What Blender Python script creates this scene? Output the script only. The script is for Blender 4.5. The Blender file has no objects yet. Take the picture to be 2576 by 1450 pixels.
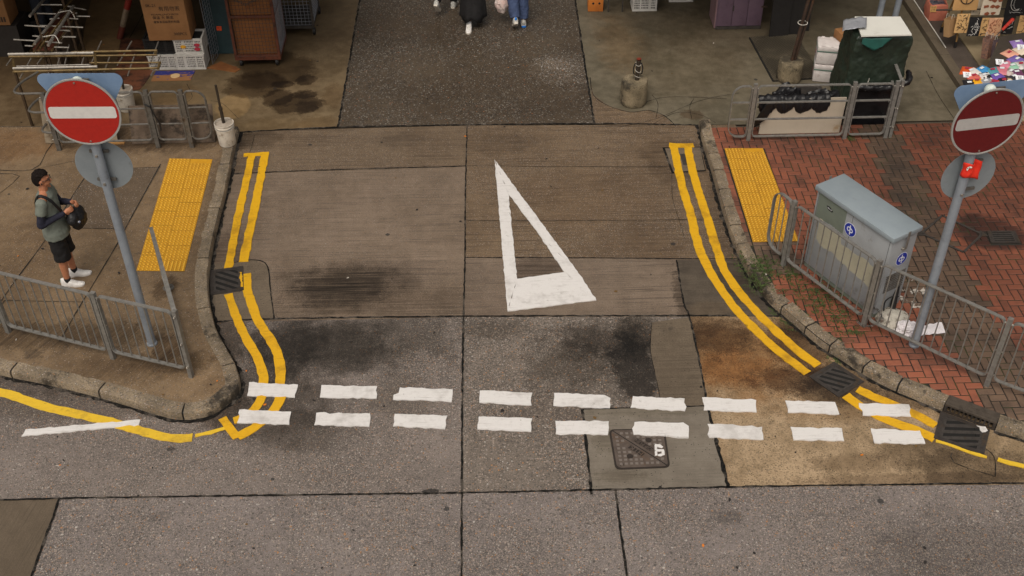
import bpy, bmesh, math, random
import numpy as np
from mathutils import Vector, Matrix, noise as mnoise
from mathutils.geometry import tessellate_polygon
random.seed(7)
R_ = math.radians
SC = bpy.context.scene
COL = SC.collection

# ------------------------------------------------------------------ camera, sky, sun, exposure
CX, CY, F = 1288.0, 725.0, 2853.0657          # photograph measured at 2576 x 1450
H = 9.2                                        # eye height on the footbridge
def _basis():
    dn = Vector((32, 3416, F)).normalized(); y = Vector((-96, -2382, F)).normalized()
    z = -dn; x = y.cross(z).normalized(); y = z.cross(x)
    return x, y, z
_X, _Y, _Z = _basis()
CM = Matrix((_X, _Y, _Z))                      # camera (x right, y down, z forward) -> world
cam = bpy.data.cameras.new('camera'); cam_o = bpy.data.objects.new('camera', cam); COL.objects.link(cam_o)
cam.sensor_width = 36.0; cam.lens = F / 2576 * 36; cam.clip_end = 600; cam.clip_start = 0.1
rx = CM @ Vector((1, 0, 0)); ry = CM @ Vector((0, -1, 0)); rz = CM @ Vector((0, 0, -1))
cam_o.matrix_world = Matrix(((rx.x, ry.x, rz.x, 0), (rx.y, ry.y, rz.y, 0), (rx.z, ry.z, rz.z, H), (0, 0, 0, 1)))
SC.camera = cam_o

world = bpy.data.worlds.new('World'); SC.world = world; world.use_nodes = True
wt = world.node_tree; bg = wt.nodes['Background']
sky = wt.nodes.new('ShaderNodeTexSky'); sky.sky_type = 'NISHITA'; sky.sun_disc = False
SUN_EL, SUN_ROT = R_(58), R_(200)
sky.sun_elevation = SUN_EL; sky.sun_rotation = SUN_ROT; sky.air_density = 1.6; sky.dust_density = 6.0; sky.ozone_density = 1.0
hs = wt.nodes.new('ShaderNodeHueSaturation'); hs.inputs['Saturation'].default_value = 0.22
wt.links.new(sky.outputs[0], hs.inputs['Color']); wb = wt.nodes.new('ShaderNodeMix'); wb.data_type = 'RGBA'; wb.blend_type = 'MULTIPLY'; wb.inputs[0].default_value = 1.0; wb.inputs[7].default_value = (1.0, .965, .91, 1)   # warm overcast
wt.links.new(hs.outputs[0], wb.inputs[6]); wt.links.new(wb.outputs[2], bg.inputs[0]); bg.inputs[1].default_value = 0.12
sun = bpy.data.lights.new('sun', 'SUN'); sun.energy = 0.9; sun.angle = R_(35); sun.color = (1, .90, .78)
sun_o = bpy.data.objects.new('sun', sun); COL.objects.link(sun_o)
sdir = Vector((math.sin(SUN_ROT) * math.cos(SUN_EL), math.cos(SUN_ROT) * math.cos(SUN_EL), math.sin(SUN_EL)))
sun_o.rotation_euler = sdir.to_track_quat('Z', 'Y').to_euler(); sun_o.location = (0, 0, 40)
vs = SC.view_settings; vs.view_transform = 'Standard'; vs.look = 'None'; vs.gamma = 1.0; vs.exposure = 0.0

# ------------------------------------------------------------------ measuring helpers
def ray(u, v): return CM @ Vector((u - CX, v - CY, F))
def at(u, v, z=0.0):
    r = ray(u, v); t = (z - H) / r.z
    return Vector((r.x * t, r.y * t, z))
def hz(base, top, z0=0.0):
    """world height of the point seen at pixel top, standing over the ground point seen at base"""
    g = at(*base, z0); r = ray(*top)
    return H + r.z * ((g.x * r.x + g.y * r.y) / (r.x ** 2 + r.y ** 2))
def aty(u, v, y):
    """point on the vertical plane at distance y"""
    r = ray(u, v); t = y / r.y
    return Vector((r.x * t, y, H + r.z * t))
ZP = 0.12                                      # pavement height

# ------------------------------------------------------------------ mesh builder
def frame(d):
    d = Vector(d).normalized(); a = Vector((0, 0, 1)) if abs(d.z) < .95 else Vector((1, 0, 0))
    x = d.cross(a).normalized(); return x, x.cross(d).normalized(), d
class MB:
    def __init__(s): s.v = []; s.f = []; s.m = []; s.mi = 0
    def add(s, vs, fs):
        o = len(s.v); s.v += [Vector(p) for p in vs]
        for f in fs: s.f.append([i + o for i in f]); s.m.append(s.mi)
        return s
    def box(s, c, size, rot=0, tilt=None, bev=0.0):
        c = Vector(c); hx, hy, hzz = [q / 2 for q in size]
        b = min(bev, hx * .9, hy * .9, hzz * .9)
        if b <= 0:
            vs = [Vector((x, y, z)) for x in (-hx, hx) for y in (-hy, hy) for z in (-hzz, hzz)]
            fs = [(0, 1, 3, 2), (4, 6, 7, 5), (0, 4, 5, 1), (2, 3, 7, 6), (0, 2, 6, 4), (1, 5, 7, 3)]
        else:
            bm = bmesh.new(); bmesh.ops.create_cube(bm, size=1)
            for v in bm.verts: v.co = Vector((v.co.x * hx * 2, v.co.y * hy * 2, v.co.z * hzz * 2))
            bmesh.ops.bevel(bm, geom=bm.edges[:], offset=b, segments=2, affect='EDGES', profile=.5)
            bm.verts.index_update(); vs = [v.co.copy() for v in bm.verts]; fs = [[v.index for v in f.verts] for f in bm.faces]; bm.free()
        M = Matrix.Rotation(rot, 3, 'Z')
        if tilt is not None: M = M @ tilt
        return s.add([c + M @ v for v in vs], fs)
    def bar(s, p, q, w, h, up=None):
        """rectangular bar from p to q, w across, h along up"""
        p = Vector(p); q = Vector(q); d = (q - p).normalized()
        if up is None: x, y, _ = frame(d)
        else:
            x = d.cross(Vector(up)).normalized(); y = x.cross(d).normalized()
        vs = []
        for e in (p, q):
            for a, b in ((-1, -1), (1, -1), (1, 1), (-1, 1)): vs.append(e + x * a * w / 2 + y * b * h / 2)
        return s.add(vs, [(3, 2, 1, 0), (4, 5, 6, 7), (0, 1, 5, 4), (1, 2, 6, 5), (2, 3, 7, 6), (3, 0, 4, 7)])
    def tube(s, p, q, r, r2=None, n=12, cap=True):
        p = Vector(p); q = Vector(q); x, y, _ = frame(q - p); r2 = r if r2 is None else r2
        vs = []
        for e, rr in ((p, r), (q, r2)):
            for i in range(n):
                a = 2 * math.pi * i / n; vs.append(e + (x * math.cos(a) + y * math.sin(a)) * rr)
        fs = [(i, (i + 1) % n, n + (i + 1) % n, n + i) for i in range(n)]
        if cap: fs += [list(range(n))[::-1], list(range(n, 2 * n))]
        return s.add(vs, fs)
    def sweep(s, pts, sec, closed=False, up=(0, 0, 1), cap=True):
        """sweep a closed 2-D section (list of (a,b)) along pts; a across, b along up"""
        pts = [Vector(p) for p in pts]; n = len(pts); k = len(sec); up = Vector(up); vs = []
        for i, p in enumerate(pts):
            if closed: d = pts[(i + 1) % n] - pts[i - 1]
            else: d = pts[min(i + 1, n - 1)] - pts[max(i - 1, 0)]
            d.normalize(); u = up
            if abs(d.dot(u)) > .97: u = Vector((0, 1, 0)) if abs(d.y) < .9 else Vector((1, 0, 0))
            x = d.cross(u).normalized(); y = x.cross(d).normalized()
            vs += [p + x * a + y * b for a, b in sec]
        fs = []
        for i in range(n if closed else n - 1):
            j = (i + 1) % n
            for q in range(k):
                r = (q + 1) % k; fs.append((i * k + q, i * k + r, j * k + r, j * k + q))
        if not closed and cap: fs += [list(range(k))[::-1], [(n - 1) * k + q for q in range(k)]]
        return s.add(vs, fs)
    def ptube(s, pts, r, n=8, closed=False):
        pts = [Vector(p) for p in pts]; m = len(pts); vs = []; nx = None
        for i, p in enumerate(pts):
            d = (pts[(i + 1) % m] - pts[i - 1]) if closed else pts[min(i + 1, m - 1)] - pts[max(i - 1, 0)]
            if d.length < 1e-9: d = Vector((0, 0, 1))
            d.normalize()
            if nx is None: nx, _, _ = frame(d)
            nx = (nx - d * nx.dot(d)).normalized(); y = d.cross(nx)
            rr = r[i] if isinstance(r, (list, tuple)) else r
            for q in range(n):
                a = 2 * math.pi * q / n; vs.append(p + (nx * math.cos(a) + y * math.sin(a)) * rr)
        fs = []
        for i in range(m if closed else m - 1):
            j = (i + 1) % m
            for q in range(n): fs.append((i * n + q, i * n + (q + 1) % n, j * n + (q + 1) % n, j * n + q))
        if not closed: fs += [list(range(n))[::-1], [(m - 1) * n + q for q in range(n)]]
        return s.add(vs, fs)
    def lathe(s, c, prof, n=24, jit=0.0):
        c = Vector(c); vs = []; k = len(prof)
        for i in range(n):
            a = 2 * math.pi * i / n
            for r, z in prof:
                q = 1 + jit * mnoise.noise(Vector((math.cos(a) * 2, math.sin(a) * 2, z * 6))) if jit else 1
                vs.append(c + Vector((math.cos(a) * r * q, math.sin(a) * r * q, z)))
        fs = []
        for i in range(n):
            j = (i + 1) % n
            for q in range(k - 1): fs.append((i * k + q, j * k + q, j * k + q + 1, i * k + q + 1))
        s.add(vs, fs); o = len(s.v) - len(vs)
        if prof[0][0] > 1e-6: s.f.append([o + i * k for i in range(n)][::-1]); s.m.append(s.mi)
        if prof[-1][0] > 1e-6: s.f.append([o + i * k + k - 1 for i in range(n)]); s.m.append(s.mi)
        return s
    def prism(s, poly, z0, z1, bottom=True):
        """vertical prism over a (maybe concave) plan polygon"""
        n = len(poly); a = sum(poly[i][0] * poly[(i + 1) % n][1] - poly[(i + 1) % n][0] * poly[i][1] for i in range(n))
        if a < 0: poly = poly[::-1]
        o = len(s.v); s.v += [Vector((p[0], p[1], z0)) for p in poly] + [Vector((p[0], p[1], z1)) for p in poly]
        for i in range(n):
            j = (i + 1) % n; s.f.append([o + i, o + j, o + n + j, o + n + i]); s.m.append(s.mi)
        for t in tessellate_polygon([[Vector((p[0], p[1], 0)) for p in poly]]):
            A, B, C = [Vector(poly[i][:2]) for i in t]
            if (B - A).cross(C - A) < 0: t = t[::-1]
            s.f.append([o + n + i for i in t]); s.m.append(s.mi)
            if bottom: s.f.append([o + i for i in t[::-1]]); s.m.append(s.mi)
        return s
    def flat(s, poly, z):
        o = len(s.v); s.v += [Vector((p[0], p[1], z)) for p in poly]
        for t in tessellate_polygon([[Vector((p[0], p[1], 0)) for p in poly]]):
            A, B, C = [Vector(poly[i][:2]) for i in t]
            if (B - A).cross(C - A) < 0: t = t[::-1]
            s.f.append([o + i for i in t]); s.m.append(s.mi)
        return s
    def plate(s, poly2, org, ux, uy, th, hole=None):
        """flat plate: 2-D outline in the plane org + a*ux + b*uy, thickness th along ux x uy"""
        org = Vector(org); ux = Vector(ux).normalized(); uy = Vector(uy).normalized(); nz = ux.cross(uy)
        n = len(poly2); a = sum(poly2[i][0] * poly2[(i + 1) % n][1] - poly2[(i + 1) % n][0] * poly2[i][1] for i in range(n))
        if a < 0: poly2 = poly2[::-1]
        o = len(s.v)
        s.v += [org + ux * p[0] + uy * p[1] for p in poly2] + [org + ux * p[0] + uy * p[1] + nz * th for p in poly2]
        for i in range(n):
            j = (i + 1) % n; s.f.append([o + i, o + j, o + n + j, o + n + i]); s.m.append(s.mi)
        for t in tessellate_polygon([[Vector((p[0], p[1], 0)) for p in poly2]]):
            A, B, C = [Vector(poly2[i][:2]) for i in t]
            if (B - A).cross(C - A) < 0: t = t[::-1]
            s.f.append([o + n + i for i in t]); s.m.append(s.mi)
            s.f.append([o + i for i in t[::-1]]); s.m.append(s.mi)
        return s
    def ball(s, c, r, n=12, m=8, M=None):
        c = Vector(c); r = (r, r, r) if not isinstance(r, (tuple, list)) else r; vs = []
        for j in range(1, m):
            t = math.pi * j / m
            for i in range(n):
                a = 2 * math.pi * i / n; vs.append(Vector((r[0] * math.sin(t) * math.cos(a), r[1] * math.sin(t) * math.sin(a), r[2] * math.cos(t))))
        vs += [Vector((0, 0, r[2])), Vector((0, 0, -r[2]))]
        if M is not None: vs = [M @ v for v in vs]
        fs = []
        for j in range(m - 2):
            for i in range(n): fs.append((j * n + i, (j + 1) * n + i, (j + 1) * n + (i + 1) % n, j * n + (i + 1) % n))
        T = (m - 1) * n
        for i in range(n): fs.append((T, i, (i + 1) % n)); fs.append((T + 1, (m - 2) * n + (i + 1) % n, (m - 2) * n + i))
        return s.add([c + v for v in vs], fs)
    def limb(s, pts, rs, n=12):
        """tapered capsule chain for bodies (meant for a voxel union)"""
        for i in range(len(pts) - 1): s.tube(pts[i], pts[i + 1], rs[i], rs[i + 1], n)
        for p, r in zip(pts, rs): s.ball(p, r, n, 8)
        return s
    def build(s, name, mats, parent=None, smooth=35, shift=None):
        me = bpy.data.meshes.new(name)
        W = world_of(parent).inverted() if parent else Matrix.Identity(4)
        me.from_pydata([W @ v for v in s.v], [], s.f)
        mats = mats if isinstance(mats, (list, tuple)) else [mats]
        for m in mats: me.materials.append(m)
        if len(mats) > 1: me.polygons.foreach_set('material_index', s.m)
        me.update()
        if smooth:
            me.polygons.foreach_set('use_smooth', [True] * len(me.polygons)); me.set_sharp_from_angle(angle=R_(smooth))
        o = bpy.data.objects.new(name, me); COL.objects.link(o)
        if parent: o.parent = parent
        return o
def world_of(o):
    M = Matrix.Identity(4)
    while o is not None: M = o.matrix_basis @ M; o = o.parent
    return M
def tag(o, label=None, cat=None, group=None, kind=None):
    if label: o['label'] = label
    if cat: o['category'] = cat
    if group: o['group'] = group
    if kind: o['kind'] = kind
    return o
def thing(name, label, cat, loc=(0, 0, 0), rotz=0.0, group=None):
    o = bpy.data.objects.new(name, None); COL.objects.link(o); o.empty_display_size = .2
    o.location = loc; o.rotation_euler = (0, 0, rotz)
    return tag(o, label, cat, group)
def dup(root, loc, rotz, label, group=None):
    r = root.copy(); COL.objects.link(r); r.location = loc; r.rotation_euler = (0, 0, rotz); r['label'] = label
    if group: r['group'] = group
    for ch in list(root.children):
        c = ch.copy(); COL.objects.link(c); c.parent = r
        for g in list(ch.children):
            d = g.copy(); COL.objects.link(d); d.parent = c
    return r
def remesh(o, vox, smooth=2):
    m = o.modifiers.new('union', 'REMESH'); m.mode = 'VOXEL'; m.voxel_size = vox; m.use_smooth_shade = True
    if smooth: q = o.modifiers.new('soft', 'SMOOTH'); q.iterations = smooth; q.factor = .5
    return o
def crumple(o, strength, scale, tex='CLOUDS'):
    t = bpy.data.textures.new('fold', tex); t.noise_scale = scale
    m = o.modifiers.new('folds', 'DISPLACE'); m.texture = t; m.strength = strength; m.mid_level = .5; m.texture_coords = 'GLOBAL'
    return o
def subdiv(o, n=1, simple=False):
    m = o.modifiers.new('sub', 'SUBSURF'); m.levels = n; m.render_levels = n
    if simple: m.subdivision_type = 'SIMPLE'
    return o
def catmull(pts, step):
    """resample a poly-line through pts"""
    P = [Vector(p) for p in pts]; out = []
    for i in range(len(P) - 1):
        a, b, c, d = P[max(i - 1, 0)], P[i], P[i + 1], P[min(i + 2, len(P) - 1)]
        n = max(1, int((c - b).length / step))
        for k in range(n):
            t = k / n
            out.append(.5 * ((2 * b) + (c - a) * t + (2 * a - 5 * b + 4 * c - d) * t * t + (3 * b - a - 3 * c + d) * t ** 3))
    out.append(P[-1]); return out

# ------------------------------------------------------------------ materials
def lin(r, g, b, k=1.0):
    f = lambda c: ((c / 255 + .055) / 1.055) ** 2.4 if c > 10 else c / 255 / 12.92
    return (f(r) * k, f(g) * k, f(b) * k, 1)
class NT:
    def __init__(s, name):
        s.mat = bpy.data.materials.new(name); s.mat.use_nodes = True; s.t = s.mat.node_tree; s.b = s.t.nodes['Principled BSDF']
    def put(s, sock, v):
        if isinstance(v, bpy.types.NodeSocket): s.t.links.new(v, sock)
        else: sock.default_value = v
    def n(s, typ, ins=(), **props):
        nd = s.t.nodes.new('ShaderNode' + typ)
        for k, v in props.items(): setattr(nd, k, v)
        for k, v in dict(ins).items(): s.put(nd.inputs[k], v)
        return nd
    def m(s, op, a, b=0.0, c=None, clamp=False):
        nd = s.n('Math', operation=op, use_clamp=clamp); s.put(nd.inputs[0], a); s.put(nd.inputs[1], b)
        if c is not None: s.put(nd.inputs[2], c)
        return nd.outputs[0]
    def mix(s, f, a, b, blend='MIX'):
        nd = s.n('Mix', data_type='RGBA', blend_type=blend); s.put(nd.inputs[0], f); s.put(nd.inputs[6], a); s.put(nd.inputs[7], b); return nd.outputs[2]
    def ramp(s, f, stops, interp='LINEAR'):
        nd = s.n('ValToRGB'); cr = nd.color_ramp; cr.interpolation = interp; s.put(nd.inputs[0], f)
        while len(cr.elements) < len(stops): cr.elements.new(.5)
        for e, (p, c) in zip(cr.elements, stops):
            e.position = p; e.color = c if isinstance(c, (tuple, list)) else (c, c, c, 1)
        return nd.outputs[0]
    def step(s, x, a, b):
        """smooth 0..1 from x=a to x=b"""
        nd = s.n('MapRange', interpolation_type='SMOOTHSTEP'); s.put(nd.inputs[0], x); nd.inputs[1].default_value = a; nd.inputs[2].default_value = b; return nd.outputs[0]
    def noise(s, vec, scale, detail=4.0, rough=.55, dist=0.0):
        nd = s.n('TexNoise', {'Scale': scale, 'Detail': detail, 'Roughness': rough, 'Distortion': dist}); s.put(nd.inputs['Vector'], vec); return nd.outputs['Fac']
    def vor(s, vec, scale, feature='F1'):
        nd = s.n('TexVoronoi', {'Scale': scale}, feature=feature); s.put(nd.inputs['Vector'], vec); return nd
    def pos(s): return s.n('NewGeometry').outputs['Position']
    def obj(s): return s.n('TexCoord').outputs['Object']
    def map(s, vec, loc=(0, 0, 0), rot=0.0, sc=(1, 1, 1)):
        nd = s.n('Mapping', vector_type='TEXTURE'); s.put(nd.inputs[0], vec); nd.inputs[1].default_value = loc; nd.inputs[2].default_value = (0, 0, rot); nd.inputs[3].default_value = sc; return nd.outputs[0]
    def bump(s, h, strength=.3, dist=.01):
        nd = s.n('Bump', {'Strength': strength, 'Distance': dist}); s.put(nd.inputs['Height'], h); s.t.links.new(nd.outputs[0], s.b.inputs['Normal'])
    def out(s, col, rough=.7, metal=0.0, spec=None):
        s.put(s.b.inputs['Base Color'], col); s.put(s.b.inputs['Roughness'], rough); s.put(s.b.inputs['Metallic'], metal)
        if spec is not None: s.put(s.b.inputs['Specular IOR Level'], spec)
        return s.mat

def paint(name, c, c2=None, rough=.5, metal=0.0, scale=9.0, amt=.5, grime=None, gscale=3.0, glevel=.6, bump=.0, bscale=60, spec=.4, space='obj'):
    """a plain coat with wear: second tone by noise, dirt by a larger noise"""
    t = NT(name); p = t.obj() if space == 'obj' else t.pos()
    c2 = c2 or tuple(q * .75 for q in c[:3]) + (1,)
    n1 = t.noise(p, scale, 6, .65)
    col = t.mix(t.m('MULTIPLY', t.step(n1, .38, .68), amt), c, c2)
    if grime:
        n2 = t.noise(p, gscale, 8, .7); col = t.mix(t.step(n2, glevel - .06, glevel + .1), col, grime)
    if bump: t.bump(t.noise(p, bscale, 4, .6), bump, .01)
    r = t.m('ADD', t.m('MULTIPLY', n1, .25), rough - .12)
    return t.out(col, r, metal, spec)

def stain_shade_list(lst):
    """pixel ellipses (u,v,du,dv,colour,strength[,soft,wob]) -> world"""
    out = []
    for s_ in lst:
        u, v, du, dv, c, k = s_[:6]; soft = s_[6] if len(s_) > 6 else .5; wob = s_[7] if len(s_) > 7 else .9
        a, b = at(u - du, v), at(u + du, v); q, w = at(u, v - dv), at(u, v + dv)
        o = at(u, v); out.append((o.x, o.y, max((b - a).length / 2, .01), max((q - w).length / 2, .01), c, k, soft, wob))
    return out

def concrete(name, dark, light, agg=None, brush=None, stains_tints=(), rough=.75, gum=0.0, fine=.25, big=.8, wear=None, pores=0.0, spec=.35):
    t = NT(name); p = t.pos()
    n1 = t.noise(p, big, 7, .62); n2 = t.noise(p, 6.5, 5, .6); n3 = t.noise(p, 55, 3, .7)
    f = t.m('ADD', t.m('MULTIPLY', n1, .6), t.m('MULTIPLY', n2, .4))
    col = t.mix(t.step(f, .34, .66), dark, light)
    col = t.mix(1.0, col, t.ramp(n3, [(.25, 1 - fine), (.5, 1.0), (.75, 1 + fine)]), 'MULTIPLY')
    h = t.m('MULTIPLY', n3, .4)
    if agg:
        for sc, size, amount, pal in agg:
            v = t.vor(p, sc); d = v.outputs['Distance']; rc = t.n('SeparateColor', {0: v.outputs['Color']})
            m_ = t.m('SUBTRACT', 1.0, t.step(d, size * .75, size * 1.1))
            pres = t.m('LESS_THAN', rc.outputs[1], t.m('MULTIPLY', t.m('ADD', .35, t.m('MULTIPLY', t.step(t.noise(p, .7, 5, .6), .36, .62), .65)), amount))
            m_ = t.m('MULTIPLY', m_, pres)
            col = t.mix(t.m('MULTIPLY', m_, .92), col, t.ramp(rc.outputs[0], pal, 'CONSTANT'))
            h = t.m('ADD', h, t.m('MULTIPLY', m_, .5))
            # dark mortar lines round the stones
            ring = t.m('MULTIPLY', t.step(d, size * 1.0, size * 1.35), pres)
            col = t.mix(t.m('MULTIPLY', ring, .36), col, tuple(q * .35 for q in dark[:3]) + (1,))
    if brush:
        rot, sx, sy, k, bc = brush
        q = t.map(p, rot=rot, sc=(1 / sx, 1 / sy, 1))
        q2 = t.map(p, loc=(3.3, 1.7, 0), rot=rot, sc=(1 / (sx * 1.9), 1 / (sy * .42), 1))
        b1 = t.m('ADD', t.m('MULTIPLY', t.noise(q, 1.0, 5, .75), .7), t.m('MULTIPLY', t.noise(q2, 1.0, 4, .7), .3))
        gate = t.m('ADD', .25, t.m('MULTIPLY', t.step(t.noise(p, 1.3, 6, .65), .34, .62), .75))
        col = t.mix(t.m('MULTIPLY', t.m('MULTIPLY', t.step(b1, .50, .60), gate), min(1, k * 1.05)), col, bc)
        col = t.mix(t.m('MULTIPLY', t.step(b1, .47, .38), k * .3), col, tuple(min(1, q_ * 1.55) for q_ in light[:3]) + (1,))
        h = t.m('ADD', h, t.m('MULTIPLY', b1, .8))
    if pores:
        v = t.vor(p, 38); rc = t.n('SeparateColor', {0: v.outputs['Color']})
        m_ = t.m('MULTIPLY', t.m('LESS_THAN', v.outputs['Distance'], .22), t.m('LESS_THAN', rc.outputs[1], t.m('MULTIPLY', t.step(t.noise(p, 2.2, 4), .35, .65), pores)))
        col = t.mix(m_, col, tuple(q * .25 for q in dark[:3]) + (1,))
    if wear:
        c_w, lo, hi, k = wear
        col = t.mix(t.m('MULTIPLY', t.step(t.noise(p, 1.7, 9, .72), lo, hi), k), col, c_w)
    grit = t.m('ADD', .30, t.m('ADD', t.m('MULTIPLY', t.noise(p, 38, 4, .8), .75), t.m('MULTIPLY', t.noise(p, 7, 7, .75), .75)))
    if brush: grit = t.m('ADD', t.m('MULTIPLY', grit, .5), t.m('MULTIPLY', t.step(b1, .38, .58), .55))
    for (x, y, a, b, c, k, soft, wob) in stain_shade_list(stains_tints):
        q = t.map(p, loc=(x, y, 0), sc=(a, b, 1e3))
        ln = t.n('VectorMath', {0: q}, operation='LENGTH').outputs['Value']
        w = t.m('ADD', t.m('MULTIPLY', t.m('SUBTRACT', t.noise(p, 1.6 / max(min(a, b), .12), 8, .68), .5), wob * 2.2), t.m('MULTIPLY', t.m('SUBTRACT', n3, .5), soft * .9))
        mk = t.m('MULTIPLY', t.m('SUBTRACT', 1.0, t.step(t.m('ADD', ln, w), 1 - soft * .65, 1 + soft * .45)), k)
        mk = t.m('MULTIPLY', mk, grit, clamp=True)
        col = t.mix(mk, col, t.mix(1.0, col, tuple(c[:3]) + (1,), 'MULTIPLY'))
    if gum:
        v = t.vor(p, 2.3); rc = t.n('SeparateColor', {0: v.outputs['Color']})
        m_ = t.m('MULTIPLY', t.m('LESS_THAN', t.m('ADD', v.outputs['Distance'], t.m('MULTIPLY', n3, .05)), t.m('ADD', .055, t.m('MULTIPLY', rc.outputs[2], .05))), t.m('LESS_THAN', rc.outputs[1], gum))
        col = t.mix(t.m('MULTIPLY', m_, .8), col, (.02, .02, .02, 1))
    t.bump(h, .35, .012)
    return t.out(col, t.m('ADD', rough - .15, t.m('MULTIPLY', n2, .3)), 0, spec)

# ------------------------------------------------------------------ the ground
PEB = [(0, (.075, .066, .058, 1)), (.22, (.16, .138, .12, 1)), (.48, (.25, .21, .18, 1)), (.72, (.36, .285, .235, 1)), (.91, (.38, .19, .08, 1)), (.95, (.44, .40, .36, 1))]
PEBD = [(0, (.035, .03, .025, 1)), (.30, (.085, .074, .062, 1)), (.55, (.15, .13, .11, 1)), (.84, (.24, .22, .19, 1)), (.97, (.22, .10, .05, 1))]
DK = (.24, .22, .2); MD = (.55, .52, .49); WET = (.42, .38, .34)
ACROSS = 0.0
M_slabA = concrete('brushed_brown_concrete', lin(96, 80, 63), lin(116, 99, 80), agg=[(95, .42, .45, PEB)], brush=(R_(-.5), .6, 46, .55, lin(62, 51, 42)), rough=.7, gum=.25,
    stains_tints=[(640, 350, 70, 26, (.6, .58, .55), .9), (1000, 352, 60, 18, (.6, .6, .62), .8, .9), (610, 420, 60, 30, (.62, .6, .58), .8), (520, 335, 130, 60, (.7, .66, .6), .5)])
M_slabB = concrete('brushed_gray_concrete', lin(106, 91, 76), lin(130, 113, 97), agg=[(100, .4, .35, PEB)], brush=(R_(-.5), .7, 46, .6, lin(76, 67, 60)), rough=.68, gum=.2,
    stains_tints=[(865, 715, 150, 48, (.27, .25, .22), .95, .8), (850, 745, 120, 42, (.42, .4, .37), .8, .8), (880, 745, 220, 75, (.62, .6, .57), .85, .9), (1090, 760, 120, 40, (.7, .68, .66), .7, .9), (600, 560, 70, 200, (.78, .75, .72), .6), (575, 640, 45, 60, (.55, .52, .5), .8), (1000, 690, 120, 40, (.7, .7, .72), .7, .9)])
M_slabC = concrete('worn_brown_concrete', lin(96, 79, 61), lin(119, 100, 79), agg=[(85, .42, .6, PEB)], brush=(R_(.3), .6, 44, .65, lin(58, 46, 36)), rough=.72, gum=.5,
    stains_tints=[(1700, 400, 90, 60, MD, .8), (1830, 560, 60, 120, MD, .8), (1600, 620, 120, 50, (.75, .72, .7), .7), (1250, 360, 120, 30, (.7, .68, .66), .6), (1480, 500, 200, 70, (.88, .82, .76), .6, .8)])
M_slabD = concrete('ribbed_gray_concrete', lin(102, 88, 75), lin(125, 109, 94), agg=[(110, .4, .25, PEB)], brush=(R_(.3), .7, 40, .7, lin(70, 60, 52)), rough=.66, gum=.2,
    stains_tints=[(1350, 680, 80, 34, (.5, .47, .45), .9), (1720, 745, 26, 70, DK, .8), (1245, 770, 90, 40, (1.12, 1.1, 1.1), .5)])
M_slabD2 = concrete('dark_gutter_concrete', lin(66, 58, 50), lin(92, 82, 70), brush=(R_(.3), 1.4, 42, .6, lin(46, 41, 37)), rough=.6, gum=.2,
    stains_tints=[(1850, 700, 60, 50, (.6, .56, .52), .8), (1790, 780, 70, 22, (1.25, 1.1, .9), .5)])
M_slabE = concrete('aggregate_concrete', lin(106, 97, 91), lin(130, 119, 112), agg=[(52, .48, .8, PEB), (95, .48, .7, PEB)], rough=.62, gum=.3, fine=.3,
    stains_tints=[(800, 880, 200, 75, (.32, .31, .29), .92, .8, 1.2), (690, 1000, 150, 110, (.42, .40, .37), .85, .7, 1.1), (760, 1090, 130, 55, (.55, .53, .5), .8, .7), (950, 850, 210, 70, (.5, .49, .46), .8, .9), (730, 860, 110, 60, (.42, .4, .38), .8, .8),
            (1010, 1000, 80, 55, (.7, .68, .64), .7), (560, 880, 55, 110, (.45, .41, .36), .85), (560, 1030, 60, 60, (.5, .44, .38), .8), (200, 1020, 260, 40, (.6, .57, .53), .7), (60, 960, 200, 40, (.5, .47, .44), .8),
            (1085, 1236, 22, 6, (.2, .2, .2), .9, .3), (430, 1130, 12, 5, (.3, .3, .3), .8, .4)])
M_slabF = concrete('coarse_aggregate_concrete', lin(98, 89, 81), lin(124, 113, 103), agg=[(42, .5, .85, PEB), (85, .48, .8, PEB)], rough=.62, gum=.15, fine=.3,
    stains_tints=[(1600, 930, 62, 95, (.2, .19, .18), .95, .6, .9), (1520, 860, 130, 50, (.32, .3, .28), .9, .8, 1.3), (1440, 920, 130, 70, (.5, .48, .45), .8, .8, 1.3), (1600, 840, 60, 50, (.45, .43, .4), .9),
            (1250, 830, 90, 24, (.6, .58, .55), .7), (1400, 1040, 120, 40, (.75, .72, .7), .6)])
M_slabF2 = concrete('smooth_brown_concrete', lin(92, 80, 66), lin(112, 99, 83), brush=(R_(.3), .7, 40, .4, lin(58, 50, 42)), rough=.7, pores=.3, wear=(lin(52, 47, 42), .58, .70, .8))
M_slabG = concrete('greenish_patch_concrete', lin(108, 99, 88), lin(128, 119, 107), brush=(R_(.3), 1.3, 50, .38, lin(78, 74, 64)), rough=.72, pores=.35, gum=.2, fine=.12,
    stains_tints=[(1520, 1110, 30, 30, (.7, .68, .62), .7), (1560, 1200, 70, 18, (.65, .62, .56), .7, .8), (1640, 1036, 170, 12, (.72, .7, .64), .6)])
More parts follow.
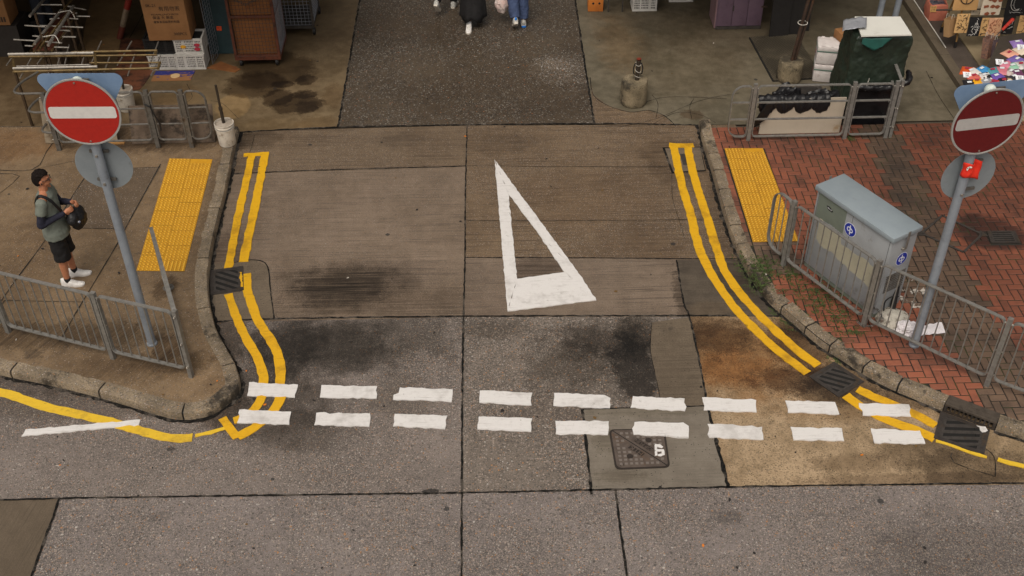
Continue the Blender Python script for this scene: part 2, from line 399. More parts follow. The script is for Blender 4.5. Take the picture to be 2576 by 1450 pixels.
M_slabH = concrete('yellowed_concrete', lin(126, 106, 80), lin(174, 150, 120), rough=.72, pores=.55, fine=.3, agg=[(70, .3, .25, PEBD)],
    stains_tints=[(1880, 900, 190, 105, (.66, .50, .34), .95, .9, .8), (1830, 930, 110, 50, (.95, .70, .46), .6, .9, 1.2), (1800, 850, 110, 50, (.36, .32, .28), .9, .8, 1.2), (1985, 955, 110, 36, (.36, .30, .25), .9, .7, 1.2), (2010, 870, 80, 60, (.36, .31, .26), .92, .6), (2120, 960, 110, 50, (.36, .32, .28), .92, .6),
            (2080, 985, 80, 40, (.4, .37, .34), .85), (2150, 1030, 220, 30, (.62, .54, .44), .7, .8), (1760, 820, 60, 30, (.55, .5, .46), .8), (2150, 1165, 120, 26, (.6, .57, .54), .8, .8), (2320, 1130, 130, 50, (.5, .48, .46), .85, .8),
            (2440, 1180, 160, 50, (.48, .46, .44), .9), (1800, 1130, 30, 110, (.75, .7, .64), .6), (2330, 1205, 340, 16, (.55, .52, .5), .8), (2300, 1000, 130, 30, (.4, .37, .34), .85, .6), (2030, 820, 70, 40, (.42, .38, .34), .8)])
M_slabI = concrete('exposed_pebble_concrete', lin(112, 103, 99), lin(134, 124, 119), agg=[(34, .5, .42, PEB), (60, .5, .85, PEB), (105, .48, .7, PEB)], rough=.6, gum=.28, fine=.3,
    stains_tints=[(1830, 1300, 40, 18, (.6, .6, .6), .8), (2420, 1390, 260, 90, (.68, .68, .68), .8, .8), (400, 1300, 40, 12, (.7, .7, .7), .6)])
M_slabJ = concrete('brown_brushed_slab', lin(88, 76, 62), lin(102, 89, 74), brush=(R_(80), 1.0, 60, .45, lin(66, 58, 48)), rough=.75, fine=.2)
M_street = concrete('dark_pebble_street', lin(70, 59, 47), lin(86, 74, 60), agg=[(36, .5, .7, PEBD), (60, .5, .4, PEBD)], rough=.55, gum=.1, fine=.35,
    stains_tints=[(1420, 185, 75, 40, (1.7, 1.75, 1.85), .55, .9, 1.3), (1390, 160, 40, 22, (1.7, 1.75, 1.85), .6, .9), (1000, 60, 300, 60, (.75, .7, .64), .7, .9), (1250, 250, 300, 60, (.8, .76, .72), .6, .9)])
M_plazaL = concrete('stained_plaza_concrete', lin(90, 74, 52), lin(120, 103, 78), rough=.6, fine=.12, gum=.2, big=1.1,
    stains_tints=[(690, 180, 95, 48, (.40, .36, .31), .95, .3, .55), (640, 215, 80, 34, (.42, .38, .33), .95, .3, .6), (745, 262, 64, 26, (.36, .32, .28), .95, .25, .7), (700, 248, 40, 22, (.36, .32, .28), .95, .25, .6), (712, 213, 30, 9, (.36, .32, .28), .95, .25, .5), (770, 202, 26, 13, (.36, .32, .28), .95, .25, .7),
            (768, 239, 30, 11, (.38, .34, .3), .9, .25, .7), (772, 270, 30, 16, (.42, .38, .34), .9, .3, .7), (586, 268, 44, 32, (1.55, 1.45, 1.25), .85, .18, .25), (840, 240, 30, 30, (.75, .68, .6), .8), (690, 320, 110, 20, (1.12, 1.08, 1.0), .6), (800, 310, 60, 18, (.75, .68, .58), .8),
            (455, 245, 60, 30, (1.15, 1.05, .9), .6), (150, 150, 260, 200, (.6, .52, .46), .75, .8), (640, 60, 400, 100, (.6, .55, .5), .7, .9)])  # the widest two ellipses darken the floor around the stall
M_plazaR = concrete('gray_plaza_concrete', lin(86, 79, 64), lin(116, 107, 90), rough=.6, fine=.12, gum=.25, big=1.0,
    stains_tints=[(1560, 110, 60, 70, (1.05, .86, .68), .7, .9), (1720, 180, 180, 70, (.9, .84, .76), .6, .9), (1800, 40, 300, 90, (.62, .56, .5), .8, .9), (1740, 290, 30, 12, (.7, .58, .5), .8, .3), (1600, 240, 46, 30, (.6, .58, .52), .7)])  # the widest ellipse darkens the floor around the locker
M_pavL = concrete('brown_pavement_concrete', lin(98, 80, 60), lin(128, 107, 82), rough=.72, fine=.22, gum=.32, agg=[(75, .42, .25, PEB)], brush=(R_(62), .9, 60, .22, lin(90, 73, 55)),
    stains_tints=[(140, 862, 300, 34, (.36, .33, .29), .9, .7, .8), (430, 930, 120, 26, (.5, .46, .4), .8, .7), (430, 895, 40, 32, (.42, .37, .32), .9, .2, .4), (330, 945, 150, 40, (.62, .57, .5), .7, .8), (555, 985, 40, 22, (.7, .66, .62), .7), (440, 375, 150, 24, (.5, .47, .44), .85, .6), (300, 370, 160, 30, (.55, .5, .45), .8),
            (560, 480, 30, 180, (.62, .6, .56), .7), (500, 985, 90, 60, (1.28, 1.26, 1.22), .6, .8), (520, 900, 40, 70, (1.2, 1.18, 1.15), .6, .8), (40, 380, 120, 40, (1.0, .78, .56), .7, .7), (420, 740, 30, 30, (.42, .38, .33), .9), (90, 910, 24, 12, (.4, .4, .42), .8), (20, 700, 120, 160, (.85, .8, .74), .5)])  # orange ellipse at the far left paints warm lamp glow onto the concrete
M_pavDark = concrete('dark_aggregate_slab', lin(84, 70, 55), lin(106, 90, 73), rough=.7, agg=[(70, .42, .55, PEB)], gum=.2, fine=.25)
M_kerb = concrete('kerb_granite', lin(104, 92, 76), lin(146, 130, 108), rough=.75, fine=.35, agg=[(60, .45, .5, PEB)], big=2.2, wear=(lin(40, 35, 29), .52, .62, .9))
M_kerbd = concrete('dark_kerb_concrete', lin(58, 51, 44), lin(84, 75, 64), rough=.75, fine=.35, agg=[(80, .45, .5, PEB)], big=2.2)
t = NT('joint_tar'); p = t.pos(); M_tar = t.out(t.mix(t.step(t.noise(p, 3.5, 9, .75), .50, .60), t.mix(t.step(t.noise(p, 30, 4), .42, .72), (.008, .0075, .007, 1), (.028, .024, .020, 1)), (.085, .072, .060, 1)), .95, 0, .15)
M_gap = NT('dark_gap').out((.008, .007, .006, 1), .9)
M_earth = concrete('bare_ground', lin(70, 62, 52), lin(90, 80, 68), rough=.85)

b = MB(); b.flat([(-90, -60), (90, -60), (90, 160), (-90, 160)], -.03); tag(b.build('ground', M_earth), kind='structure')
def D(pts, z=0.0): return [tuple(at(u, v, z)[:2]) for u, v in pts]
def slab(name, pts, m, z=0.0):
    b = MB(); b.flat(D(pts), z); return tag(b.build(name, m, smooth=0), kind='structure')
slab('road_slab', [(480, 334), (1174, 316), (1171, 419), (460, 443)], M_slabA)
slab('road_slab', [(460, 443), (1171, 419), (1166, 798), (380, 815)], M_slabB)
slab('road_patch', [(450, 668), (575, 664), (640, 655), (672, 670), (681, 735), (690, 803), (450, 811)], M_slabF2, .003)
slab('road_slab', [(1174, 316), (1850, 314), (2000, 653), (1170, 649), (1171, 419)], M_slabC)
slab('road_slab', [(1170, 649), (2000, 653), (2100, 796), (1166, 798)], M_slabD)
slab('road_patch', [(1703, 655), (1930, 655), (2020, 797), (1734, 797), (1722, 772), (1712, 720)], M_slabD2, .003)
slab('road_slab', [(-1000, 850), (380, 815), (1166, 798), (1161, 1241), (150, 1255), (-1000, 1266)], M_slabE)
slab('road_slab', [(1166, 798), (1735, 797), (1780, 1020), (1832, 1226), (1548, 1233), (1161, 1241)], M_slabF)
slab('road_patch', [(1640, 812), (1735, 799), (1758, 905), (1780, 1022), (1666, 1029), (1650, 950), (1636, 880)], M_slabF2, .003)
slab('road_patch', [(1465, 1031), (1780, 1022), (1804, 1120), (1832, 1226), (1487, 1235), (1476, 1130)], M_slabG, .003)
slab('road_slab', [(1735, 797), (2100, 796), (3000, 990), (4300, 1150), (4300, 1205), (1832, 1226), (1780, 1020)], M_slabH)
slab('road_slab', [(150, 1255), (1161, 1241), (1158, 1750), (-30, 1750)], M_slabI)
slab('road_slab', [(1161, 1241), (1548, 1233), (1635, 1750), (1158, 1750)], M_slabI)
slab('road_slab', [(1548, 1233), (1832, 1226), (4300, 1205), (4900, 1750), (1635, 1750)], M_slabI)
slab('road_slab', [(-1000, 1266), (150, 1255), (-30, 1750), (-1300, 1750)], M_slabJ)
sl = at(850, 320); sr = at(1495, 312); YT = sl.y
def poly(name, pts, m, z=0.0):
    b = MB(); b.flat(pts, z); return tag(b.build(name, m, smooth=0), kind='structure')
poly('street', [(sl.x, at(850, 322).y), (at(1175, 316).x, at(1175, 316).y), (sr.x, at(1495, 313).y), (1.585, 46), (-2.35, 46)], M_street)
poly('plaza_floor', [(-30, 14.6), (at(560, 334).x, at(560, 334).y), tuple(at(850, 321.5)[:2]), (-2.35, 46), (-30, 46)], M_plazaL, .004)
poly('plaza_floor', [tuple(at(1495, 312)[:2]), tuple(at(1757, 316)[:2]), (30, at(1757, 316).y), (30, 46), (1.585, 46)], M_plazaR, .0)
# brown apron in front of the right-hand plaza slab
slab('road_patch', [(1484, 196), (1493, 240), (1530, 267), (1585, 283), (1632, 279), (1670, 292), (1697, 318), (1495, 313)], M_slabC, .004)

# joints: tarred strips between the slabs
def strip(b, pts, w, z=.007, jag=.5, step=.05):
    P = catmull([at(u, v) for u, v in pts], step); n = len(P); L = []; Rr = []
    for i, p in enumerate(P):
        d = (P[min(i + 1, n - 1)] - P[max(i - 1, 0)]); d.z = 0; d.normalize(); nn = Vector((-d.y, d.x, 0))
        L.append(p + nn * w / 2 * (1 + random.uniform(-jag, jag))); Rr.append(p - nn * w / 2 * (1 + random.uniform(-jag, jag)))
    o = [Vector((q.x, q.y, z)) for q in L + Rr]
    b.add(o, [(i, n + i, n + i + 1, i + 1) for i in range(n - 1)])
JO = [([(1175, 316), (1171, 480), (1170, 649)], .035), ([(1170, 649), (1166, 798)], .04), ([(1166, 798), (1163, 1020), (1160, 1750)], .042),
      ([(-1000, 1266), (0, 1258), (150, 1255), (700, 1247), (1160, 1241), (1540, 1233), (2100, 1222), (3100, 1212), (4300, 1205)], .045), ([(150, 1255), (80, 1450), (-30, 1750)], .05), ([(1548, 1233), (1578, 1450), (1632, 1750)], .045),
      ([(545, 811), (690, 803), (1166, 797), (1720, 795), (1990, 797)], .05), ([(560, 440), (780, 430), (1171, 419)], .04), ([(1170, 649), (1500, 650), (1700, 652), (1880, 653)], .03), ([(1175, 418), (1420, 420), (1680, 421)], .012), ([(1175, 556), (1500, 556), (1830, 552)], .012),
      ([(575, 664), (640, 655), (672, 670), (681, 735), (690, 803)], .03), ([(1702, 655), (1712, 720), (1722, 772), (1734, 797), (1758, 905), (1780, 1022)], .045), ([(1780, 1022), (1804, 1120), (1832, 1226)], .075), ([(1465, 1031), (1476, 1130), (1488, 1245)], .055), ([(1465, 1031), (1600, 1027), (1780, 1022)], .025),
      ([(600, 334), (850, 321), (1174, 315.5), (1495, 312), (1757, 316)], .06), ([(850, 321), (878, 160), (905, 0), (925, -120)], .06), ([(1495, 312), (1470, 155), (1447, 0), (1430, -120)], .06),
      ([(1484, 196), (1493, 240), (1530, 267), (1585, 283), (1632, 279), (1670, 292), (1700, 318)], .022),
      ([(640, 342), (632, 375), (622, 398)], .012), ([(1640, 812), (1636, 880), (1650, 950), (1666, 1029)], .012), ([(1690, 430), (1692, 500), (1710, 560), (1722, 600)], .01), ([(2450, 1060), (2458, 1110), (2500, 1150), (2503, 1200)], .015), ([(2395, 1140), (2400, 1165), (2503, 1200)], .015),
      # cracks in the plaza concrete
      ([(1560, 320), (1650, 300), (1760, 255), (1860, 235)], .012), ([(1610, 263), (1660, 248), (1720, 245), (1830, 250)], .012), ([(1650, 300), (1655, 262), (1640, 240)], .012), ([(1740, 300), (1735, 270), (1745, 250)], .012), ([(1640, 315), (1700, 285), (1760, 290), (1800, 310)], .012),
      ([(2600, 230), (2470, 160), (2330, 60), (2260, -60)], .015), ([(2320, 250), (2390, 330)], .0), ([(380, 0), (330, 90), (300, 130)], .02),
      ([(2330, 180), (2360, 240), (2400, 300)], .012), ([(470, 212), (484, 245), (470, 262), (510, 275)], .012), ([(530, 255), (560, 262), (600, 300)], .012)]
b = MB()
for pts, w in JO:
    if w: strip(b, pts, w * .52 if w > .015 else w * .55)
tag(b.build('road_joints', M_tar, smooth=0), kind='structure')

# ---- kerbs
KR = [(1757, 316), (1768, 370), (1789, 435), (1812, 520), (1838, 600), (1864, 660), (1895, 715), (1935, 765), (1969, 795), (2000, 822), (2063, 875), (2111, 904), (2167, 941), (2233, 977), (2299, 1005), (2372, 1036)]
KR2 = [(2500, 1084), (2576, 1108), (2700, 1142), (2850, 1175), (3200, 1235), (3700, 1300)]
KL = [(603, 334), (588, 400), (572, 480), (553, 560), (539, 620), (528, 690), (527, 740), (533, 790), (548, 845), (571, 888), (594, 930), (606, 967), (602, 990), (580, 1015), (545, 1040), (508, 1053), (463, 1058), (422, 1053), (330, 1026), (232, 997), (120, 970), (0, 945), (-150, 905), (-330, 860)]
def off(P, w, side):
    n = len(P); out = []
    for i, p in enumerate(P):
        d = P[min(i + 1, n - 1)] - P[max(i - 1, 0)]; d.z = 0; d.normalize(); out.append(p + Vector((-d.y, d.x, 0)) * w * side)
    return out
def kerb(name, pts, stone, side, m, w=.16, gap=.022):
    P = catmull([at(u, v) for u, v in pts], .05); b = MB(); i = 0; n = len(P)
    sec = [(0, -.02), (0, ZP - .035), (.012, ZP - .01), (.035, ZP), (w, ZP + .001), (w, -.02)]
    while i < n - 1:
        acc = 0; j = i; L = stone * random.uniform(.88, 1.12)
        while j < n - 1 and acc < L: acc += (P[j + 1] - P[j]).length; j += 1
        if n - 1 - j < 4: j = n - 1
        seg = [p.copy() for p in P[i:j + 1]]
        if len(seg) > 2:
            d = (seg[1] - seg[0]).normalized(); seg[0] += d * gap / 2; d = (seg[-1] - seg[-2]).normalized(); seg[-1] -= d * gap / 2
        dz = random.uniform(-.004, .004); dn = random.uniform(-.004, .004)
        vs = []; k = len(sec)
        for q, p in enumerate(seg):
            d = seg[min(q + 1, len(seg) - 1)] - seg[max(q - 1, 0)]; d.z = 0; d.normalize(); nn = Vector((-d.y, d.x, 0)) * side
            for a, z in sec:
                jz = mnoise.noise(p * 9 + Vector((a * 20, z * 20, 3))) * .006 if 0 < z else 0
                vs.append(p + nn * (a + dn + jz) + Vector((0, 0, z + (dz + jz * .5 if z > 0 else 0))))
        fs = []
        for q in range(len(seg) - 1):
            for r in range(k):
                s_ = (r + 1) % k; f_ = (q * k + r, q * k + s_, (q + 1) * k + s_, (q + 1) * k + r); fs.append(f_ if side < 0 else f_[::-1])
        e = (len(seg) - 1) * k; fs += [tuple(range(k)), tuple(e + r for r in range(k))[::-1]]
        b.add(vs, fs); i = j
    # dirt packed in the gaps
    sec2 = off(P, .012, side), off(P, w - .004, side)
    o = [Vector((p.x, p.y, ZP - .012)) for p in sec2[0] + sec2[1]]; q = [Vector((p.x, p.y, -.01)) for p in sec2[0]]
    b.mi = 1; N = len(P); b.add(o + q, [(x, N + x, N + x + 1, x + 1) for x in range(N - 1)] + [(2 * N + x, x, x + 1, 2 * N + x + 1) for x in range(N - 1)]); b.mi = 0
    return tag(b.build(name, [m, M_gap], smooth=30), kind='structure'), P
# direction of travel down the picture: the pavement lies to the left of travel on the right side, to the right on the left side
_, PKR = kerb('kerb', KR, .40, 1, M_kerb); _, PKR2 = kerb('kerb', KR2, .5, 1, M_kerb); _, PKL = kerb('kerb', KL, 1.05, -1, M_kerb)
# dark gutter line at the foot of the kerbs
b = MB()
for P, side in ((PKR, -1), (PKL, 1), (PKR2, -1)):
    Q = off(P, -.004, side); Q2 = off(P, .035, side); n = len(P)
    Q2 = [p + (p - q) * random.uniform(-.3, .6) for p, q in zip(Q2, Q)]
    b.add([Vector((p.x, p.y, .0065)) for p in Q + Q2], [(i, n + i, n + i + 1, i + 1) if side > 0 else (i, i + 1, n + i + 1, n + i) for i in range(n - 1)])
tag(b.build('gutter_line', M_tar, smooth=0), kind='structure')

# ---- left pavement (concrete slabs)
inner = off(PKL, .145, -1)
TL = at(300, 372, ZP).y
pl = [tuple(p[:2]) for p in inner[::3]] + [tuple(inner[-1][:2])]
pl = [p for p in pl if p[1] < TL + 1.6]
pavL = [(-16, TL + .9), (inner[0].x, inner[0].y)] + pl + [(-16, pl[-1][1] + .8)]
poly('pavement', pavL, M_pavL, ZP - .002)
b = MB(); b.prism([(-16, TL + .86), (inner[0].x - .05, inner[0].y - .01), (inner[0].x - .05, inner[0].y + .02), (-16, TL + .92)], 0, ZP - .003); tag(b.build('pavement_edge', M_kerbd), kind='structure')
b = MB(); b.flat(D([(205, 458), (334, 424), (404, 420), (314, 578), (197, 575), (150, 540)], ZP), ZP + .002); tag(b.build('pavement_patch', M_pavDark, smooth=0), kind='structure')
def pstrip(b, pts, w, z=ZP + .005):
    P = catmull([at(u, v, ZP) for u, v in pts], .15); n = len(P); L = []; Rr = []
    for i, p in enumerate(P):
        d = (P[min(i + 1, n - 1)] - P[max(i - 1, 0)]); d.z = 0; d.normalize(); nn = Vector((-d.y, d.x, 0)); j = random.uniform(.6, 1.4)
        L.append(p + nn * w / 2 * j); Rr.append(p - nn * w / 2 * j)
    b.add([Vector((q.x, q.y, z)) for q in L + Rr], [(i, n + i, n + i + 1, i + 1) for i in range(n - 1)])
b = MB()
for pts, w in [([(0, 763), (40, 705), (120, 596), (210, 453), (300, 350)], .022), ([(190, 790), (217, 745), (299, 608), (314, 578), (404, 414)], .022), ([(197, 575), (291, 576), (316, 578)], .015), ([(334, 424), (404, 421)], .012), ([(12, 757), (219, 761)], .016), ([(-60, 425), (80, 428), (117, 382), (140, 350)], .018), ([(-60, 440), (0, 438), (49, 444), (0, 487), (-60, 540)], .018), ([(80, 428), (240, 395)], .008),
               ([(12, 757), (-60, 860)], .018), ([(150, 860), (190, 790)], .018), ([(335, 640), (420, 632)], .006)]: pstrip(b, pts, w * .52 if w > .015 else w * .55)
tag(b.build('pavement_joints', M_gap, smooth=0), kind='structure')

# ---- right pavement: red and grey bricks in herringbone bond
innerR = off(PKR, .15, 1)[::3] + off(PKR2, .15, 1)[::3]
YB = at(1775, 322, ZP).y
polyR = [tuple(p[:2]) for p in innerR if p.y < YB] + [(14, innerR[-1].y - .5), (14, YB), (innerR[0].x, YB)]
t = NT('paver_bed'); p = t.pos()
moss = t.step(t.noise(p, 3.0, 6, .7), .5, .62)
M_bed = t.out(t.mix(moss, (.020, .017, .013, 1), (.035, .042, .012, 1)), .95)
poly('paver_bed', polyR, M_bed, ZP - .012)
def brickmat(name, a, b_, c):
    t = NT(name); p = t.pos(); oi = t.n('Attribute', attribute_name='tone').outputs['Fac']
    col = t.mix(oi, a, b_); n1 = t.noise(p, 40, 5, .7); n2 = t.noise(p, 1.3, 8, .65)
    col = t.mix(t.m('MULTIPLY', t.step(n1, .5, .75), .5), col, c)
    col = t.mix(t.m('MULTIPLY', t.step(n2, .47, .68), .62), col, lin(46, 38, 32))
    for (x, y, a_, b2, cc, k, soft, wob) in stain_shade_list([(2490, 600, 105, 48, (.25, .22, .2), .95, .35, .6), (2330, 340, 60, 90, (.7, .66, .62), .6), (2330, 420, 520, 270, (.57, .55, .52), .92, .7, .35), (2560, 760, 260, 200, (.66, .62, .58), .8, .8, .5), (2050, 770, 110, 70, (.6, .55, .5), .7, .6), (2420, 400, 300, 120, (.7, .66, .62), .6, .9), (2180, 850, 60, 30, (.6, .56, .5), .7)]):  # the widest ellipses paint corner shade onto the bricks, the rest are stains
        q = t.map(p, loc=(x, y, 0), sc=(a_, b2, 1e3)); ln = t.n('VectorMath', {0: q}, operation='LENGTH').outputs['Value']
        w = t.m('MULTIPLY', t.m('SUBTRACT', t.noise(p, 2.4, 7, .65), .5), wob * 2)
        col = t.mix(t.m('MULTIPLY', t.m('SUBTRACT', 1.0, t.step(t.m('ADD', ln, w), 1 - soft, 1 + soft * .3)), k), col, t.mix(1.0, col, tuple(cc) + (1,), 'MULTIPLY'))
    # paint spilt behind the cabinet
    x, y = at(2262, 740, ZP)[:2]; q = t.map(p, loc=(x, y, 0), sc=(.42, .35, 1e3)); ln = t.n('VectorMath', {0: q}, operation='LENGTH').outputs['Value']
    sp = t.m('MULTIPLY', t.m('LESS_THAN', ln, 1.0), t.step(t.noise(p, 7, 6, .6), .56, .6)); col = t.mix(sp, col, lin(190, 182, 172))
    t.bump(n1, .4, .006); return t.out(col, t.m('ADD', .5, t.m('MULTIPLY', n2, .35)))
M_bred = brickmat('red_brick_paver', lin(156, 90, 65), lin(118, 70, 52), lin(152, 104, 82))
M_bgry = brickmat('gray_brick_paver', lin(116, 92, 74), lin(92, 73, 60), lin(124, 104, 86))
def inside(x, y, P):
    c = False; j = len(P) - 1
    for i in range(len(P)):
        if (P[i][1] > y) != (P[j][1] > y) and x < (P[j][0] - P[i][0]) * (y - P[i][1]) / (P[j][1] - P[i][1]) + P[i][0]: c = not c
        j = i
    return c
HOLES = []                                     # filled where ironwork or tactile plates sit in the bricks
def bandgrey(x, y):
    """grey bands laid into the red field"""
    a = at(2215, 330, ZP); c = at(2420, 760, ZP); d = (c - a).normalized(); q = Vector((x, y, 0)) - a; q.z = 0
    s_ = abs(q.x * d.y - q.y * d.x)
    if s_ < .27: return True
    e = at(2576, 1000, ZP); g = at(2330, 700, ZP); d2 = (e - g).normalized(); q = Vector((x, y, 0)) - g
    return abs(q.x * d2.y - q.y * d2.x) < .42 and q.dot(d2) > -.5 or (at(1850, 600, ZP).y - .75 < y < at(1850, 600, ZP).y + .1 and x < at(1960, 620, ZP).x + .2)
def build_bricks():
    S = .100; L = 2; g = .0065; b = MB(); tone = []
    x0, x1 = min(p[0] for p in polyR) - .3, 12.0; y0, y1 = min(p[1] for p in polyR) - .3, YB + .05
    nx, ny = int((x1 - x0) / S) + 2, int((y1 - y0) / S) + 2
    for j in range(-2, ny):
        for i in range(-2, nx):
            k = (i + j) % 4
            if k == 0: cx_, cy_, sx, sy = x0 + (i + 1) * S, y0 + (j + .5) * S, 2 * S, S      # lying brick covers (i,j),(i+1,j)
            elif k == 2: cx_, cy_, sx, sy = x0 + (i + .5) * S, y0 + (j + 1) * S, S, 2 * S    # standing brick covers (i,j),(i,j+1)
            else: continue
            ok = lambda x, y: inside(x, y, polyR) and not any(inside(x, y, h) for h in HOLES)
            if not ok(cx_, cy_) or not all(ok(cx_ + a * sx * .25, cy_ + a * sy * .25) for a in (-1, 1)):   # cut brick at an edge
                half = [(cx_ + a * (S / 2 if sx > sy else 0), cy_ + a * (S / 2 if sy > sx else 0)) for a in (-1, 1)]; half = [q for q in half if ok(*q)]
                if not half: continue
                if len(half) == 1: cx_, cy_, sx, sy = half[0][0], half[0][1], S, S
            w, d = sx - g * 2, sy - g * 2; z = ZP + random.uniform(-.006, -.001); c = .005
            a = random.uniform(-.012, .012); ca, sa = math.cos(a), math.sin(a)
            pts = [(-w / 2, -d / 2), (w / 2, -d / 2), (w / 2, d / 2), (-w / 2, d / 2)]
            tx, ty = random.uniform(-.012, .012), random.uniform(-.012, .012)
            lo = [(cx_ + p * ca - q * sa, cy_ + p * sa + q * ca, ZP - .014) for p, q in pts]
            mid = [(cx_ + p * ca - q * sa, cy_ + p * sa + q * ca, z - c + p * tx + q * ty) for p, q in pts]
            k2 = 1 - 2 * c / min(w, d)
            hi = [(cx_ + (p - math.copysign(c, p)) * ca - (q - math.copysign(c, q)) * sa, cy_ + (p - math.copysign(c, p)) * sa + (q - math.copysign(c, q)) * ca, z + p * tx + q * ty) for p, q in pts]
            b.mi = 1 if bandgrey(cx_, cy_) else 0
            b.add(lo + mid + hi, [(0, 1, 5, 4), (1, 2, 6, 5), (2, 3, 7, 6), (3, 0, 4, 7), (4, 5, 9, 8), (5, 6, 10, 9), (6, 7, 11, 10), (7, 4, 8, 11), (8, 9, 10, 11)])
            tone += [min(1, max(0, random.gauss(.45, .2)))] * 12
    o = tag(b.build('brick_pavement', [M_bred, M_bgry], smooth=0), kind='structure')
    at_ = o.data.attributes.new('tone', 'FLOAT', 'POINT'); at_.data.foreach_set('value', tone)

# ------------------------------------------------------------------ painted markings (thermoplastic, a few mm thick)
def roadpaint(name, c, c2, dirt, wear=.4):
    t = NT(name); p = t.pos(); n1 = t.noise(p, 14, 8, .7); n2 = t.noise(p, 70, 5, .7); q = t.map(p, sc=(1 / 3.0, 1 / 60.0, 1)); n3 = t.noise(q, 1, 5, .65)
    col = t.mix(t.m('MULTIPLY', t.step(n1, .5, .7), .5), c, c2); col = t.mix(t.m('MULTIPLY', t.step(n2, .60, .72), .6), col, dirt); col = t.mix(t.m('MULTIPLY', t.step(n3, .56, .70), .5), col, dirt); n4 = t.noise(p, 2.2, 7, .7); col = t.mix(t.m('MULTIPLY', t.step(n4, .50, .70), wear), col, dirt); n5 = t.noise(p, 9, 8, .8); col = t.mix(t.m('MULTIPLY', t.step(n5, .60, .66), wear * 1.3), col, dirt)
    t.bump(t.m('ADD', n2, n1), .35, .006); return t.out(col, .55, 0, .4)
M_white = roadpaint('white_road_paint', lin(218, 214, 211), lin(198, 192, 187), lin(136, 128, 120))
M_yel = roadpaint('yellow_road_paint', lin(218, 166, 24), lin(194, 142, 24), lin(132, 92, 28), .55)
M_yelold = roadpaint('faded_yellow_paint', lin(222, 182, 48), lin(196, 152, 40), lin(150, 118, 50), .6)
def ragged(pts, step=.05, jag=.008):
    """densify a world outline and roughen it as trowelled thermoplastic"""
    out = []; n = len(pts)
    for i in range(n):
        a, c = Vector(pts[i]), Vector(pts[(i + 1) % n]); L = (c - a).length; k = max(1, int(L / step)); d = (c - a) / max(L, 1e-6); nn = Vector((-d.y, d.x, 0))
        for q in range(k):
            p = a + (c - a) * q / k
            if q: p = p + nn * (mnoise.noise(p * 11) * jag * 1.3 + random.uniform(-jag, jag) * .6)
            out.append((p.x, p.y))
    return out
ZK = [.008]
def marking(name, outline, m, label, cat, group=None, z1=.014, hole=None, jag=.013):
    W = [at(u, v) for u, v in outline]; b = MB()
    if hole:
        Hh = [at(u, v) for u, v in hole]; k = len(W)          # frame of quads between outline and hole (same count)
        for i in range(k):
            j = (i + 1) % k; b.prism(ragged([W[i], W[j], Hh[j], Hh[i]], jag=jag * .6), .001, z1 + i * .0006, bottom=False)
    else: b.prism(ragged(W, jag=jag), .001, z1, bottom=False)
    return tag(b.build(name, m, smooth=25), label, cat, group)
def line_outline(pts, w):
    """pts: (u,v[,w]) centre line in the photograph, widths in metres -> world outline"""
    P = [at(p[0], p[1]) for p in pts]; n = len(P); L = []; Rr = []
    for i, p in enumerate(P):
        d = P[min(i + 1, n - 1)] - P[max(i - 1, 0)]; d.z = 0; d.normalize(); nn = Vector((-d.y, d.x, 0)); L.append(p + nn * w / 2); Rr.append(p - nn * w / 2)
    return L, Rr
def line(b, pts, w, z1=.011, jag=.008):
    P = catmull([at(p[0], p[1]) for p in pts], .06); n = len(P); vs = []
    for i, p in enumerate(P):
        d = P[min(i + 1, n - 1)] - P[max(i - 1, 0)]; d.z = 0; d.normalize(); nn = Vector((-d.y, d.x, 0))
        a = w / 2 + mnoise.noise(p * 9) * jag * 1.6 + random.uniform(-jag, jag) * .55; c = w / 2 + mnoise.noise(p * 9 + Vector((7, 3, 1))) * jag * 1.6 + random.uniform(-jag, jag) * .55
        l, r = p + nn * a, p - nn * c
        vs += [(l.x, l.y, .001), (l.x, l.y, z1), (r.x, r.y, z1), (r.x, r.y, .001)]
    fs = []
    for i in range(n - 1):
        for q in range(3): fs.append((i * 4 + q, i * 4 + q + 1, i * 4 + q + 5, i * 4 + q + 4)[::-1])
    fs += [(0, 1, 2, 3), tuple((n - 1) * 4 + q for q in (3, 2, 1, 0))]
    b.add(vs, fs); return b

UP = [[(627, 964), (750, 970), (742, 1002), (622, 997)], [(809, 971), (949, 974), (947, 1004), (805, 1001)], [(1006, 977), (1139, 982), (1136, 1013), (989, 1007), (990, 996), (1003, 991)], [(1207, 985), (1339, 990), (1337, 1021), (1206, 1014)], [(1394, 991), (1520, 996), (1536, 1004), (1534, 1029), (1392, 1022)], [(1592, 999), (1722, 1005), (1723, 1036), (1586, 1028)], [(1766, 1002), (1902, 1009), (1903, 1039), (1770, 1034)], [(1975, 1010), (2100, 1014), (2111, 1044), (1982, 1040)], [(2160, 1016), (2286, 1020), (2291, 1050), (2170, 1047)]]
LO = [[(603, 1033), (733, 1038), (728, 1070), (597, 1066)], [(796, 1041), (931, 1043), (929, 1075), (791, 1071)], [(993, 1044), (1126, 1048), (1120, 1081), (989, 1074)], [(1204, 1051), (1339, 1055), (1336, 1088), (1201, 1082)], [(1397, 1061), (1531, 1062), (1529, 1096), (1398, 1093)], [(1596, 1066), (1718, 1067), (1732, 1076), (1732, 1104), (1594, 1097), (1590, 1082)], [(1780, 1069), (1917, 1076), (1920, 1108), (1784, 1103)], [(1988, 1076), (2117, 1080), (2123, 1111), (1996, 1109)], [(2190, 1080), (2314, 1086), (2327, 1118), (2199, 1116)]]
ORD = ['first', 'second', 'third', 'fourth', 'fifth', 'sixth', 'seventh', 'eighth', 'ninth']
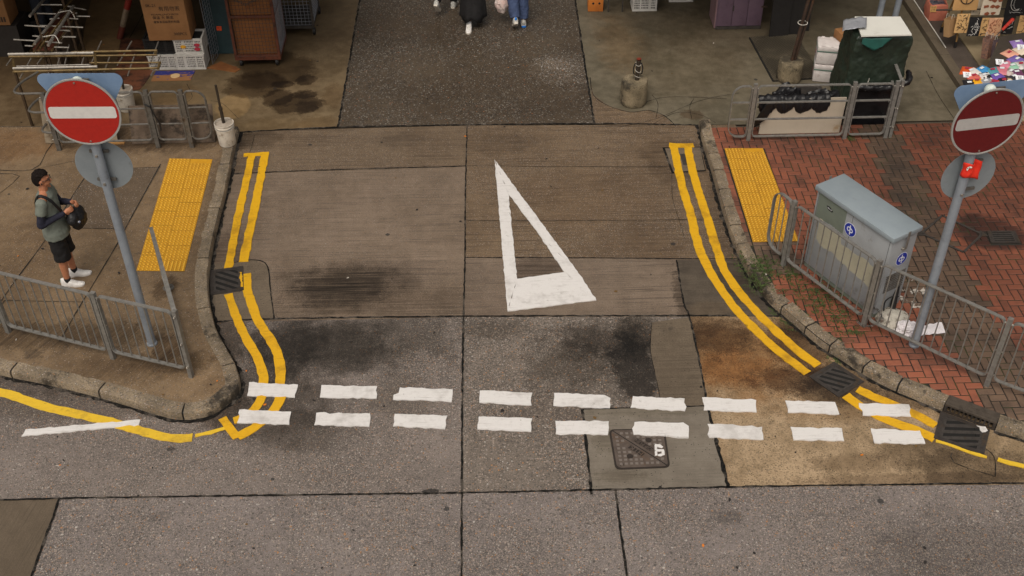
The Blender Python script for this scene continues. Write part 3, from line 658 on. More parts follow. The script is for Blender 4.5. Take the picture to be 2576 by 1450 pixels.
NOTE_U = ['white dash crossing the double yellow line below the rounded kerb corner, in the upper row', 'second white dash from the rounded kerb corner, in the upper row', 'white dash with a blob on its end, short of the long tarred joint, upper row', 'white dash just past the long tarred joint, upper row', 'white dash with one clipped corner, at the edge of the dark worn patch, upper row', 'white dash right above the one touching the manhole cover, upper row', 'white dash lying across the joint onto the yellowed slab, upper row', 'white dash next to the road drain on the yellowed slab, upper row', 'white dash smeared with yellow, over the double yellow line near the iron kerb inlet']
NOTE_L = ['white dash over the tip of the double yellow line, lower row near the kerb corner', 'second white dash from the rounded kerb corner, in the lower row', 'white dash just short of the long tarred joint, lower row', 'white dash just past the long tarred joint, lower row', 'white dash half on the greenish patch and touching the manhole corner, lower row', 'white dash overlapping the top edge of the manhole cover', 'white dash lying across the joint onto the yellowed slab, lower row', 'white dash alone in the middle of the yellowed slab, lower row', 'white dash in the lower row whose end meets the outer yellow line']
for i, o in enumerate(UP): marking('road_dash', o, M_white, NOTE_U[i], 'road marking', 'white give-way dashes')
for i, o in enumerate(LO): marking('road_dash', o, M_white, NOTE_L[i], 'road marking', 'white give-way dashes', z1=.0145 if i != 5 else .026)
marking('road_triangle', [(1244, 403), (1452, 684), (1500, 757), (1277, 785)], M_white, 'large hollow white give-way triangle painted on the road', 'road marking', z1=.014, hole=[(1279, 489), (1360, 597), (1420, 687), (1301, 704)])
marking('road_line', [(55, 1100), (65, 1083), (354, 1058), (350, 1071)], M_white, 'thin grubby white line crossing the curved yellow line', 'road marking', z1=.015)
# yellow lines: each double line is one marking with two lines
def yellow(label, parts, name='double_yellow_line', m=None, zs=0.0):
    root = thing(name, label, 'road marking', at(*parts[0][0][0]), group='yellow kerb lines')
    for i, (pts, w) in enumerate(parts): line(MB(), pts, w, .010 + .0006 * i + zs).build('line', m or M_yel, root, smooth=25)
    return root
WY = .115
yellow('double yellow line closed by a crossbar, running down to the drain by the left kerb', [([(634, 392), (601, 541), (574, 678)], .105), ([(668, 384), (659, 430), (644, 509), (630, 574), (613, 660)], .115), ([(613, 392), (640, 390), (664, 388)], .085)])
yellow('curved double yellow line from the left drain to a pointed end past the white dashes', [([(575, 741), (586, 776), (599, 810), (621, 856), (646, 896), (660, 936), (664, 964), (657, 1002), (639, 1032), (615, 1051), (588, 1060)], .105), ([(619, 690), (624, 737), (647, 803), (667, 836), (688, 869), (701, 902), (706, 936), (705, 968), (705, 1002), (689, 1034), (651, 1069), (598, 1101)], .115), ([(560, 1053), (577, 1076), (596, 1103)], .095)])
yellow('long curved double yellow line with a crossbar, beside the red brick pavement', [([(1693, 368), (1700, 395), (1708, 434), (1718, 476), (1729, 515), (1741, 550), (1747, 583), (1756, 616), (1768, 648), (1783, 678), (1803, 713), (1835, 759), (1858, 787), (1893, 824), (1941, 870), (1993, 911), (2031, 940)], WY), ([(1729, 368), (1736, 404), (1744, 437), (1755, 476), (1770, 522), (1781, 557), (1794, 600), (1806, 639), (1819, 674), (1838, 707), (1862, 740), (1903, 786), (1934, 817), (1976, 856), (2011, 887), (2057, 921)], WY), ([(1683, 366), (1715, 368), (1745, 367)], .11)])
yellow('short double yellow line between the two road drains, crossed by white dashes', [([(2127, 996), (2163, 1022), (2209, 1047), (2254, 1066), (2306, 1083), (2351, 1105)], WY), ([(2157, 980), (2195, 998), (2240, 1016), (2288, 1038), (2323, 1054), (2354, 1072)], WY)], zs=-.002)
yellow('single faded yellow line curving round the pavement corner under a white line', [([(-140, 962), (0, 988), (60, 1006), (120, 1026), (200, 1044), (300, 1069), (368, 1089), (438, 1104), (484, 1102)], .115), ([(491, 1097), (530, 1089), (568, 1078)], .05)], 'yellow_line', M_yelold, zs=-.002)
yellow('worn thin yellow line skirting the outer drain at the far kerb', [([(2354, 1110), (2400, 1124), (2440, 1139), (2482, 1152)], .035), ([(2510, 1156), (2540, 1166), (2600, 1180), (2700, 1200)], .055)], 'yellow_line', M_yelold)

# ------------------------------------------------------------------ drains and covers set in the ground
M_iron = paint('cast_iron', lin(70, 64, 60), lin(52, 47, 44), .5, .3, 18, .8, grime=lin(78, 64, 50), gscale=7, glevel=.58, bump=.25)
M_irondk = paint('dark_cast_iron', lin(74, 69, 65), lin(56, 51, 48), .5, .25, 14, .8, grime=lin(70, 56, 42), gscale=6, glevel=.62, bump=.25)
def quad_axes(px, z=0.0):
    W = [at(u, v, z) for u, v in px]; c = sum(W, Vector()) / 4
    ux = ((W[1] - W[0]) + (W[2] - W[3])) / 2; uy = ((W[0] - W[3]) + (W[1] - W[2])) / 2
    return c, ux, uy
def bilerp(px, z=0.0):
    W = [at(u, v, z) for u, v in px]
    return lambda s_, t_: (W[0] * (1 - s_) + W[1] * s_) * (1 - t_) + (W[3] * (1 - s_) + W[2] * s_) * t_
def grating(px, label, nslot, slope, z=0.0, zt=.012):
    """px: corners TL,TR,BR,BL; diagonal slots"""
    f_ = bilerp(px, z); c = f_(.5, .5); root = thing('drain_grating', label, 'drain', (c.x, c.y, z), group='slotted road drains')
    b = MB(); m = .11; e = [(0, 0), (1, 0), (1, 1), (0, 1)]; i_ = [(m, m), (1 - m, m), (1 - m, 1 - m), (m, 1 - m)]
    for k in range(4):
        j = (k + 1) % 4; q = [f_(*e[k]), f_(*e[j]), f_(*i_[j]), f_(*i_[k])]; b.prism([tuple(p[:2]) for p in q], z + .001, z + zt + .0005 * (k % 2), bottom=False)
    # lifting lugs
    for s_, t_ in ((.02, .5), (.98, .5), (.5, .02), (.5, .98)):
        q = [f_(s_ + a * .035, t_ + b_ * .035) for a, b_ in ((-1, -1), (1, -1), (1, 1), (-1, 1))]
    b.build('frame', M_iron, root, smooth=0)
    b = MB(); b.flat([tuple(f_(s_, t_)[:2]) for s_, t_ in i_], z + .004); b.build('pit', M_gap, root, smooth=0)
    # bars between the slots: diagonal stripes clipped to the inner square
    b = MB()
    def clip(poly_, fn):
        out = []
        for k in range(len(poly_)):
            A, B = poly_[k], poly_[(k + 1) % len(poly_)]; a, c_ = fn(A), fn(B)
            if a >= 0: out.append(A)
            if a * c_ < 0: tt = a / (a - c_); out.append((A[0] + (B[0] - A[0]) * tt, A[1] + (B[1] - A[1]) * tt))
        return out
    M2 = m + .001; step_ = (1 + abs(slope)) / nslot
    for k in range(-nslot, nslot * 2 + 1):
        lo = k * step_; hi = lo + step_ * .5
        sq = [(M2, M2), (1 - M2, M2), (1 - M2, 1 - M2), (M2, 1 - M2)]
        sq = clip(sq, lambda p: p[1] - slope * p[0] - lo); sq = clip(sq, lambda p: hi - (p[1] - slope * p[0])) if sq else sq
        if len(sq) > 2: b.prism([tuple(f_(*p)[:2]) for p in sq], z + .005, z + zt - .003, bottom=False)
    # centre rib strips closing the slot ends
    for a, c_ in (((m, m), (m + .05, 1 - m)), ((1 - m - .05, m), (1 - m, 1 - m))):
        b.prism([tuple(f_(*p)[:2]) for p in (a, (c_[0], a[1]), c_, (a[0], c_[1]))], z + .005, z + zt - .0025, bottom=False)
    b.build('bar', M_irondk, root, smooth=0)
    return root
grating([(527, 682), (612, 671), (614, 732), (530, 744)], 'slotted iron drain beside the left kerb, splashed with yellow paint', 7, .62)
grating([(2098, 912), (2174, 962), (2110, 1001), (2035, 949)], 'slotted iron drain at the end of the long curved double yellow line', 7, -.55)
grating([(2366, 1036), (2490, 1083), (2475, 1146), (2348, 1104)], 'slotted iron drain below the iron kerb inlet, spotted with white paint', 7, -.62)
# yellow splash on the first drain, white blot on the last
b = MB(); b.prism(ragged([at(603, 687), at(609, 687), at(612, 724), at(606, 724)], .03, .012), .008, .0160, bottom=False); tag(b.build('paint_splash', M_yel, smooth=0), 'yellow paint splash on the edge of the left drain', 'paint splash')
b = MB(); b.prism(ragged([at(2455, 1073), at(2478, 1076), at(2484, 1086), at(2470, 1090)], .03, .02), .008, .0160, bottom=False); tag(b.build('paint_splash', M_white, smooth=0), 'white paint blot on the drain below the kerb inlet', 'paint splash')
# kerb inlet: iron box with a barred mouth
pa, pb = at(2372, 1036), at(2500, 1084); d = (pb - pa); d.z = 0; Ln = d.length; d.normalize(); nn = Vector((-d.y, d.x, 0))
M_lidd = paint('worn_inlet_lid', lin(84, 75, 66), lin(60, 53, 47), .6, .2, 12, .8)
root = thing('kerb_inlet', 'dark iron kerb inlet with a barred mouth beside the outer drain', 'drain', pa)
def obox(b, a0, a1, n0, n1, z0, z1): b.prism([tuple((pa + d * a + nn * n)[:2]) for a, n in ((a0, n0), (a1, n0), (a1, n1), (a0, n1))], z0, z1)
b = MB(); obox(b, 0, Ln, .0, .165, ZP - .02, ZP + .004)
for i in range(9):
    for j in range(2): obox(b, .03 + i * (Ln - .06) / 9, .03 + i * (Ln - .06) / 9 + .045, .03 + j * .06, .03 + j * .06 + .035, ZP + .003, ZP + .007)
b.build('lid', M_lidd, root, smooth=0)
b = MB(); obox(b, 0, .03, .0, .2, .001, ZP - .02); obox(b, Ln - .03, Ln, .0, .2, .001, ZP - .02); obox(b, .03, Ln - .03, .0, .02, .001, .02)
for i in range(10): x = .06 + i * (Ln - .14) / 9; obox(b, x, x + .018, .006, .022, .02, ZP - .02)
b.build('mouth_bars', M_iron, root, smooth=0)
b = MB(); obox(b, .03, Ln - .03, .08, .2, .001, ZP - .021); b.build('back', M_gap, root, smooth=0)

# manhole cover with raised studs
mh = [(1531, 1082), (1672, 1080), (1686, 1178), (1548, 1183)]
f_ = bilerp(mh); c = f_(.5, .5)
M_mh = paint('worn_manhole_iron', lin(104, 92, 84), lin(84, 73, 66), .5, .3, 10, .7, grime=lin(108, 84, 66), gscale=4, glevel=.6, bump=.2)
M_mhd = paint('manhole_recess', lin(60, 52, 47), lin(44, 38, 34), .6, .3)
root = thing('manhole_cover', 'rusty square manhole cover with raised studs on the greenish patch', 'manhole cover', c)
def rr(x0, y0, x1, y1, r, n=5):
    out = []
    for cx_, cy_, a0 in ((x1 - r, y1 - r, 0), (x0 + r, y1 - r, 90), (x0 + r, y0 + r, 180), (x1 - r, y0 + r, 270)):
        for k in range(n + 1): a = R_(a0 + 90 * k / n); out.append((cx_ + r * math.cos(a), cy_ + r * math.sin(a)))
    return out
b = MB(); b.prism([tuple(f_(*p)[:2]) for p in rr(0, 0, 1, 1, .1)], .002, .010, bottom=False); b.build('frame', M_mhd, root, smooth=0)
b = MB(); b.prism([tuple(f_(*p)[:2]) for p in rr(.035, .035, .965, .965, .09)], .010, .0135, bottom=False); b.build('plate', M_mh, root, smooth=0)
b = MB()
for j in range(9):
    for i in range(9):
        s_, t_ = .12 + i * .095, .12 + j * .095
        if abs(s_ - t_) < .05 or (abs((s_ - .5) - (t_ - .5)) < .24 and abs(s_ + t_ - 1) < .42) or (i in (2, 6) and (i, j) in ((2, 6), (6, 2))): continue
        b.prism([tuple(f_(s_ + a * .026, t_ + q * .026)[:2]) for a, q in ((-1, -1), (1, -1), (1, 1), (-1, 1))], .0135, .0185, bottom=False)
b.build('stud', paint('worn_stud_iron', lin(132, 122, 114), lin(112, 102, 95), .45, .3), root, smooth=0)['kind'] = 'stuff'
b = MB(); b.prism([tuple(f_(*p)[:2]) for p in ((.06, .05), (.075, .045), (.95, .94), (.935, .95))], .0135, .0150, bottom=False); b.build('seam', M_gap, root, smooth=0)
def diagbox(b, c0, hl, hw, z0, z1):
    ax = Vector((.7071, .7071)); ay = Vector((-.7071, .7071)); q = [Vector(c0) + ax * a * hl + ay * e * hw for a, e in ((-1, -1), (1, -1), (1, 1), (-1, 1))]
    b.prism([tuple(f_(*p)[:2]) for p in q], z0, z1, bottom=False)
for cc, hl in (((.575, .42), .2), ((.43, .57), .17)):
    b = MB(); diagbox(b, cc, hl, .06, .0135, .017); b.build('name_plate', M_mh, root, smooth=0)
    b = MB(); diagbox(b, cc, hl - .012, .048, .017, .0175); b.build('name_plate_field', M_mhd, root, smooth=0)
for cc in ((.68, .30), (.30, .70)):
    p = f_(*cc); b = MB(); b.lathe((p.x, p.y, .0135), [(.035, 0), (.035, .004), (.022, .004), (.02, .001), (0, .001)], 16); b.build('key_hole', M_mhd, root, smooth=0)
FONT = None
def text_mesh(body, size, M, mat, name, parent, depth=.002, align='CENTER', bold=0.0, sx=1.0):
    cu = bpy.data.curves.new('lettering', 'FONT'); cu.body = body; cu.size = size; cu.extrude = depth / 2; cu.align_x = align; cu.align_y = 'CENTER'; cu.offset = bold
    to = bpy.data.objects.new('lettering_source', cu); COL.objects.link(to)
    dg = bpy.context.evaluated_depsgraph_get(); me = bpy.data.meshes.new_from_object(to.evaluated_get(dg))
    bpy.data.objects.remove(to); W = world_of(parent).inverted()
    me.transform(Matrix.Diagonal((sx, 1, 1, 1))); me.transform(W @ M); me.materials.clear(); me.materials.append(mat)
    o = bpy.data.objects.new(name, me); COL.objects.link(o); o.parent = parent; return o
def axes(org, ux, uy):
    ux = Vector(ux).normalized(); uz = ux.cross(Vector(uy)).normalized(); uy = uz.cross(ux)
    return Matrix(((ux.x, uy.x, uz.x, org[0]), (ux.y, uy.y, uz.y, org[1]), (ux.z, uy.z, uz.z, org[2]), (0, 0, 0, 1)))
dgn = (f_(0, 0) - f_(1, 1)); up_ = (f_(1, 0) - f_(0, 1)) * -1
p = f_(.43, .57); text_mesh('HTK', .085, axes((p.x, p.y, .0185), dgn, up_), M_mh, 'lettering', root, .002)
p = f_(.575, .42); text_mesh('HOP FUNG', .062, axes((p.x, p.y, .0185), dgn, up_), M_mh, 'lettering', root, .002)
p = f_(.13, .90); text_mesh('H', .07, axes((p.x, p.y, .0145), f_(1, .75) - f_(0, 1), f_(0, 0) - f_(.35, 1)), M_mhd, 'lettering', root, .002)
# white painted figure on the cover
b = MB()
for px_ in ([(1646, 1123), (1652, 1121), (1654, 1149), (1647, 1150)], [(1646, 1120), (1660, 1121), (1668, 1127), (1664, 1131), (1653, 1127)], [(1652, 1133), (1670, 1134), (1670, 1139), (1653, 1139)], [(1664, 1136), (1671, 1137), (1672, 1147), (1662, 1151), (1655, 1150), (1655, 1146), (1664, 1144)]):
    b.prism(ragged([at(u, v) for u, v in px_], .03, .004), .0134, .0192 + .0003 * len(b.f) / 100, bottom=False)
tag(b.build('painted_mark', M_white, smooth=0), 'white painted figure on the manhole cover', 'paint mark')

# square junction cover under the top of the right double yellow line
f_ = bilerp([(1666, 372), (1762, 370), (1776, 432), (1690, 437)])
root = thing('road_cover', 'small square road cover with a dark centre plate under the yellow crossbar', 'manhole cover', f_(.5, .5))
b = MB(); b.flat([tuple(f_(*p)[:2]) for p in ((0, 0), (1, 0), (1, 1), (0, 1))], .0035); b.build('joint', M_tar, root, smooth=0)
b = MB(); b.flat([tuple(f_(*p)[:2]) for p in ((.06, .04), (.98, .04), (.98, .95), (.06, .95))], .006); b.build('surround', M_slabF2, root, smooth=0)
b = MB(); b.flat([tuple(f_(*p)[:2]) for p in ((.40, .28), (.62, .28), (.62, .72), (.40, .72))], .0075); b.build('plate', M_irondk, root, smooth=0)

# ---- tactile paving strips: yellow plates with blister domes
def tactile(px, nx, ny, label):
    f_ = bilerp(px, ZP); c = f_(.5, .5); z = ZP + .004
    root = thing('tactile_paving', label, 'tactile paving', (c.x, c.y, ZP), group='yellow tactile strips')
    HOLES.append([tuple(f_(*p)[:2]) for p in ((.01, .01), (.99, .01), (.99, .99), (.01, .99))])
    for j in range(ny):
        for i in range(nx):
            g = .0022; sh = .35 / ny if i % 2 else 0
            s0, s1 = i / nx + g, (i + 1) / nx - g; t0, t1 = j / ny + g * .6, (j + 1) / ny - g * .6
            if sh:
                t0 += sh; t1 = min(1 - g, t1 + sh)
                if j == 0:
                    pass
            b = MB(); dz = random.uniform(-.0015, .0015); q = [f_(s0, t0), f_(s1, t0), f_(s1, t1), f_(s0, t1)]; b.prism([tuple(p[:2]) for p in q], ZP - .004, z + dz, bottom=False)
            for a in range(6):
                for e in range(6):
                    tt = t0 + (t1 - t0) * (e + .5) / 6
                    p = f_(s0 + (s1 - s0) * (a + .5) / 6, tt); r = .0165
                    b.mi = 1; b.lathe((p.x, p.y, z + dz), [(r * 1.35, .0006), (r * 1.34, .0008)], 10); b.mi = 2; b.lathe((p.x, p.y, z + dz), [(r, 0), (r * .85, .005), (r * .5, .0075), (0, .008)], 10); b.mi = 0
            b.build('plate', [M_tac, M_tacd, M_tacl], root, smooth=40)
        if nx > 1 and j == 0:
            b = MB(); q = [f_(.5 + .004, .003), f_(.996, .003), f_(.996, .35 / ny), f_(.504, .35 / ny)]; b.prism([tuple(p[:2]) for p in q], ZP - .004, z, bottom=False); b.build('plate', M_tac, root, smooth=40)
    b = MB(); b.flat([tuple(f_(*p)[:2]) for p in ((0, 0), (1, 0), (1, 1), (0, 1))], ZP + .0015); b.build('bed', M_tar, root, smooth=0)
    return root
M_tacd = paint('tactile_grime', lin(150, 104, 26), lin(136, 92, 24), .6)
M_tacl = paint('worn_tactile_dome', lin(218, 166, 52), lin(196, 146, 42), .5, space='pos')
M_tac = paint('yellow_tactile_plate', lin(204, 150, 36), lin(184, 130, 30), .5, 0, 6, .6, grime=lin(150, 112, 40), gscale=8, glevel=.63, bump=.15, space='pos')
tactile([(426, 399), (535, 401), (464, 684), (343, 682)], 2, 8, 'yellow blister tactile strip on the brown concrete pavement')
tactile([(1822, 374), (1919, 373), (2010, 608), (1894, 610)], 2, 8, 'yellow blister tactile strip in the red brick pavement')

# covers set in the brick pavement
HOLES.append(D([(2360, 595), (2500, 595), (2500, 622), (2360, 622)], ZP)); HOLES.pop()
root = thing('brick_cover', 'brick-filled square inspection cover outlined by a thin metal frame', 'manhole cover', at(2430, 590, ZP))
W = [at(*p, ZP) for p in ((2354, 544), (2451, 583), (2421, 631), (2323, 584))]
W = [at(*p, ZP) for p in ((2370, 543), (2471, 590), (2424, 635), (2318, 588))]
b = MB()
for i in range(4): b.bar(W[i] + Vector((0, 0, .002)), W[(i + 1) % 4] + Vector((0, 0, .002)), .03, .012)
b.build('frame', M_irondk, root, smooth=0)
for q in (W[3], W[1]): b = MB(); b.prism([tuple((q + Vector(e))[:2]) for e in ((-.07, -.05, 0), (.07, -.05, 0), (.0, .09, 0))], ZP, ZP + .006); b.build('corner_plate', M_iron, root, smooth=0)
gq = [(2482, 583), (2553, 583), (2568, 613), (2492, 613)]; HOLES.append(D(gq, ZP))
grating(gq, 'small iron drain in the dark stain on the brick pavement', 6, 0.0, ZP - .01, .014)['group'] = 'pavement drains'
build_bricks()

# ---- small litter scattered over the ground
M_lit = [paint('pale_scrap', lin(176, 168, 158), None, .8), paint('dark_scrap', lin(40, 36, 34), None, .8), paint('orange_scrap', lin(206, 120, 40), None, .8), paint('leaf_scrap', lin(110, 84, 48), None, .8)]
def litter():
    rnd = random.Random(21); b = MB()
    spots = [(rnd.uniform(-20, 2590), rnd.uniform(5, 1440)) for _ in range(120)] + [(550 + rnd.gauss(0, 60), 985 + rnd.gauss(0, 22)) for _ in range(16)] + [(703, 1105), (1455, 1000), (1515, 480), (580, 225), (1640, 180), (1795, 110), (2230, 850), (2330, 700)]
    for u, v in spots:
        right = u > np.interp(v, [316, 600, 800, 1036, 1110], [1757, 1838, 1975, 2372, 2576]) + 20 and v > 330; left = v > 380 and u < np.interp(v, [330, 600, 740, 900, 960, 1040], [600, 540, 520, 570, 590, 300]) - 14
        p = at(u, v, ZP if (right or left) else 0); p.z += .0135 if (right or left) else .009
        k = rnd.random(); b.mi = 0 if k < .14 else 1 if k < .72 else 2 if k < .8 else 3
        if 2000 < u < 2380 and 450 < v < 830: continue
        a = rnd.uniform(0, 6.28); L = rnd.uniform(.008, .026); w = L * rnd.uniform(.3, .9); ca, sa = math.cos(a), math.sin(a)
        q = [p + Vector((x * ca - y * sa, x * sa + y * ca, z)) for x, y, z in ((-L, -w * .6, 0), (0, -w, .003), (L, -w * .2, .001), (L * .6, w, .004), (-L * .5, w * .8, .001))]; b.add(q + [c - Vector((0, 0, .003)) for c in q], [(0, 1, 2, 3, 4)] + [(i, 5 + i, 5 + (i + 1) % 5, (i + 1) % 5) for i in range(5)])
    tag(b.build('litter', M_lit, smooth=0), 'tiny scraps of litter and dropped leaves scattered over the road and pavements', 'litter', kind='stuff')
litter()

# ------------------------------------------------------------------ street furniture
M_galv = paint('galvanised_steel', lin(134, 131, 126), lin(106, 103, 98), .42, .3, 16, .7, grime=lin(86, 74, 60), gscale=7, glevel=.66)
M_galvd = paint('weathered_steel', lin(112, 108, 102), lin(84, 80, 75), .45, .4, 14, .8, grime=lin(80, 62, 44), gscale=6, glevel=.60)
M_pole = paint('gray_pole_paint', lin(142, 148, 156), lin(120, 126, 135), .5, .15, 5, .7, grime=lin(96, 92, 88), gscale=5, glevel=.64)
M_back = paint('blue_gray_sign_back', lin(126, 150, 180), lin(108, 132, 164), .5, .1, 3, .8, grime=lin(92, 104, 120), gscale=5, glevel=.64)
M_backg = paint('gray_sign_back', lin(134, 140, 144), lin(120, 127, 132), .5, .1, 3, .8, grime=lin(104, 106, 108), gscale=5, glevel=.66)
M_red = paint('red_sign_sheet', lin(170, 38, 29), lin(152, 32, 25), .45, 0, 30, .5)
M_redd = paint('shaded_red_sign_sheet', lin(98, 21, 23), lin(84, 18, 20), .45, 0, 30, .5, grime=lin(160, 120, 110), gscale=16, glevel=.74)  # corner shade painted into the red of the right-hand sign
M_wsheetd = paint('shaded_white_sign_sheet', lin(176, 171, 168), lin(160, 156, 153), .5, 0, 20, .5)  # white of the same sign, darkened to carry that shade
M_wsheet = paint('white_sign_sheet', lin(212, 207, 202), lin(196, 191, 187), .5, 0, 20, .5)
M_rim = paint('sign_rim', lin(178, 176, 172), lin(150, 148, 145), .45, .3)
M_cap = paint('pale_pole_cap', lin(206, 214, 206), lin(190, 198, 190), .5)
M_bolt = paint('bolt_steel', lin(190, 184, 174), lin(120, 108, 96), .35, .8, 30)
def circ(r, n=48, a0=0): return [(r * math.cos(a0 + 2 * math.pi * i / n), r * math.sin(a0 + 2 * math.pi * i / n)) for i in range(n)]
def sign_post(base, yaw, label, zc, dz2, ztri, h, red, dxs=0.0, dx2=0.0):
    root = thing('sign_post', label, 'road sign', base, 0, 'no-entry sign posts'); B = Vector(base)
    r = .05; b = MB(); b.tube(B + Vector((0, 0, -.02)), B + Vector((0, 0, h)), r, n=20); b.lathe(B, [(r + .012, 0), (r + .012, .02), (r + .004, .03)], 20); b.build('pole', M_pole, root)
    b = MB(); b.ball(B + Vector((0, 0, h - .03)), (.058, .058, .062), 20, 12); b.build('pole_cap', M_cap, root)
    ux = Vector((math.cos(yaw), math.sin(yaw), 0)); fw = Vector((math.sin(yaw), -math.cos(yaw), 0)); uz = Vector((0, 0, 1))
    fc = B + fw * .075 + ux * dxs + Vector((0, 0, zc - B.z))
    b = MB(); b.plate(circ(.375, 64), fc, ux, uz, .004); b.sweep([fc + ux * x + uz * z for x, z in circ(.371, 64)], [(-.006, -.008), (.006, -.008), (.006, .010), (-.006, .010)], closed=True, up=fw); sp = b.build('no_entry_plate', M_rim, root)
    b = MB(); b.plate(circ(.357, 64), fc + fw * .0045, ux, uz, .0015); b.build('red_face', red, sp, smooth=0)
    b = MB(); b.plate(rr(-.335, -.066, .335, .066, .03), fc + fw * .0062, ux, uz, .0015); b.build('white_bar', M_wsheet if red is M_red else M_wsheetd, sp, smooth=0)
    for dz in (.335, -.335):
        b = MB(); p = fc + uz * dz + fw * .008; b.tube(p, p + fw * .008, .011, .009, 10); b.build('bolt', M_bolt, sp)
    # the two plates that face the far street, seen from behind
    bc = B - fw * .075 + ux * dx2 + Vector((0, 0, dz2 - B.z))
    b = MB(); b.plate(circ(.298, 64), bc + fw * .002, ux, uz, .004); lp = b.build('round_plate_back', M_backg, root, smooth=30)
    for dz in (.19, -.16):
        b = MB(); p = bc + fw * .03 + uz * dz; b.bar(p - ux * .10, p + ux * .10, .02, .03, uz); b.build('bracket', M_galvd, lp)
        b = MB(); p = B + fw * r + Vector((0, 0, dz2 - B.z + dz)); b.tube(p, p + fw * .014, .016, .013, 10); b.build('bolt', M_bolt, lp)
    w = .48; rad = .075; tri = []
    V = [Vector((-w, 0)), Vector((0, -.80)), Vector((w, 0))]
    for i in range(3):
        a, c, d = V[i - 1], V[i], V[(i + 1) % 3]; e1 = (a - c).normalized(); e2 = (d - c).normalized(); hb = (e1 + e2).normalized(); ang = math.acos(max(-1, min(1, e1.dot(e2)))) / 2
        cc = c + hb * rad / math.sin(ang); s1 = c + e1 * rad / math.tan(ang); s2 = c + e2 * rad / math.tan(ang); a1 = math.atan2(*(s1 - cc).yx); a2 = math.atan2(*(s2 - cc).yx)
        da = (a2 - a1 + math.pi) % (2 * math.pi) - math.pi
        tri += [(cc.x + rad * math.cos(a1 + da * k / 8), cc.y + rad * math.sin(a1 + da * k / 8)) for k in range(9)]
    tc = B - fw * .075 + ux * dx2 + Vector((0, 0, ztri - B.z))
    b = MB(); b.plate(tri, tc + fw * .002, ux, uz, .004); tp = b.build('triangle_plate_back', M_back, root, smooth=30)
    b = MB(); p = tc + fw * .03 - uz * .06; b.bar(p - ux * .10, p + ux * .10, .02, .03, uz); b.build('bracket', M_galvd, tp)
    return root
sign_post(at(383, 865, ZP), R_(-1.5), 'no-entry sign on a gray pole standing inside the bent railing near the man', 3.325, 2.60, 3.68, 3.53, M_red)
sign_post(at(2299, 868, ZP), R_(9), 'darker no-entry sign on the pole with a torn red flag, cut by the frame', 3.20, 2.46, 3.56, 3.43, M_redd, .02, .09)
# torn red flag wrapped on the right-hand pole
M_flag = paint('red_flag_cloth', lin(232, 52, 30), lin(205, 36, 24), .7, 0, 12, .6); M_flagw = paint('flag_emblem_white', lin(235, 228, 222), None, .7)
B = at(2299, 868, ZP); fl = B + Vector((0, -.062, 2.50)); root = thing('flag', 'torn red flag with a white flower emblem tied round the sign pole', 'flag', fl)
b = MB(); n, m_ = 12, 9; vs = []
for i in range(n):
    for j in range(m_):
        u, v = i / (n - 1), j / (m_ - 1)
        a = R_(200 + 190 * min(u * 1.5, 1)); rr_ = .060 + .006 * math.sin(v * 9 + u * 5)
        x, y = rr_ * math.cos(a), rr_ * math.sin(a) + .062
        if u > .66: k = (u - .66) / .34; x += k * .10; y += -k * .02
        z = -.02 + .09 - v * (.15 + .10 * u) + .012 * math.sin(u * 11 + v * 4)
        vs.append(fl + Vector((x, y - .0, z)))
b.add(vs, [(i * m_ + j, (i + 1) * m_ + j, (i + 1) * m_ + j + 1, i * m_ + j + 1) for i in range(n - 1) for j in range(m_ - 1)])
o = b.build('cloth', M_flag, root, smooth=180); s_ = o.modifiers.new('thick', 'SOLIDIFY'); s_.thickness = .003
for k in range(3):
    b = MB(); a = R_(70 + 62 * k); c0 = fl + Vector((-.005, -.008, .022)); pts = [(.010 * math.cos(q) + .02, .017 * math.sin(q) * (1 + .4 * math.cos(q))) for q in [2 * math.pi * i / 10 for i in range(10)]]
    b.plate([(x * math.cos(a) - y * math.sin(a), x * math.sin(a) + y * math.cos(a)) for x, y in pts], c0, (1, 0, 0), (0, 0, 1), .002); b.build('petal', M_flagw, root)

# ---- railings
def loop(b, pts, nrm, w, h, closed=True):
    """flat-bar frame: section w along nrm, h in plane"""
    pts = [Vector(p) for p in pts]; n = len(pts); nrm = Vector(nrm); vs = []
    for i, p in enumerate(pts):
        d = (pts[(i + 1) % n] - pts[i - 1]) if closed else pts[min(i + 1, n - 1)] - pts[max(i - 1, 0)]
        d.normalize(); y = d.cross(nrm).normalized()
        vs += [p + nrm * a * w / 2 + y * c * h / 2 for a, c in ((-1, -1), (1, -1), (1, 1), (-1, 1))]
    fs = []
    for i in range(n if closed else n - 1):
        j = (i + 1) % n
        for q in range(4): r = (q + 1) % 4; fs.append((i * 4 + q, i * 4 + r, j * 4 + r, j * 4 + q))
    if not closed: fs += [(3, 2, 1, 0), tuple((n - 1) * 4 + q for q in range(4))]
    b.add(vs, fs)
def rpath(p, d, x0, x1, z0, z1, r0, r1, n=6):
    """rounded rectangle in the vertical plane through p along d; r0/r1 corner radii at the x0/x1 ends"""
    out = []
    for cx_, cz, a0, r in ((x1 - r1, z1 - r1, 0, r1), (x0 + r0, z1 - r0, 90, r0), (x0 + r0, z0 + r0, 180, r0), (x1 - r1, z0 + r1, 270, r1)):
        for k in range(n + 1): a = R_(a0 + 90 * k / n); out.append(p + d * (cx_ + r * math.cos(a)) + Vector((0, 0, cz + r * math.sin(a))))
    return out
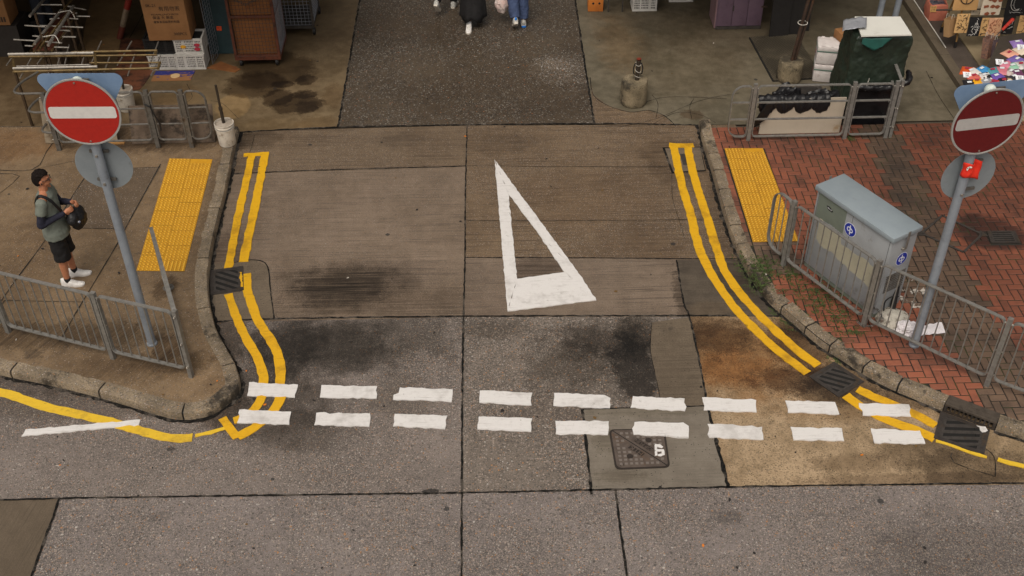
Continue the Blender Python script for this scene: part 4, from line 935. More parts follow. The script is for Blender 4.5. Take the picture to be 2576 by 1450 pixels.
def post(root, p, d, z, m, bolts=True, w=.055, t_=.045):
    nrm = Vector((-d.y, d.x, 0)); b = MB(); b.bar(p + Vector((0, 0, -.02)), p + Vector((0, 0, z)), w, t_, nrm); b.box(p + Vector((0, 0, z + .003)), (w * .98, w * .9, .006), math.atan2(d.y, d.x)); o = b.build('post', m, root)
    if bolts:
        for hz_ in (z - .07, z * .53, .18):
            for s_ in (1, -1):
                b = MB(); q = p + d * s_ * w / 2 + Vector((0, 0, hz_)); b.tube(q, q + d * s_ * .016, .012, .011, 8); b.ball(q + d * s_ * .018, .011, 8, 6); b.build('bolt', M_bolt, o)
    return o
def panel(root, p, q, m, z0=.12, z1=.97, r0=.06, r1=.06, pitch=.115, g0=.045, g1=.045, rails=(), bw=.045, bt=.013, br=.008):
    d = (q - p); L = d.length; d.normalize(); nrm = Vector((-d.y, d.x, 0)); b = MB(); loop(b, rpath(p, d, g0, L - g1, z0, z1, r0, r1), nrm, bw, bt); fr = b.build('panel_frame', m, root, smooth=40)
    if rails:
        for z in rails: b = MB(); b.bar(p + d * (g0 + .004) + Vector((0, 0, z)), p + d * (L - g1 - .004) + Vector((0, 0, z)), bw * .8, bt * 1.3, (0, 0, 1)); b.build('rail', m, fr)
        return fr
    n = max(1, round((L - g0 - g1) / pitch))
    for i in range(1, n):
        x = g0 + (L - g0 - g1) * i / n; e = 0
        if x < g0 + r0: e = r0 - math.sqrt(max(0, r0 ** 2 - (g0 + r0 - x) ** 2))
        if x > L - g1 - r1: e = r1 - math.sqrt(max(0, r1 ** 2 - (x - L + g1 + r1) ** 2))
        b = MB(); b.tube(p + d * x + Vector((0, 0, z0 + e)), p + d * x + Vector((0, 0, z1 - e)), br, n=8, cap=False); b.build('bar', m, fr)
    return fr
def railing(label, pts, m, ends=(False, False), group='steel pedestrian railings', **kw):
    P = [at(u, v, ZP) for u, v in pts]; c = P[len(P) // 2]; root = thing('pedestrian_railing', label, 'railing', c, 0, group); n = len(P)
    for i in range(n):
        d = (P[min(i + 1, n - 1)] - P[max(i - 1, 0)]); d.z = 0; d.normalize()
        if not ((i == 0 and ends[0]) or (i == n - 1 and ends[1])): post(root, P[i], d, 1.0 if kw.get('z1') is None else kw['z1'] + .03, m)
    for i in range(n - 1):
        e0, e1 = (i == 0 and ends[0]), (i == n - 2 and ends[1])
        panel(root, P[i], P[i + 1], m, r0=.16 if e0 else .06, r1=.16 if e1 else .06, g0=0 if e0 else .045, g1=0 if e1 else .045, **kw)
    return root
railing('bent steel bar railing in front of the man, turning back at the kerb corner', [(-245, 772), (22, 836), (285, 902), (482, 948), (417, 716)], M_galv, (False, True))
railing('steel bar railing bolted in front of the gray utility cabinet', [(1926, 630), (1970, 668), (2172, 820), (2482, 970), (2770, 1078)], M_galv, (True, False))
# iron foot plate in the pavement behind the left railing
pp = at(424, 724, ZP); b = MB(); b.lathe((pp.x, pp.y, ZP), [(.07, 0), (.07, .006), (.04, .012), (.036, .03), (.02, .03), (.018, .004), (0, .004)], 20); tag(b.build('ground_socket', M_galvd), 'small round metal socket in the pavement behind the railing end', 'ground socket')

def plank_barrier(): pass
# ---- three-rail barrier round the covered stall (upper right)
P = [at(u, v, ZP) for u, v in ((1824, 342), (1881, 351), (2123, 347), (2227, 347))]; yb = sum(p.y for p in P[1:]) / 3
for p in P: p.y = yb
root = thing('rail_barrier', 'three-rail steel barrier in front of the white panel and the covered stall', 'barrier', P[1], 0, 'three-rail barriers')
dx = Vector((1, 0, 0))
for p in P[1:]: post(root, p, dx, .93, M_galv)
panel(root, P[0], P[1], M_galv, .06, .90, .17, .05, g0=0, rails=(.35, .63)); panel(root, P[1], P[2], M_galv, .06, .90, .06, .06, rails=(.35, .63)); panel(root, P[2], P[3], M_galv, .06, .90, .06, .06, rails=(.35, .63))
q = P[3] + Vector((.075, .02, 0)); post(root, q, Vector((0, 1, 0)), .93, M_galv); panel(root, q, q + Vector((.12, 1.2, 0)), M_galv, .06, .90, .06, .06, rails=(.35, .63)); post(root, q + Vector((.13, 1.25, 0)), Vector((0, 1, 0)), .93, M_galv, False)

# ---- barrier with leaning boards (upper left)
P = [at(u, v, ZP) for u, v in ((148, 382), (399, 371), (483, 372), (541, 366))]; yb = P[1].y
for p in P: p.y = yb + (p.y - yb) * .3
root = thing('rail_barrier', 'worn tubular barrier with boards behind it beside the white bucket', 'barrier', P[1], 0, 'three-rail barriers')
for p in P[:3]: post(root, p, dx, .95, M_galvd, True, .06, .05)
for i in range(3):
    L = (P[i + 1] - P[i]).length; d = (P[i + 1] - P[i]).normalized(); e = i == 2
    b = MB(); b.ptube(rpath(P[i], d, .05, L - (0 if e else .05), .13, .93, .06, .16 if e else .06), .017, 8, True); fr = b.build('panel_frame', M_galvd, root)
    for z in (.40, .66): b = MB(); b.tube(P[i] + d * .05 + Vector((0, 0, z)), P[i] + d * (L - (0 if e else .05)) + Vector((0, 0, z)), .014, n=8); b.build('rail', M_galvd, fr)
for z, l in ((.95, .42), (.64, .30), (.30, .2)):
    p = P[0] + Vector((0, 0, z)); b = MB(); pts = [p, p + Vector((-l + .1, 0, 0)), p + Vector((-l + .03, .03, 0)), p + Vector((-l, .12, 0)), p + Vector((-l + .04, .34, 0)), p + Vector((-l + .18, .62, 0))]; b.ptube(catmull(pts, .04), .017, 8); b.build('bent_rail', M_galvd, root)
# cable ties and a black strap on the barrier
M_blk = paint('black_rubber', lin(30, 28, 28), lin(20, 19, 19), .6)
b = MB(); p = P[1] + Vector((0, 0, .72)); b.ptube([p + Vector((.045 * math.cos(a), .04 * math.sin(a), .015 * math.sin(2 * a))) for a in [2 * math.pi * i / 14 for i in range(14)]], .012, 6, True); b.ptube(catmull([p + Vector((.03, -.04, 0)), p + Vector((.07, -.05, -.15)), p + Vector((.11, -.03, -.3)), p + Vector((.10, -.03, -.42))], .05), .01, 6); tag(b.build('strap', M_blk), 'black strap knotted round the middle post of the worn barrier', 'strap')
M_board = paint('dark_plywood', lin(112, 96, 82), lin(84, 70, 58), .75, 0, 5, .8, grime=lin(48, 40, 33), gscale=3, glevel=.52, bump=.2)
M_board2 = paint('gray_plywood', lin(146, 132, 112), lin(122, 108, 90), .75, 0, 4, .8, grime=lin(96, 80, 62), gscale=3, glevel=.56, bump=.2)
def lean_board(name, label, x0, x1, y0, lean, h, m, cat='board', th=.02, split=None):
    b = MB(); up = Vector((0, lean, h)).normalized(); L = math.hypot(lean, h); org = Vector((x0, y0, ZP + .002))
    b.plate([(0, 0), (x1 - x0, 0), (x1 - x0 + .03, L), (.04, L)], org + Vector((0, th, 0)), (1, 0, 0), up, -th if False else th); return tag(b.build(name, m, smooth=0), label, cat)
xa, xb = at(329, 372, ZP).x, at(541, 372, ZP).x
lean_board('plywood_board', 'dark stained plywood board leaning behind the worn barrier', xa, xb - .02, yb + .10, .10, .58, M_board)
xa2, xb2 = at(104, 382, ZP).x, at(290, 372, ZP).x
lean_board('plywood_board', 'gray plywood sheet standing behind the no-entry sign and barrier', xa2, xb2, yb + .16, .14, .66, M_board2)
b = MB(); b.box(((xa2 + xa) / 2 + .35, yb + .12, ZP + .012), (.36, .05, .02)); tag(b.build('wooden_batten', paint('pale_timber', lin(170, 126, 74), lin(140, 98, 54), .7, 0, 8)), 'pale timber batten lying at the foot of the dark plywood board', 'batten')

# ---- white bucket of cement with a pole
M_bucket = paint('dirty_white_plastic', lin(206, 198, 186), lin(180, 170, 156), .55, 0, 5, .8, grime=lin(112, 94, 72), gscale=9, glevel=.60)
M_cement = paint('cement_fill', lin(170, 158, 144), lin(140, 128, 114), .85, 0, 8, .8, grime=lin(92, 80, 66), gscale=12, glevel=.6, bump=.4)
M_pipe = paint('dark_painted_pipe', lin(66, 58, 50), lin(46, 40, 35), .5, .3, 9, .7, grime=lin(94, 74, 54), gscale=7, glevel=.6)
def bucket(base, label, hp, lean=0.0):
    root = thing('cement_bucket', label, 'bucket', base, 0, 'cement-filled buckets'); B = Vector(base); r = .135
    b = MB(); b.lathe(B, [(0, .004), (r * .86, .004), (r * .9, .02), (r * 1.0, .27), (r * 1.05, .272), (r * 1.05, .285), (r * 1.0, .29), (r * 1.0, .305), (r * 1.06, .307), (r * 1.06, .322), (r * 1.01, .328), (r * 1.01, .345), (r * 1.07, .347), (r * 1.07, .362), (r * .98, .362), (r * .97, .33), (0, .33)], 32); b.build('tub', M_bucket, root)
    b = MB(); b.lathe(B, [(0, .332), (r * .965, .332), (r * .965, .352), (r * .5, .358), (0, .36)], 24, .05); b.build('cement', M_cement, root)
    b = MB(); b.ptube([B + Vector((r * 1.09 * math.cos(a), r * 1.09 * math.sin(a), .33 - .03 * abs(math.sin(a)))) for a in [R_(200 + 14 * k) for k in range(11)]], .004, 6); b.build('handle', M_galv, root)
    t_ = B + Vector((lean, 0, .35)); b = MB(); b.tube(B + Vector((0, 0, .345)), B + Vector((lean * .6, 0, hp * .62)), .024, n=12); b.tube(B + Vector((lean * .6, 0, hp * .60)), B + Vector((lean, 0, hp)), .018, n=12); b.tube(B + Vector((lean * .6, 0, hp * .59)), B + Vector((lean * .62, 0, hp * .63)), .029, n=12); b.build('pole', M_pipe, root)
    return root
p = (at(577, 375, ZP) + at(575, 330, ZP)) / 2; p.z = ZP; p.y = at(577, 374, ZP).y + .135
bucket(p, 'dirty white cement bucket with a dark pole, standing on the kerb end', .98, -.01)
p = at(322, 275, .004); bucket(p, 'white cement bucket with a short pipe stub behind the worn barrier', .52, .02)

# ---- concrete weights with pipes on the right plaza
M_cblock = concrete('mossy_concrete', lin(96, 86, 68), lin(138, 124, 100), rough=.85, fine=.3, pores=.5, big=3.0, wear=(lin(44, 40, 34), .5, .62, .85))
def weight(base, label, r, h, pipes, name='concrete_weight'):
    root = thing(name, label, 'concrete weight', base, 0, 'concrete weights with pipes'); B = Vector(base)
    b = MB(); b.lathe(B, [(0, .002), (r * .94, .002), (r, .03), (r * 1.0, h * .5), (r * .99, h - .03), (r * .93, h), (r * .5, h + .004), (0, h + .006)], 36, .06); o = b.build('block', M_cblock, root); crumple(subdiv(o, 1, True), .012, .05)
    for (dx_, dy_, lx, ly, L, rr_) in pipes:
        b = MB(); p0 = B + Vector((dx_, dy_, h - .02)); b.tube(p0, p0 + Vector((lx, ly, L)), rr_, n=12); b.build('pipe', M_pipe, root)
    return root
p = at(1590, 243, 0); p.y = at(1590, 275, 0).y + .2
wt_ = weight((p.x, p.y, .002), 'mossy concrete cylinder with a short strapped pipe on the right plaza', .205, .40, [(.03, 0, .01, 0, .36, .036)])
tp = Vector((p.x + .04, p.y, .76)); b = MB(); b.tube(tp, tp + Vector((0, 0, .006)), .037, n=12); b.build('pipe_cap', paint('red_cap', lin(120, 50, 36)), wt_)
M_strap = paint('white_string', lin(196, 190, 180), None, .8)
for z in (.46, .56, .68):
    b = MB(); b.ptube([Vector((p.x + .035 + .042 * math.cos(a), p.y + .042 * math.sin(a), z + .02 * math.sin(a + z * 9))) for a in [2 * math.pi * k / 12 for k in range(12)]], .004, 5, True); b.build('string', M_strap, wt_)
for sx in (-1, 1):
    b = MB(); b.ptube(catmull([Vector((p.x + .035 + sx * .045, p.y - .01, .70)), Vector((p.x + .035 + sx * .07, p.y - .02, .62)), Vector((p.x + .035 + sx * .062, p.y - .02, .52)), Vector((p.x + .035 + sx * .045, p.y, .5))], .03), .01, 6); b.build('strap', M_blk, wt_)
p = at(1984, 200, 0)
M_rust = paint('rusty_pipe', lin(74, 58, 48), lin(54, 40, 33), .6, .3, 8, .8, grime=lin(96, 66, 44), gscale=6, glevel=.56)
M_pipe_keep = M_pipe; M_pipe = M_rust
wt_ = weight((p.x, p.y, .002), 'round concrete weight holding two tall rusty pipes behind the barrier', .2, .34, [(.0, 0, .14, .05, 1.28, .028), (.05, .02, .16, .08, 1.02, .022)]); M_pipe = M_pipe_keep
b = MB(); c0 = Vector((p.x + .08, p.y + .03, .98)); b.ptube([c0 + Vector((.075 * math.cos(a), .06 * math.sin(a), .01 * math.sin(a))) for a in [2 * math.pi * k / 14 for k in range(14)]], .006, 5, True); b.build('string', M_strap, wt_)

# ---- utility cabinet
M_cab = paint('gray_cabinet_paint', lin(152, 155, 158), lin(136, 139, 142), .5, .05, 3, .7, grime=lin(112, 108, 102), gscale=3.2, glevel=.62)
M_lid = paint('blue_gray_lid', lin(142, 152, 158), lin(130, 140, 147), .45, .05, 2.5, .6, grime=lin(120, 122, 118), gscale=6, glevel=.68)
M_cabdk = paint('green_gray_overpaint', lin(112, 120, 110), lin(100, 108, 100), .55)
M_cream = paint('cream_patch_paint', lin(178, 173, 152), lin(162, 158, 142), .6, 0, 4, .7, grime=lin(120, 116, 106), gscale=10, glevel=.63)
M_blue = paint('blue_sticker', lin(28, 50, 158), lin(24, 44, 140), .4); M_wst = paint('white_sticker', lin(228, 230, 234), None, .4)
L0 = Vector((3.905, 11.21, 0)); ex = Vector((.5, -.866, 0)).normalized(); ey = Vector((.866, .5, 0)); hb = 1.16; W_, Dp = 1.27, .46
root = thing('utility_cabinet', 'tall gray utility cabinet with blue round stickers behind the bar railing', 'utility cabinet', L0 + ex * W_ / 2 + ey * Dp / 2 + Vector((0, 0, ZP)), math.atan2(ex.y, ex.x))
rot = math.atan2(ex.y, ex.x); cc = L0 + ex * W_ / 2 + ey * Dp / 2; z0 = ZP + .004
b = MB(); b.box(cc + Vector((0, 0, z0 + .03)), (W_ - .07, Dp - .07, .06), rot); b.build('plinth', M_cabdk, root)
b = MB(); b.box(cc + Vector((0, 0, z0 + .06 + (hb - .06) / 2)), (W_ - .05, Dp - .05, hb - .06), rot, bev=.006); body = b.build('body', M_cab, root)
b = MB(); b.box(cc + Vector((0, 0, z0 + hb + .035)), (W_ + .01, Dp + .01, .07), rot, bev=.012); lid = b.build('lid', M_lid, root)
def onfront(x, z, dn=0.0): return L0 + ex * (.025 + x) + ey * (.025 - dn) + Vector((0, 0, z0 + z))
def onside(y, z, dn=0.0): return L0 + ex * (W_ - .025 + dn) + ey * (.025 + y) + Vector((0, 0, z0 + z))
up = Vector((0, 0, 1))
b = MB(); b.plate([(0, 0), (.004, 0), (.004, hb - .1), (0, hb - .1)], onfront(.60, .08, .0005), ex, up, .0012); b.build('door_seam', M_gap, body, smooth=0)
for x in (.03, 1.185): b = MB(); b.plate([(0, 0), (.004, 0), (.004, hb - .1), (0, hb - .1)], onfront(x, .08, .0005), ex, up, .0012); b.build('door_seam', M_gap, body, smooth=0)
def patch(name, x0, x1, fn0, fn1, m, dn, onf=onfront, u=ex):
    n = 34; lo = []; hi = []
    for i in range(n + 1):
        x = x0 + (x1 - x0) * i / n; lo.append((x, fn0(x) + random.uniform(-.008, .008))); hi.append((x, fn1(x) + random.uniform(-.006, .006)))
    b = MB(); b.plate(lo + hi[::-1], onf(0, 0, dn), u, up, .0012); return b.build(name, m, body, smooth=0)
nz = lambda x, s_, k: mnoise.noise(Vector((x * s_, k, 0)))
patch('overpaint', .04, .50, lambda x: .80 + .03 * nz(x, 5, 2) + .05 * x, lambda x: hb - .02, M_cabdk, .001)
patch('paint_patch', .12, 1.15, lambda x: .50 - .12 * x + .06 * nz(x, 6, 1), lambda x: .80 + .04 * nz(x, 5, 5) - (.12 if x > .5 else 0), M_cream, .0014)
def logo(c, u, r):
    nrm = u.cross(up); b = MB(); b.plate(circ(r * 1.08, 40), c, u, up, .0012); k = b.build('sticker', M_wst, body, smooth=0)
    b = MB(); b.plate(circ(r, 40), c + nrm * .0014, u, up, .001); b.build('sticker_disc', M_blue, k, smooth=0)
    # linked lower-case strokes sharing one slanted stem
    def stroke(pts, w): 
        b = MB(); P = [c + nrm * .0030 + u * x * r + up * z * r for x, z in pts]
        loop(b, P, nrm, .0014, w * r, False); b.build('sticker_mark', M_wst, k, smooth=0)
    stroke([(.02, .30), (-.25, .36), (-.48, .22), (-.52, -.08), (-.40, -.26), (-.12, -.22)], .15)
    stroke([(-.06, .74), (-.02, .2), (.02, -.3), (.06, -.78)], .15)
    stroke([(.0, .26), (.26, .22), (.46, .05), (.46, -.18), (.30, -.32), (.05, -.34)], .15)
logo(onfront(.60, .94, .003), ex, .085); logo(onside(.235, .82, .003), ey, .085)
b = MB(); b.plate([(.055 * math.cos(a) * (1 + .12 * math.sin(5 * a)), .024 * math.sin(a) * (1 + .15 * math.cos(3 * a))) for a in [2 * math.pi * i / 26 for i in range(26)]], onfront(.24, 1.02, .003), (ex + up * -.25), up, .001); b.build('tag_sticker', M_blk, body, smooth=0)
text_mesh('BIGGY', .026, axes(onfront(.24, 1.02, .0045), ex - up * .12, up), M_wst, 'tag_lettering', body, .0006)
# side louvre, lock brackets
b = MB(); b.plate([(-.01, -.01), (.34, -.01), (.34, .29), (-.01, .29)], onside(.04, .36, .001), ey, up, .003); lv = b.build('vent_plate', M_cab, body, smooth=0)
for i in range(9): b = MB(); p = onside(.05, .38 + i * .03, .006); b.bar(p, p + ey * .31, .012, .014, (0, 0, 1)); b.build('louvre', M_galvd, lv)
for s_, p in ((1, onside(.22, hb - .04, .03)), (-1, onside(.22, hb - .02, .03) - ex * (W_ + .02))):
    b = MB(); b.plate([(-.018, -.13), (.018, -.13), (.018, .12), (-.018, .12)], p, ey, up, .006); b.plate([(-.005, .07), (.005, .07), (.005, .10), (-.005, .10)], p + ex * .007, ey, up, .001); b.build('lock_bracket', M_galv, body)
b = MB(); b.tube(onside(.2, hb - .17, 0), onside(.2, hb - .17, .03), .018, n=12); b.build('lock', M_bolt, body)
# chain with a padlock round the railing post, concrete stub, crumpled paper
Bp = at(2172, 820, ZP)
b = MB()
pts = catmull([Bp + Vector(q) for q in ((-.11, -.05, .12), (-.06, -.10, .10), (.03, -.11, .09), (.13, -.06, .10), (.2, .02, .13), (.16, .12, .16), (.08, .14, .17), (.0, .08, .16), (-.09, .03, .14))], .012)
for i in range(0, len(pts) - 3, 3):
    d = (pts[i + 3] - pts[i]).normalized(); x, y, _ = frame(d); y = x if (i // 3) % 2 else y; c0 = (pts[i] + pts[i + 3]) / 2
    b.ptube([c0 + d * .024 * math.cos(a) + y * .013 * math.sin(a) for a in [2 * math.pi * k / 8 for k in range(8)]], .0045, 5, True)
root = thing('chain', 'steel chain with a padlock looped round the railing post by the cabinet', 'chain', Bp); b.build('links', paint('chain_steel', lin(120, 116, 112), lin(70, 66, 62), .35, .8), root)
b = MB(); b.box(Bp + Vector((.19, -.04, .12)), (.04, .03, .045), .5, bev=.006); pk = b.build('padlock', M_bolt, root); b = MB(); b.ptube([Bp + Vector((.19 + .014 * math.cos(a), -.04, .14 + .022 * math.sin(a))) for a in [math.pi * k / 8 for k in range(9)]], .004, 6); b.build('shackle', M_galv, pk)
M_mortar = paint('spilt_mortar', lin(190, 184, 172), lin(160, 152, 140), .85, 0, 14, .8, grime=lin(96, 88, 78), gscale=14, glevel=.57, bump=.5)
p = at(2243, 806, ZP); root = thing('concrete_stub', 'broken black post stub in a whitish concrete base by the cabinet', 'post stub', p)
o = MB().lathe(p, [(0, .0), (.20, .0), (.205, .02), (.19, .05), (.15, .085), (.08, .10), (0, .105)], 28, .12).build('base', M_mortar, root); crumple(subdiv(o, 1), .03, .08)
b = MB(); b.tube(p + Vector((.03, .12, .08)), p + Vector((.06, .24, .42)), .035, n=12); b.build('stub', M_blk, root)
b = MB(); b.ptube(catmull([p + Vector((-.1, .06, .10)), p + Vector((-.1, .08, .24)), p + Vector((0, .1, .3)), p + Vector((.06, .12, .27))], .03), .008, 6); b.build('wire', M_blk, root)
M_paper = paint('white_paper', lin(222, 216, 218), lin(200, 194, 198), .8)
def crumpled(c, r, sq, seed, name, label, m=M_paper, amp=.5):
    bm = bmesh.new(); bmesh.ops.create_icosphere(bm, subdivisions=4, radius=1)
    for v in bm.verts:
        n_ = v.co.normalized(); f1 = mnoise.noise(n_ * 2.2 + Vector((seed, 0, 0))); f2 = 1 - abs(mnoise.noise(n_ * 4.5 + Vector((0, seed, 0)))) * 2; k = 1 + amp * f1 + amp * .45 * f2
        v.co = Vector((n_.x * r[0] * k, n_.y * r[1] * k, max(n_.z * r[2] * k, -r[2] * sq)))
    me = bpy.data.meshes.new(name); bm.to_mesh(me); bm.free(); me.materials.append(m); o = bpy.data.objects.new(name, me); COL.objects.link(o); o.location = Vector(c) + Vector((0, 0, r[2] * sq)); return tag(o, label, None)
tag(crumpled(at(2278, 836, ZP), (.11, .09, .08), .6, 3.0, 'crumpled_paper', 'crumpled white paper ball between the concrete stub and the sign pole'), None, 'paper')
b = MB(); p = at(2326, 838, ZP); n = 9; vs = []
for i in range(n):
    for j in range(6): u, v = i / 8, j / 5; vs.append(p + Vector((-.16 + .40 * u, -.07 + .16 * v + .05 * u, .012 + .05 * abs(mnoise.noise(Vector((u * 4, v * 4, 1)))) + .06 * max(0, u - .55) * v)))
b.add(vs, [(i * 6 + j, (i + 1) * 6 + j, (i + 1) * 6 + j + 1, i * 6 + j + 1) for i in range(n - 1) for j in range(5)]); o = b.build('paper_sheet', M_paper, smooth=0); s_ = o.modifiers.new('thick', 'SOLIDIFY'); s_.thickness = .002; tag(o, 'torn white paper sheet lying just past the foot of the sign pole', 'paper')

# ---- weeds in the joints near the kerb
M_weed = paint('weed_green', lin(68, 82, 38), lin(48, 60, 28), .7, 0, 20, .9, space='pos')
def weeds(name, spots, n):
    b = MB(); vs, fs = [], []
    for u, v, du, dv, k, z in spots:
        for _ in range(int(n * k)):
            p = at(u + random.gauss(0, du), v + random.gauss(0, dv), z); jx = round(p.x / .100) * .100; jy = round(p.y / .100) * .100
            if random.random() < .7:
                if random.random() < .5: p.x = jx + random.gauss(0, .012)
                else: p.y = jy + random.gauss(0, .012)
            for _k in range(random.randint(3, 6)):
                a = random.uniform(0, 6.28); L = random.uniform(.010, .026); w = L * .35; e = random.uniform(.1, .6); d = Vector((math.cos(a), math.sin(a), e)).normalized(); s_ = Vector((-math.sin(a), math.cos(a), 0)) * w; q = p + Vector((random.gauss(0, .012), random.gauss(0, .012), 0))
                b.add([q, q + d * L * .6 + s_, q + d * L, q + d * L * .6 - s_], [(0, 1, 2, 3)])
    return tag(b.build(name, M_weed, smooth=0), 'small green weeds growing in the brick joints by the kerb', 'weeds', kind='stuff')
weeds('weeds', [(1912, 665, 22, 14, 1.2, ZP), (1930, 690, 16, 18, .8, ZP), (1985, 690, 18, 10, .6, ZP), (2060, 760, 30, 16, 1.0, ZP), (2080, 735, 24, 14, .8, ZP), (2000, 720, 30, 14, .6, ZP), (2110, 800, 20, 14, .7, ZP), (2140, 835, 22, 8, .4, ZP), (1868, 660, 8, 20, .25, ZP), (1900, 715, 10, 12, .5, ZP)], 120)
weeds('weeds', [(1852, 655, 3, 14, .15, 0), (1874, 690, 4, 12, .2, 0), (1950, 785, 10, 8, .6, 0), (1985, 812, 12, 6, .3, 0), (2105, 905, 6, 5, .25, 0), (2140, 348, 6, 4, .3, ZP)], 110)

# ------------------------------------------------------------------ people
M_skin = paint('skin', lin(184, 124, 92), lin(164, 104, 76), .5, 0, 20, .6)
M_hair = paint('dark_hair', lin(30, 23, 20), lin(14, 11, 10), .85, 0, 60, .8, spec=.15, bump=.5, bscale=90)
M_tee = paint('gray_green_cotton', lin(112, 117, 108), lin(96, 101, 93), .85, 0, 18, .5, bump=.15, bscale=140)
M_navy = paint('navy_sleeve_cloth', lin(34, 34, 50), lin(24, 24, 38), .8, 0, 14, .6)
M_black = paint('black_cloth', lin(26, 24, 25), lin(17, 16, 17), .85, 0, 12, .7)
M_denim = paint('blue_denim', lin(62, 76, 108), lin(44, 54, 80), .85, 0, 10, .7, bump=.1, bscale=120)
M_ddenim = paint('dark_denim', lin(44, 48, 58), lin(30, 33, 42), .85, 0, 10, .7)
M_shoe = paint('white_leather', lin(222, 218, 214), lin(198, 194, 190), .55, 0, 14, .6)
M_sole = paint('pale_sole', lin(206, 198, 186), lin(180, 170, 156), .7, 0, 10, .6)
M_green = paint('green_heel', lin(40, 104, 88), None, .6); M_bluea = paint('blue_shoe_accent', lin(44, 120, 206), None, .6)
M_graysh = paint('gray_white_mesh', lin(186, 184, 178), lin(140, 138, 134), .7, 0, 40, .8)
M_wshirt = paint('pale_shirt', lin(196, 196, 196), lin(170, 172, 176), .8)
M_lens = NT('dark_lens').out((.02, .02, .022, 1), .1)
M_bag = paint('black_nylon', lin(24, 23, 25), lin(15, 15, 17), .55, 0, 16, .7)
class Body:
    """local frame: faces +Y, right hand +X, soles at z = 0"""
    def __init__(s, name, label, loc, rotz, sc=1.0, group=None):
        s.root = thing(name, label, 'person', loc, rotz, group); s.M = Matrix.Translation(loc) @ Matrix.Rotation(rotz, 4, 'Z') @ Matrix.Diagonal((sc, sc, sc, 1)); s.parts = {}
    def emit(s, mb, name, mat, parent=None, vox=.008, sm=2, smooth=180):
        mb.v = [s.M @ v for v in mb.v]; o = mb.build(name, mat, parent or s.root, smooth=smooth)
        if vox: remesh(o, vox, sm)
        return o
def human(name, label, loc, rotz, legs, arms, head_turn=0.0, sc=1.0, hand_curl=.6, group=None, lean=0.0, detail=True):
    """legs/arms: per side +1 (right) / -1: lists of joints (hip,knee,ankle,toe) and (shoulder,elbow,wrist,hand dir)"""
    P = Body(name, label, loc, rotz, sc, group); b = MB(); V = Vector
    b.ball((0, lean * .0, .93), (.155, .105, .12), 16, 10); b.ball((0, lean * .3, 1.08), (.14, .098, .16), 16, 10); b.ball((0, lean * .7, 1.27), (.16, .108, .15), 16, 10)
    b.limb([V((-.15, lean, 1.39)), V((0, lean, 1.41)), V((.15, lean, 1.39))], [.055, .07, .055])
    nb = V((0, lean - .005, 1.42)); hc = V((0, lean + .022, 1.612)); b.limb([nb, V((0, lean + .012, 1.51))], [.058, .052])
    T = Matrix.Rotation(head_turn, 3, 'Z'); h = lambda x, y, z: hc + T @ V((x, y, z))
    b.ball(h(0, -.008, .018), (.074, .092, .092), 20, 14, T); b.ball(h(0, .028, -.045), (.056, .058, .062), 16, 10, T); b.ball(h(0, .055, -.078), (.026, .022, .022), 10, 8, T)
    b.limb([h(0, .082, .012), h(0, .104, -.022)], [.008, .013], 8); b.ball(h(.012, .094, -.026), .0085, 8, 6); b.ball(h(-.012, .094, -.026), .0085, 8, 6)
    b.limb([h(-.034, .078, .032), h(0, .088, .03), h(.034, .078, .032)], [.009, .009, .009], 8)
    b.limb([h(-.02, .083, -.052), h(.0, .090, -.051), h(.02, .083, -.052)], [.006, .008, .006], 8)
    for s_ in (-1, 1): b.ball(h(s_ * .076, -.004, -.008), (.010, .022, .034), 10, 8, T)
    for s_, (hip, knee, ank, toe) in legs.items():
        b.limb([V(hip), (V(hip) + V(knee)) / 2, V(knee), V(knee) * .62 + V(ank) * .38 + V((0, -.012, 0)), V(ank)], [.092, .075, .054, .056, .036]); b.limb([V(ank), V(ank) * .7 + V(toe) * .3 + V((0, 0, -.012))], [.033, .022])
    for s_, (sh, el, wr, hd) in arms.items():
        sh, el, wr, hd = V(sh), V(el), V(wr), V(hd).normalized(); b.limb([sh, (sh + el) / 2, el, el * .65 + wr * .35, wr], [.052, .045, .037, .037, .025])
        x, y, _ = frame(hd); side = (x - hd * x.dot(hd)).normalized(); inw = V((-s_, .15, -.1)); inw = (inw - hd * inw.dot(hd)).normalized(); side = hd.cross(inw).normalized()
        pc = wr + hd * .052; R = Matrix((side, inw, hd)).transposed(); b.ball(pc, (.038, .017, .05), 12, 8, R); b.limb([wr, wr + hd * .03], [.024, .026], 10)
        for k, (o_, L) in enumerate(((-.028, .066), (-.009, .076), (.010, .072), (.027, .056))):
            p0 = wr + hd * .092 + side * o_; c_ = hand_curl; d1 = (hd * math.cos(c_) + inw * math.sin(c_)); d2 = (hd * math.cos(c_ * 2.3) + inw * math.sin(c_ * 2.3)); p1 = p0 + d1 * L * .55; p2 = p1 + d2 * L * .5; b.limb([p0 - hd * .02, p0, p1, p2], [.0095, .0095, .0085, .0075], 8)
        th = -1 if s_ > 0 else 1; p0 = wr + hd * .03 + side * -.03; d1 = (hd * .7 - side * .6 + inw * .45).normalized(); b.limb([p0, p0 + d1 * .035, p0 + d1 * .045 + (hd * .8 + inw * .5).normalized() * .03], [.013, .011, .009], 8)
    body = P.emit(b, 'body', M_skin, vox=.0055 if detail else .009, sm=2); P.body = body; P.h = h; P.T = T; P.legs = legs; P.arms = arms; P.lean = lean
    # eyes
    if detail:
        for s_ in (-1, 1):
            e = MB(); e.ball(h(s_ * .031, .0795, .014), (.0115, .008, .007), 10, 8, T); P.emit(e, 'eye', M_lens, body, 0)
    # hair: a shell over the skull, trimmed at the hairline
    b = MB(); n, m = 36, 22; vs = []
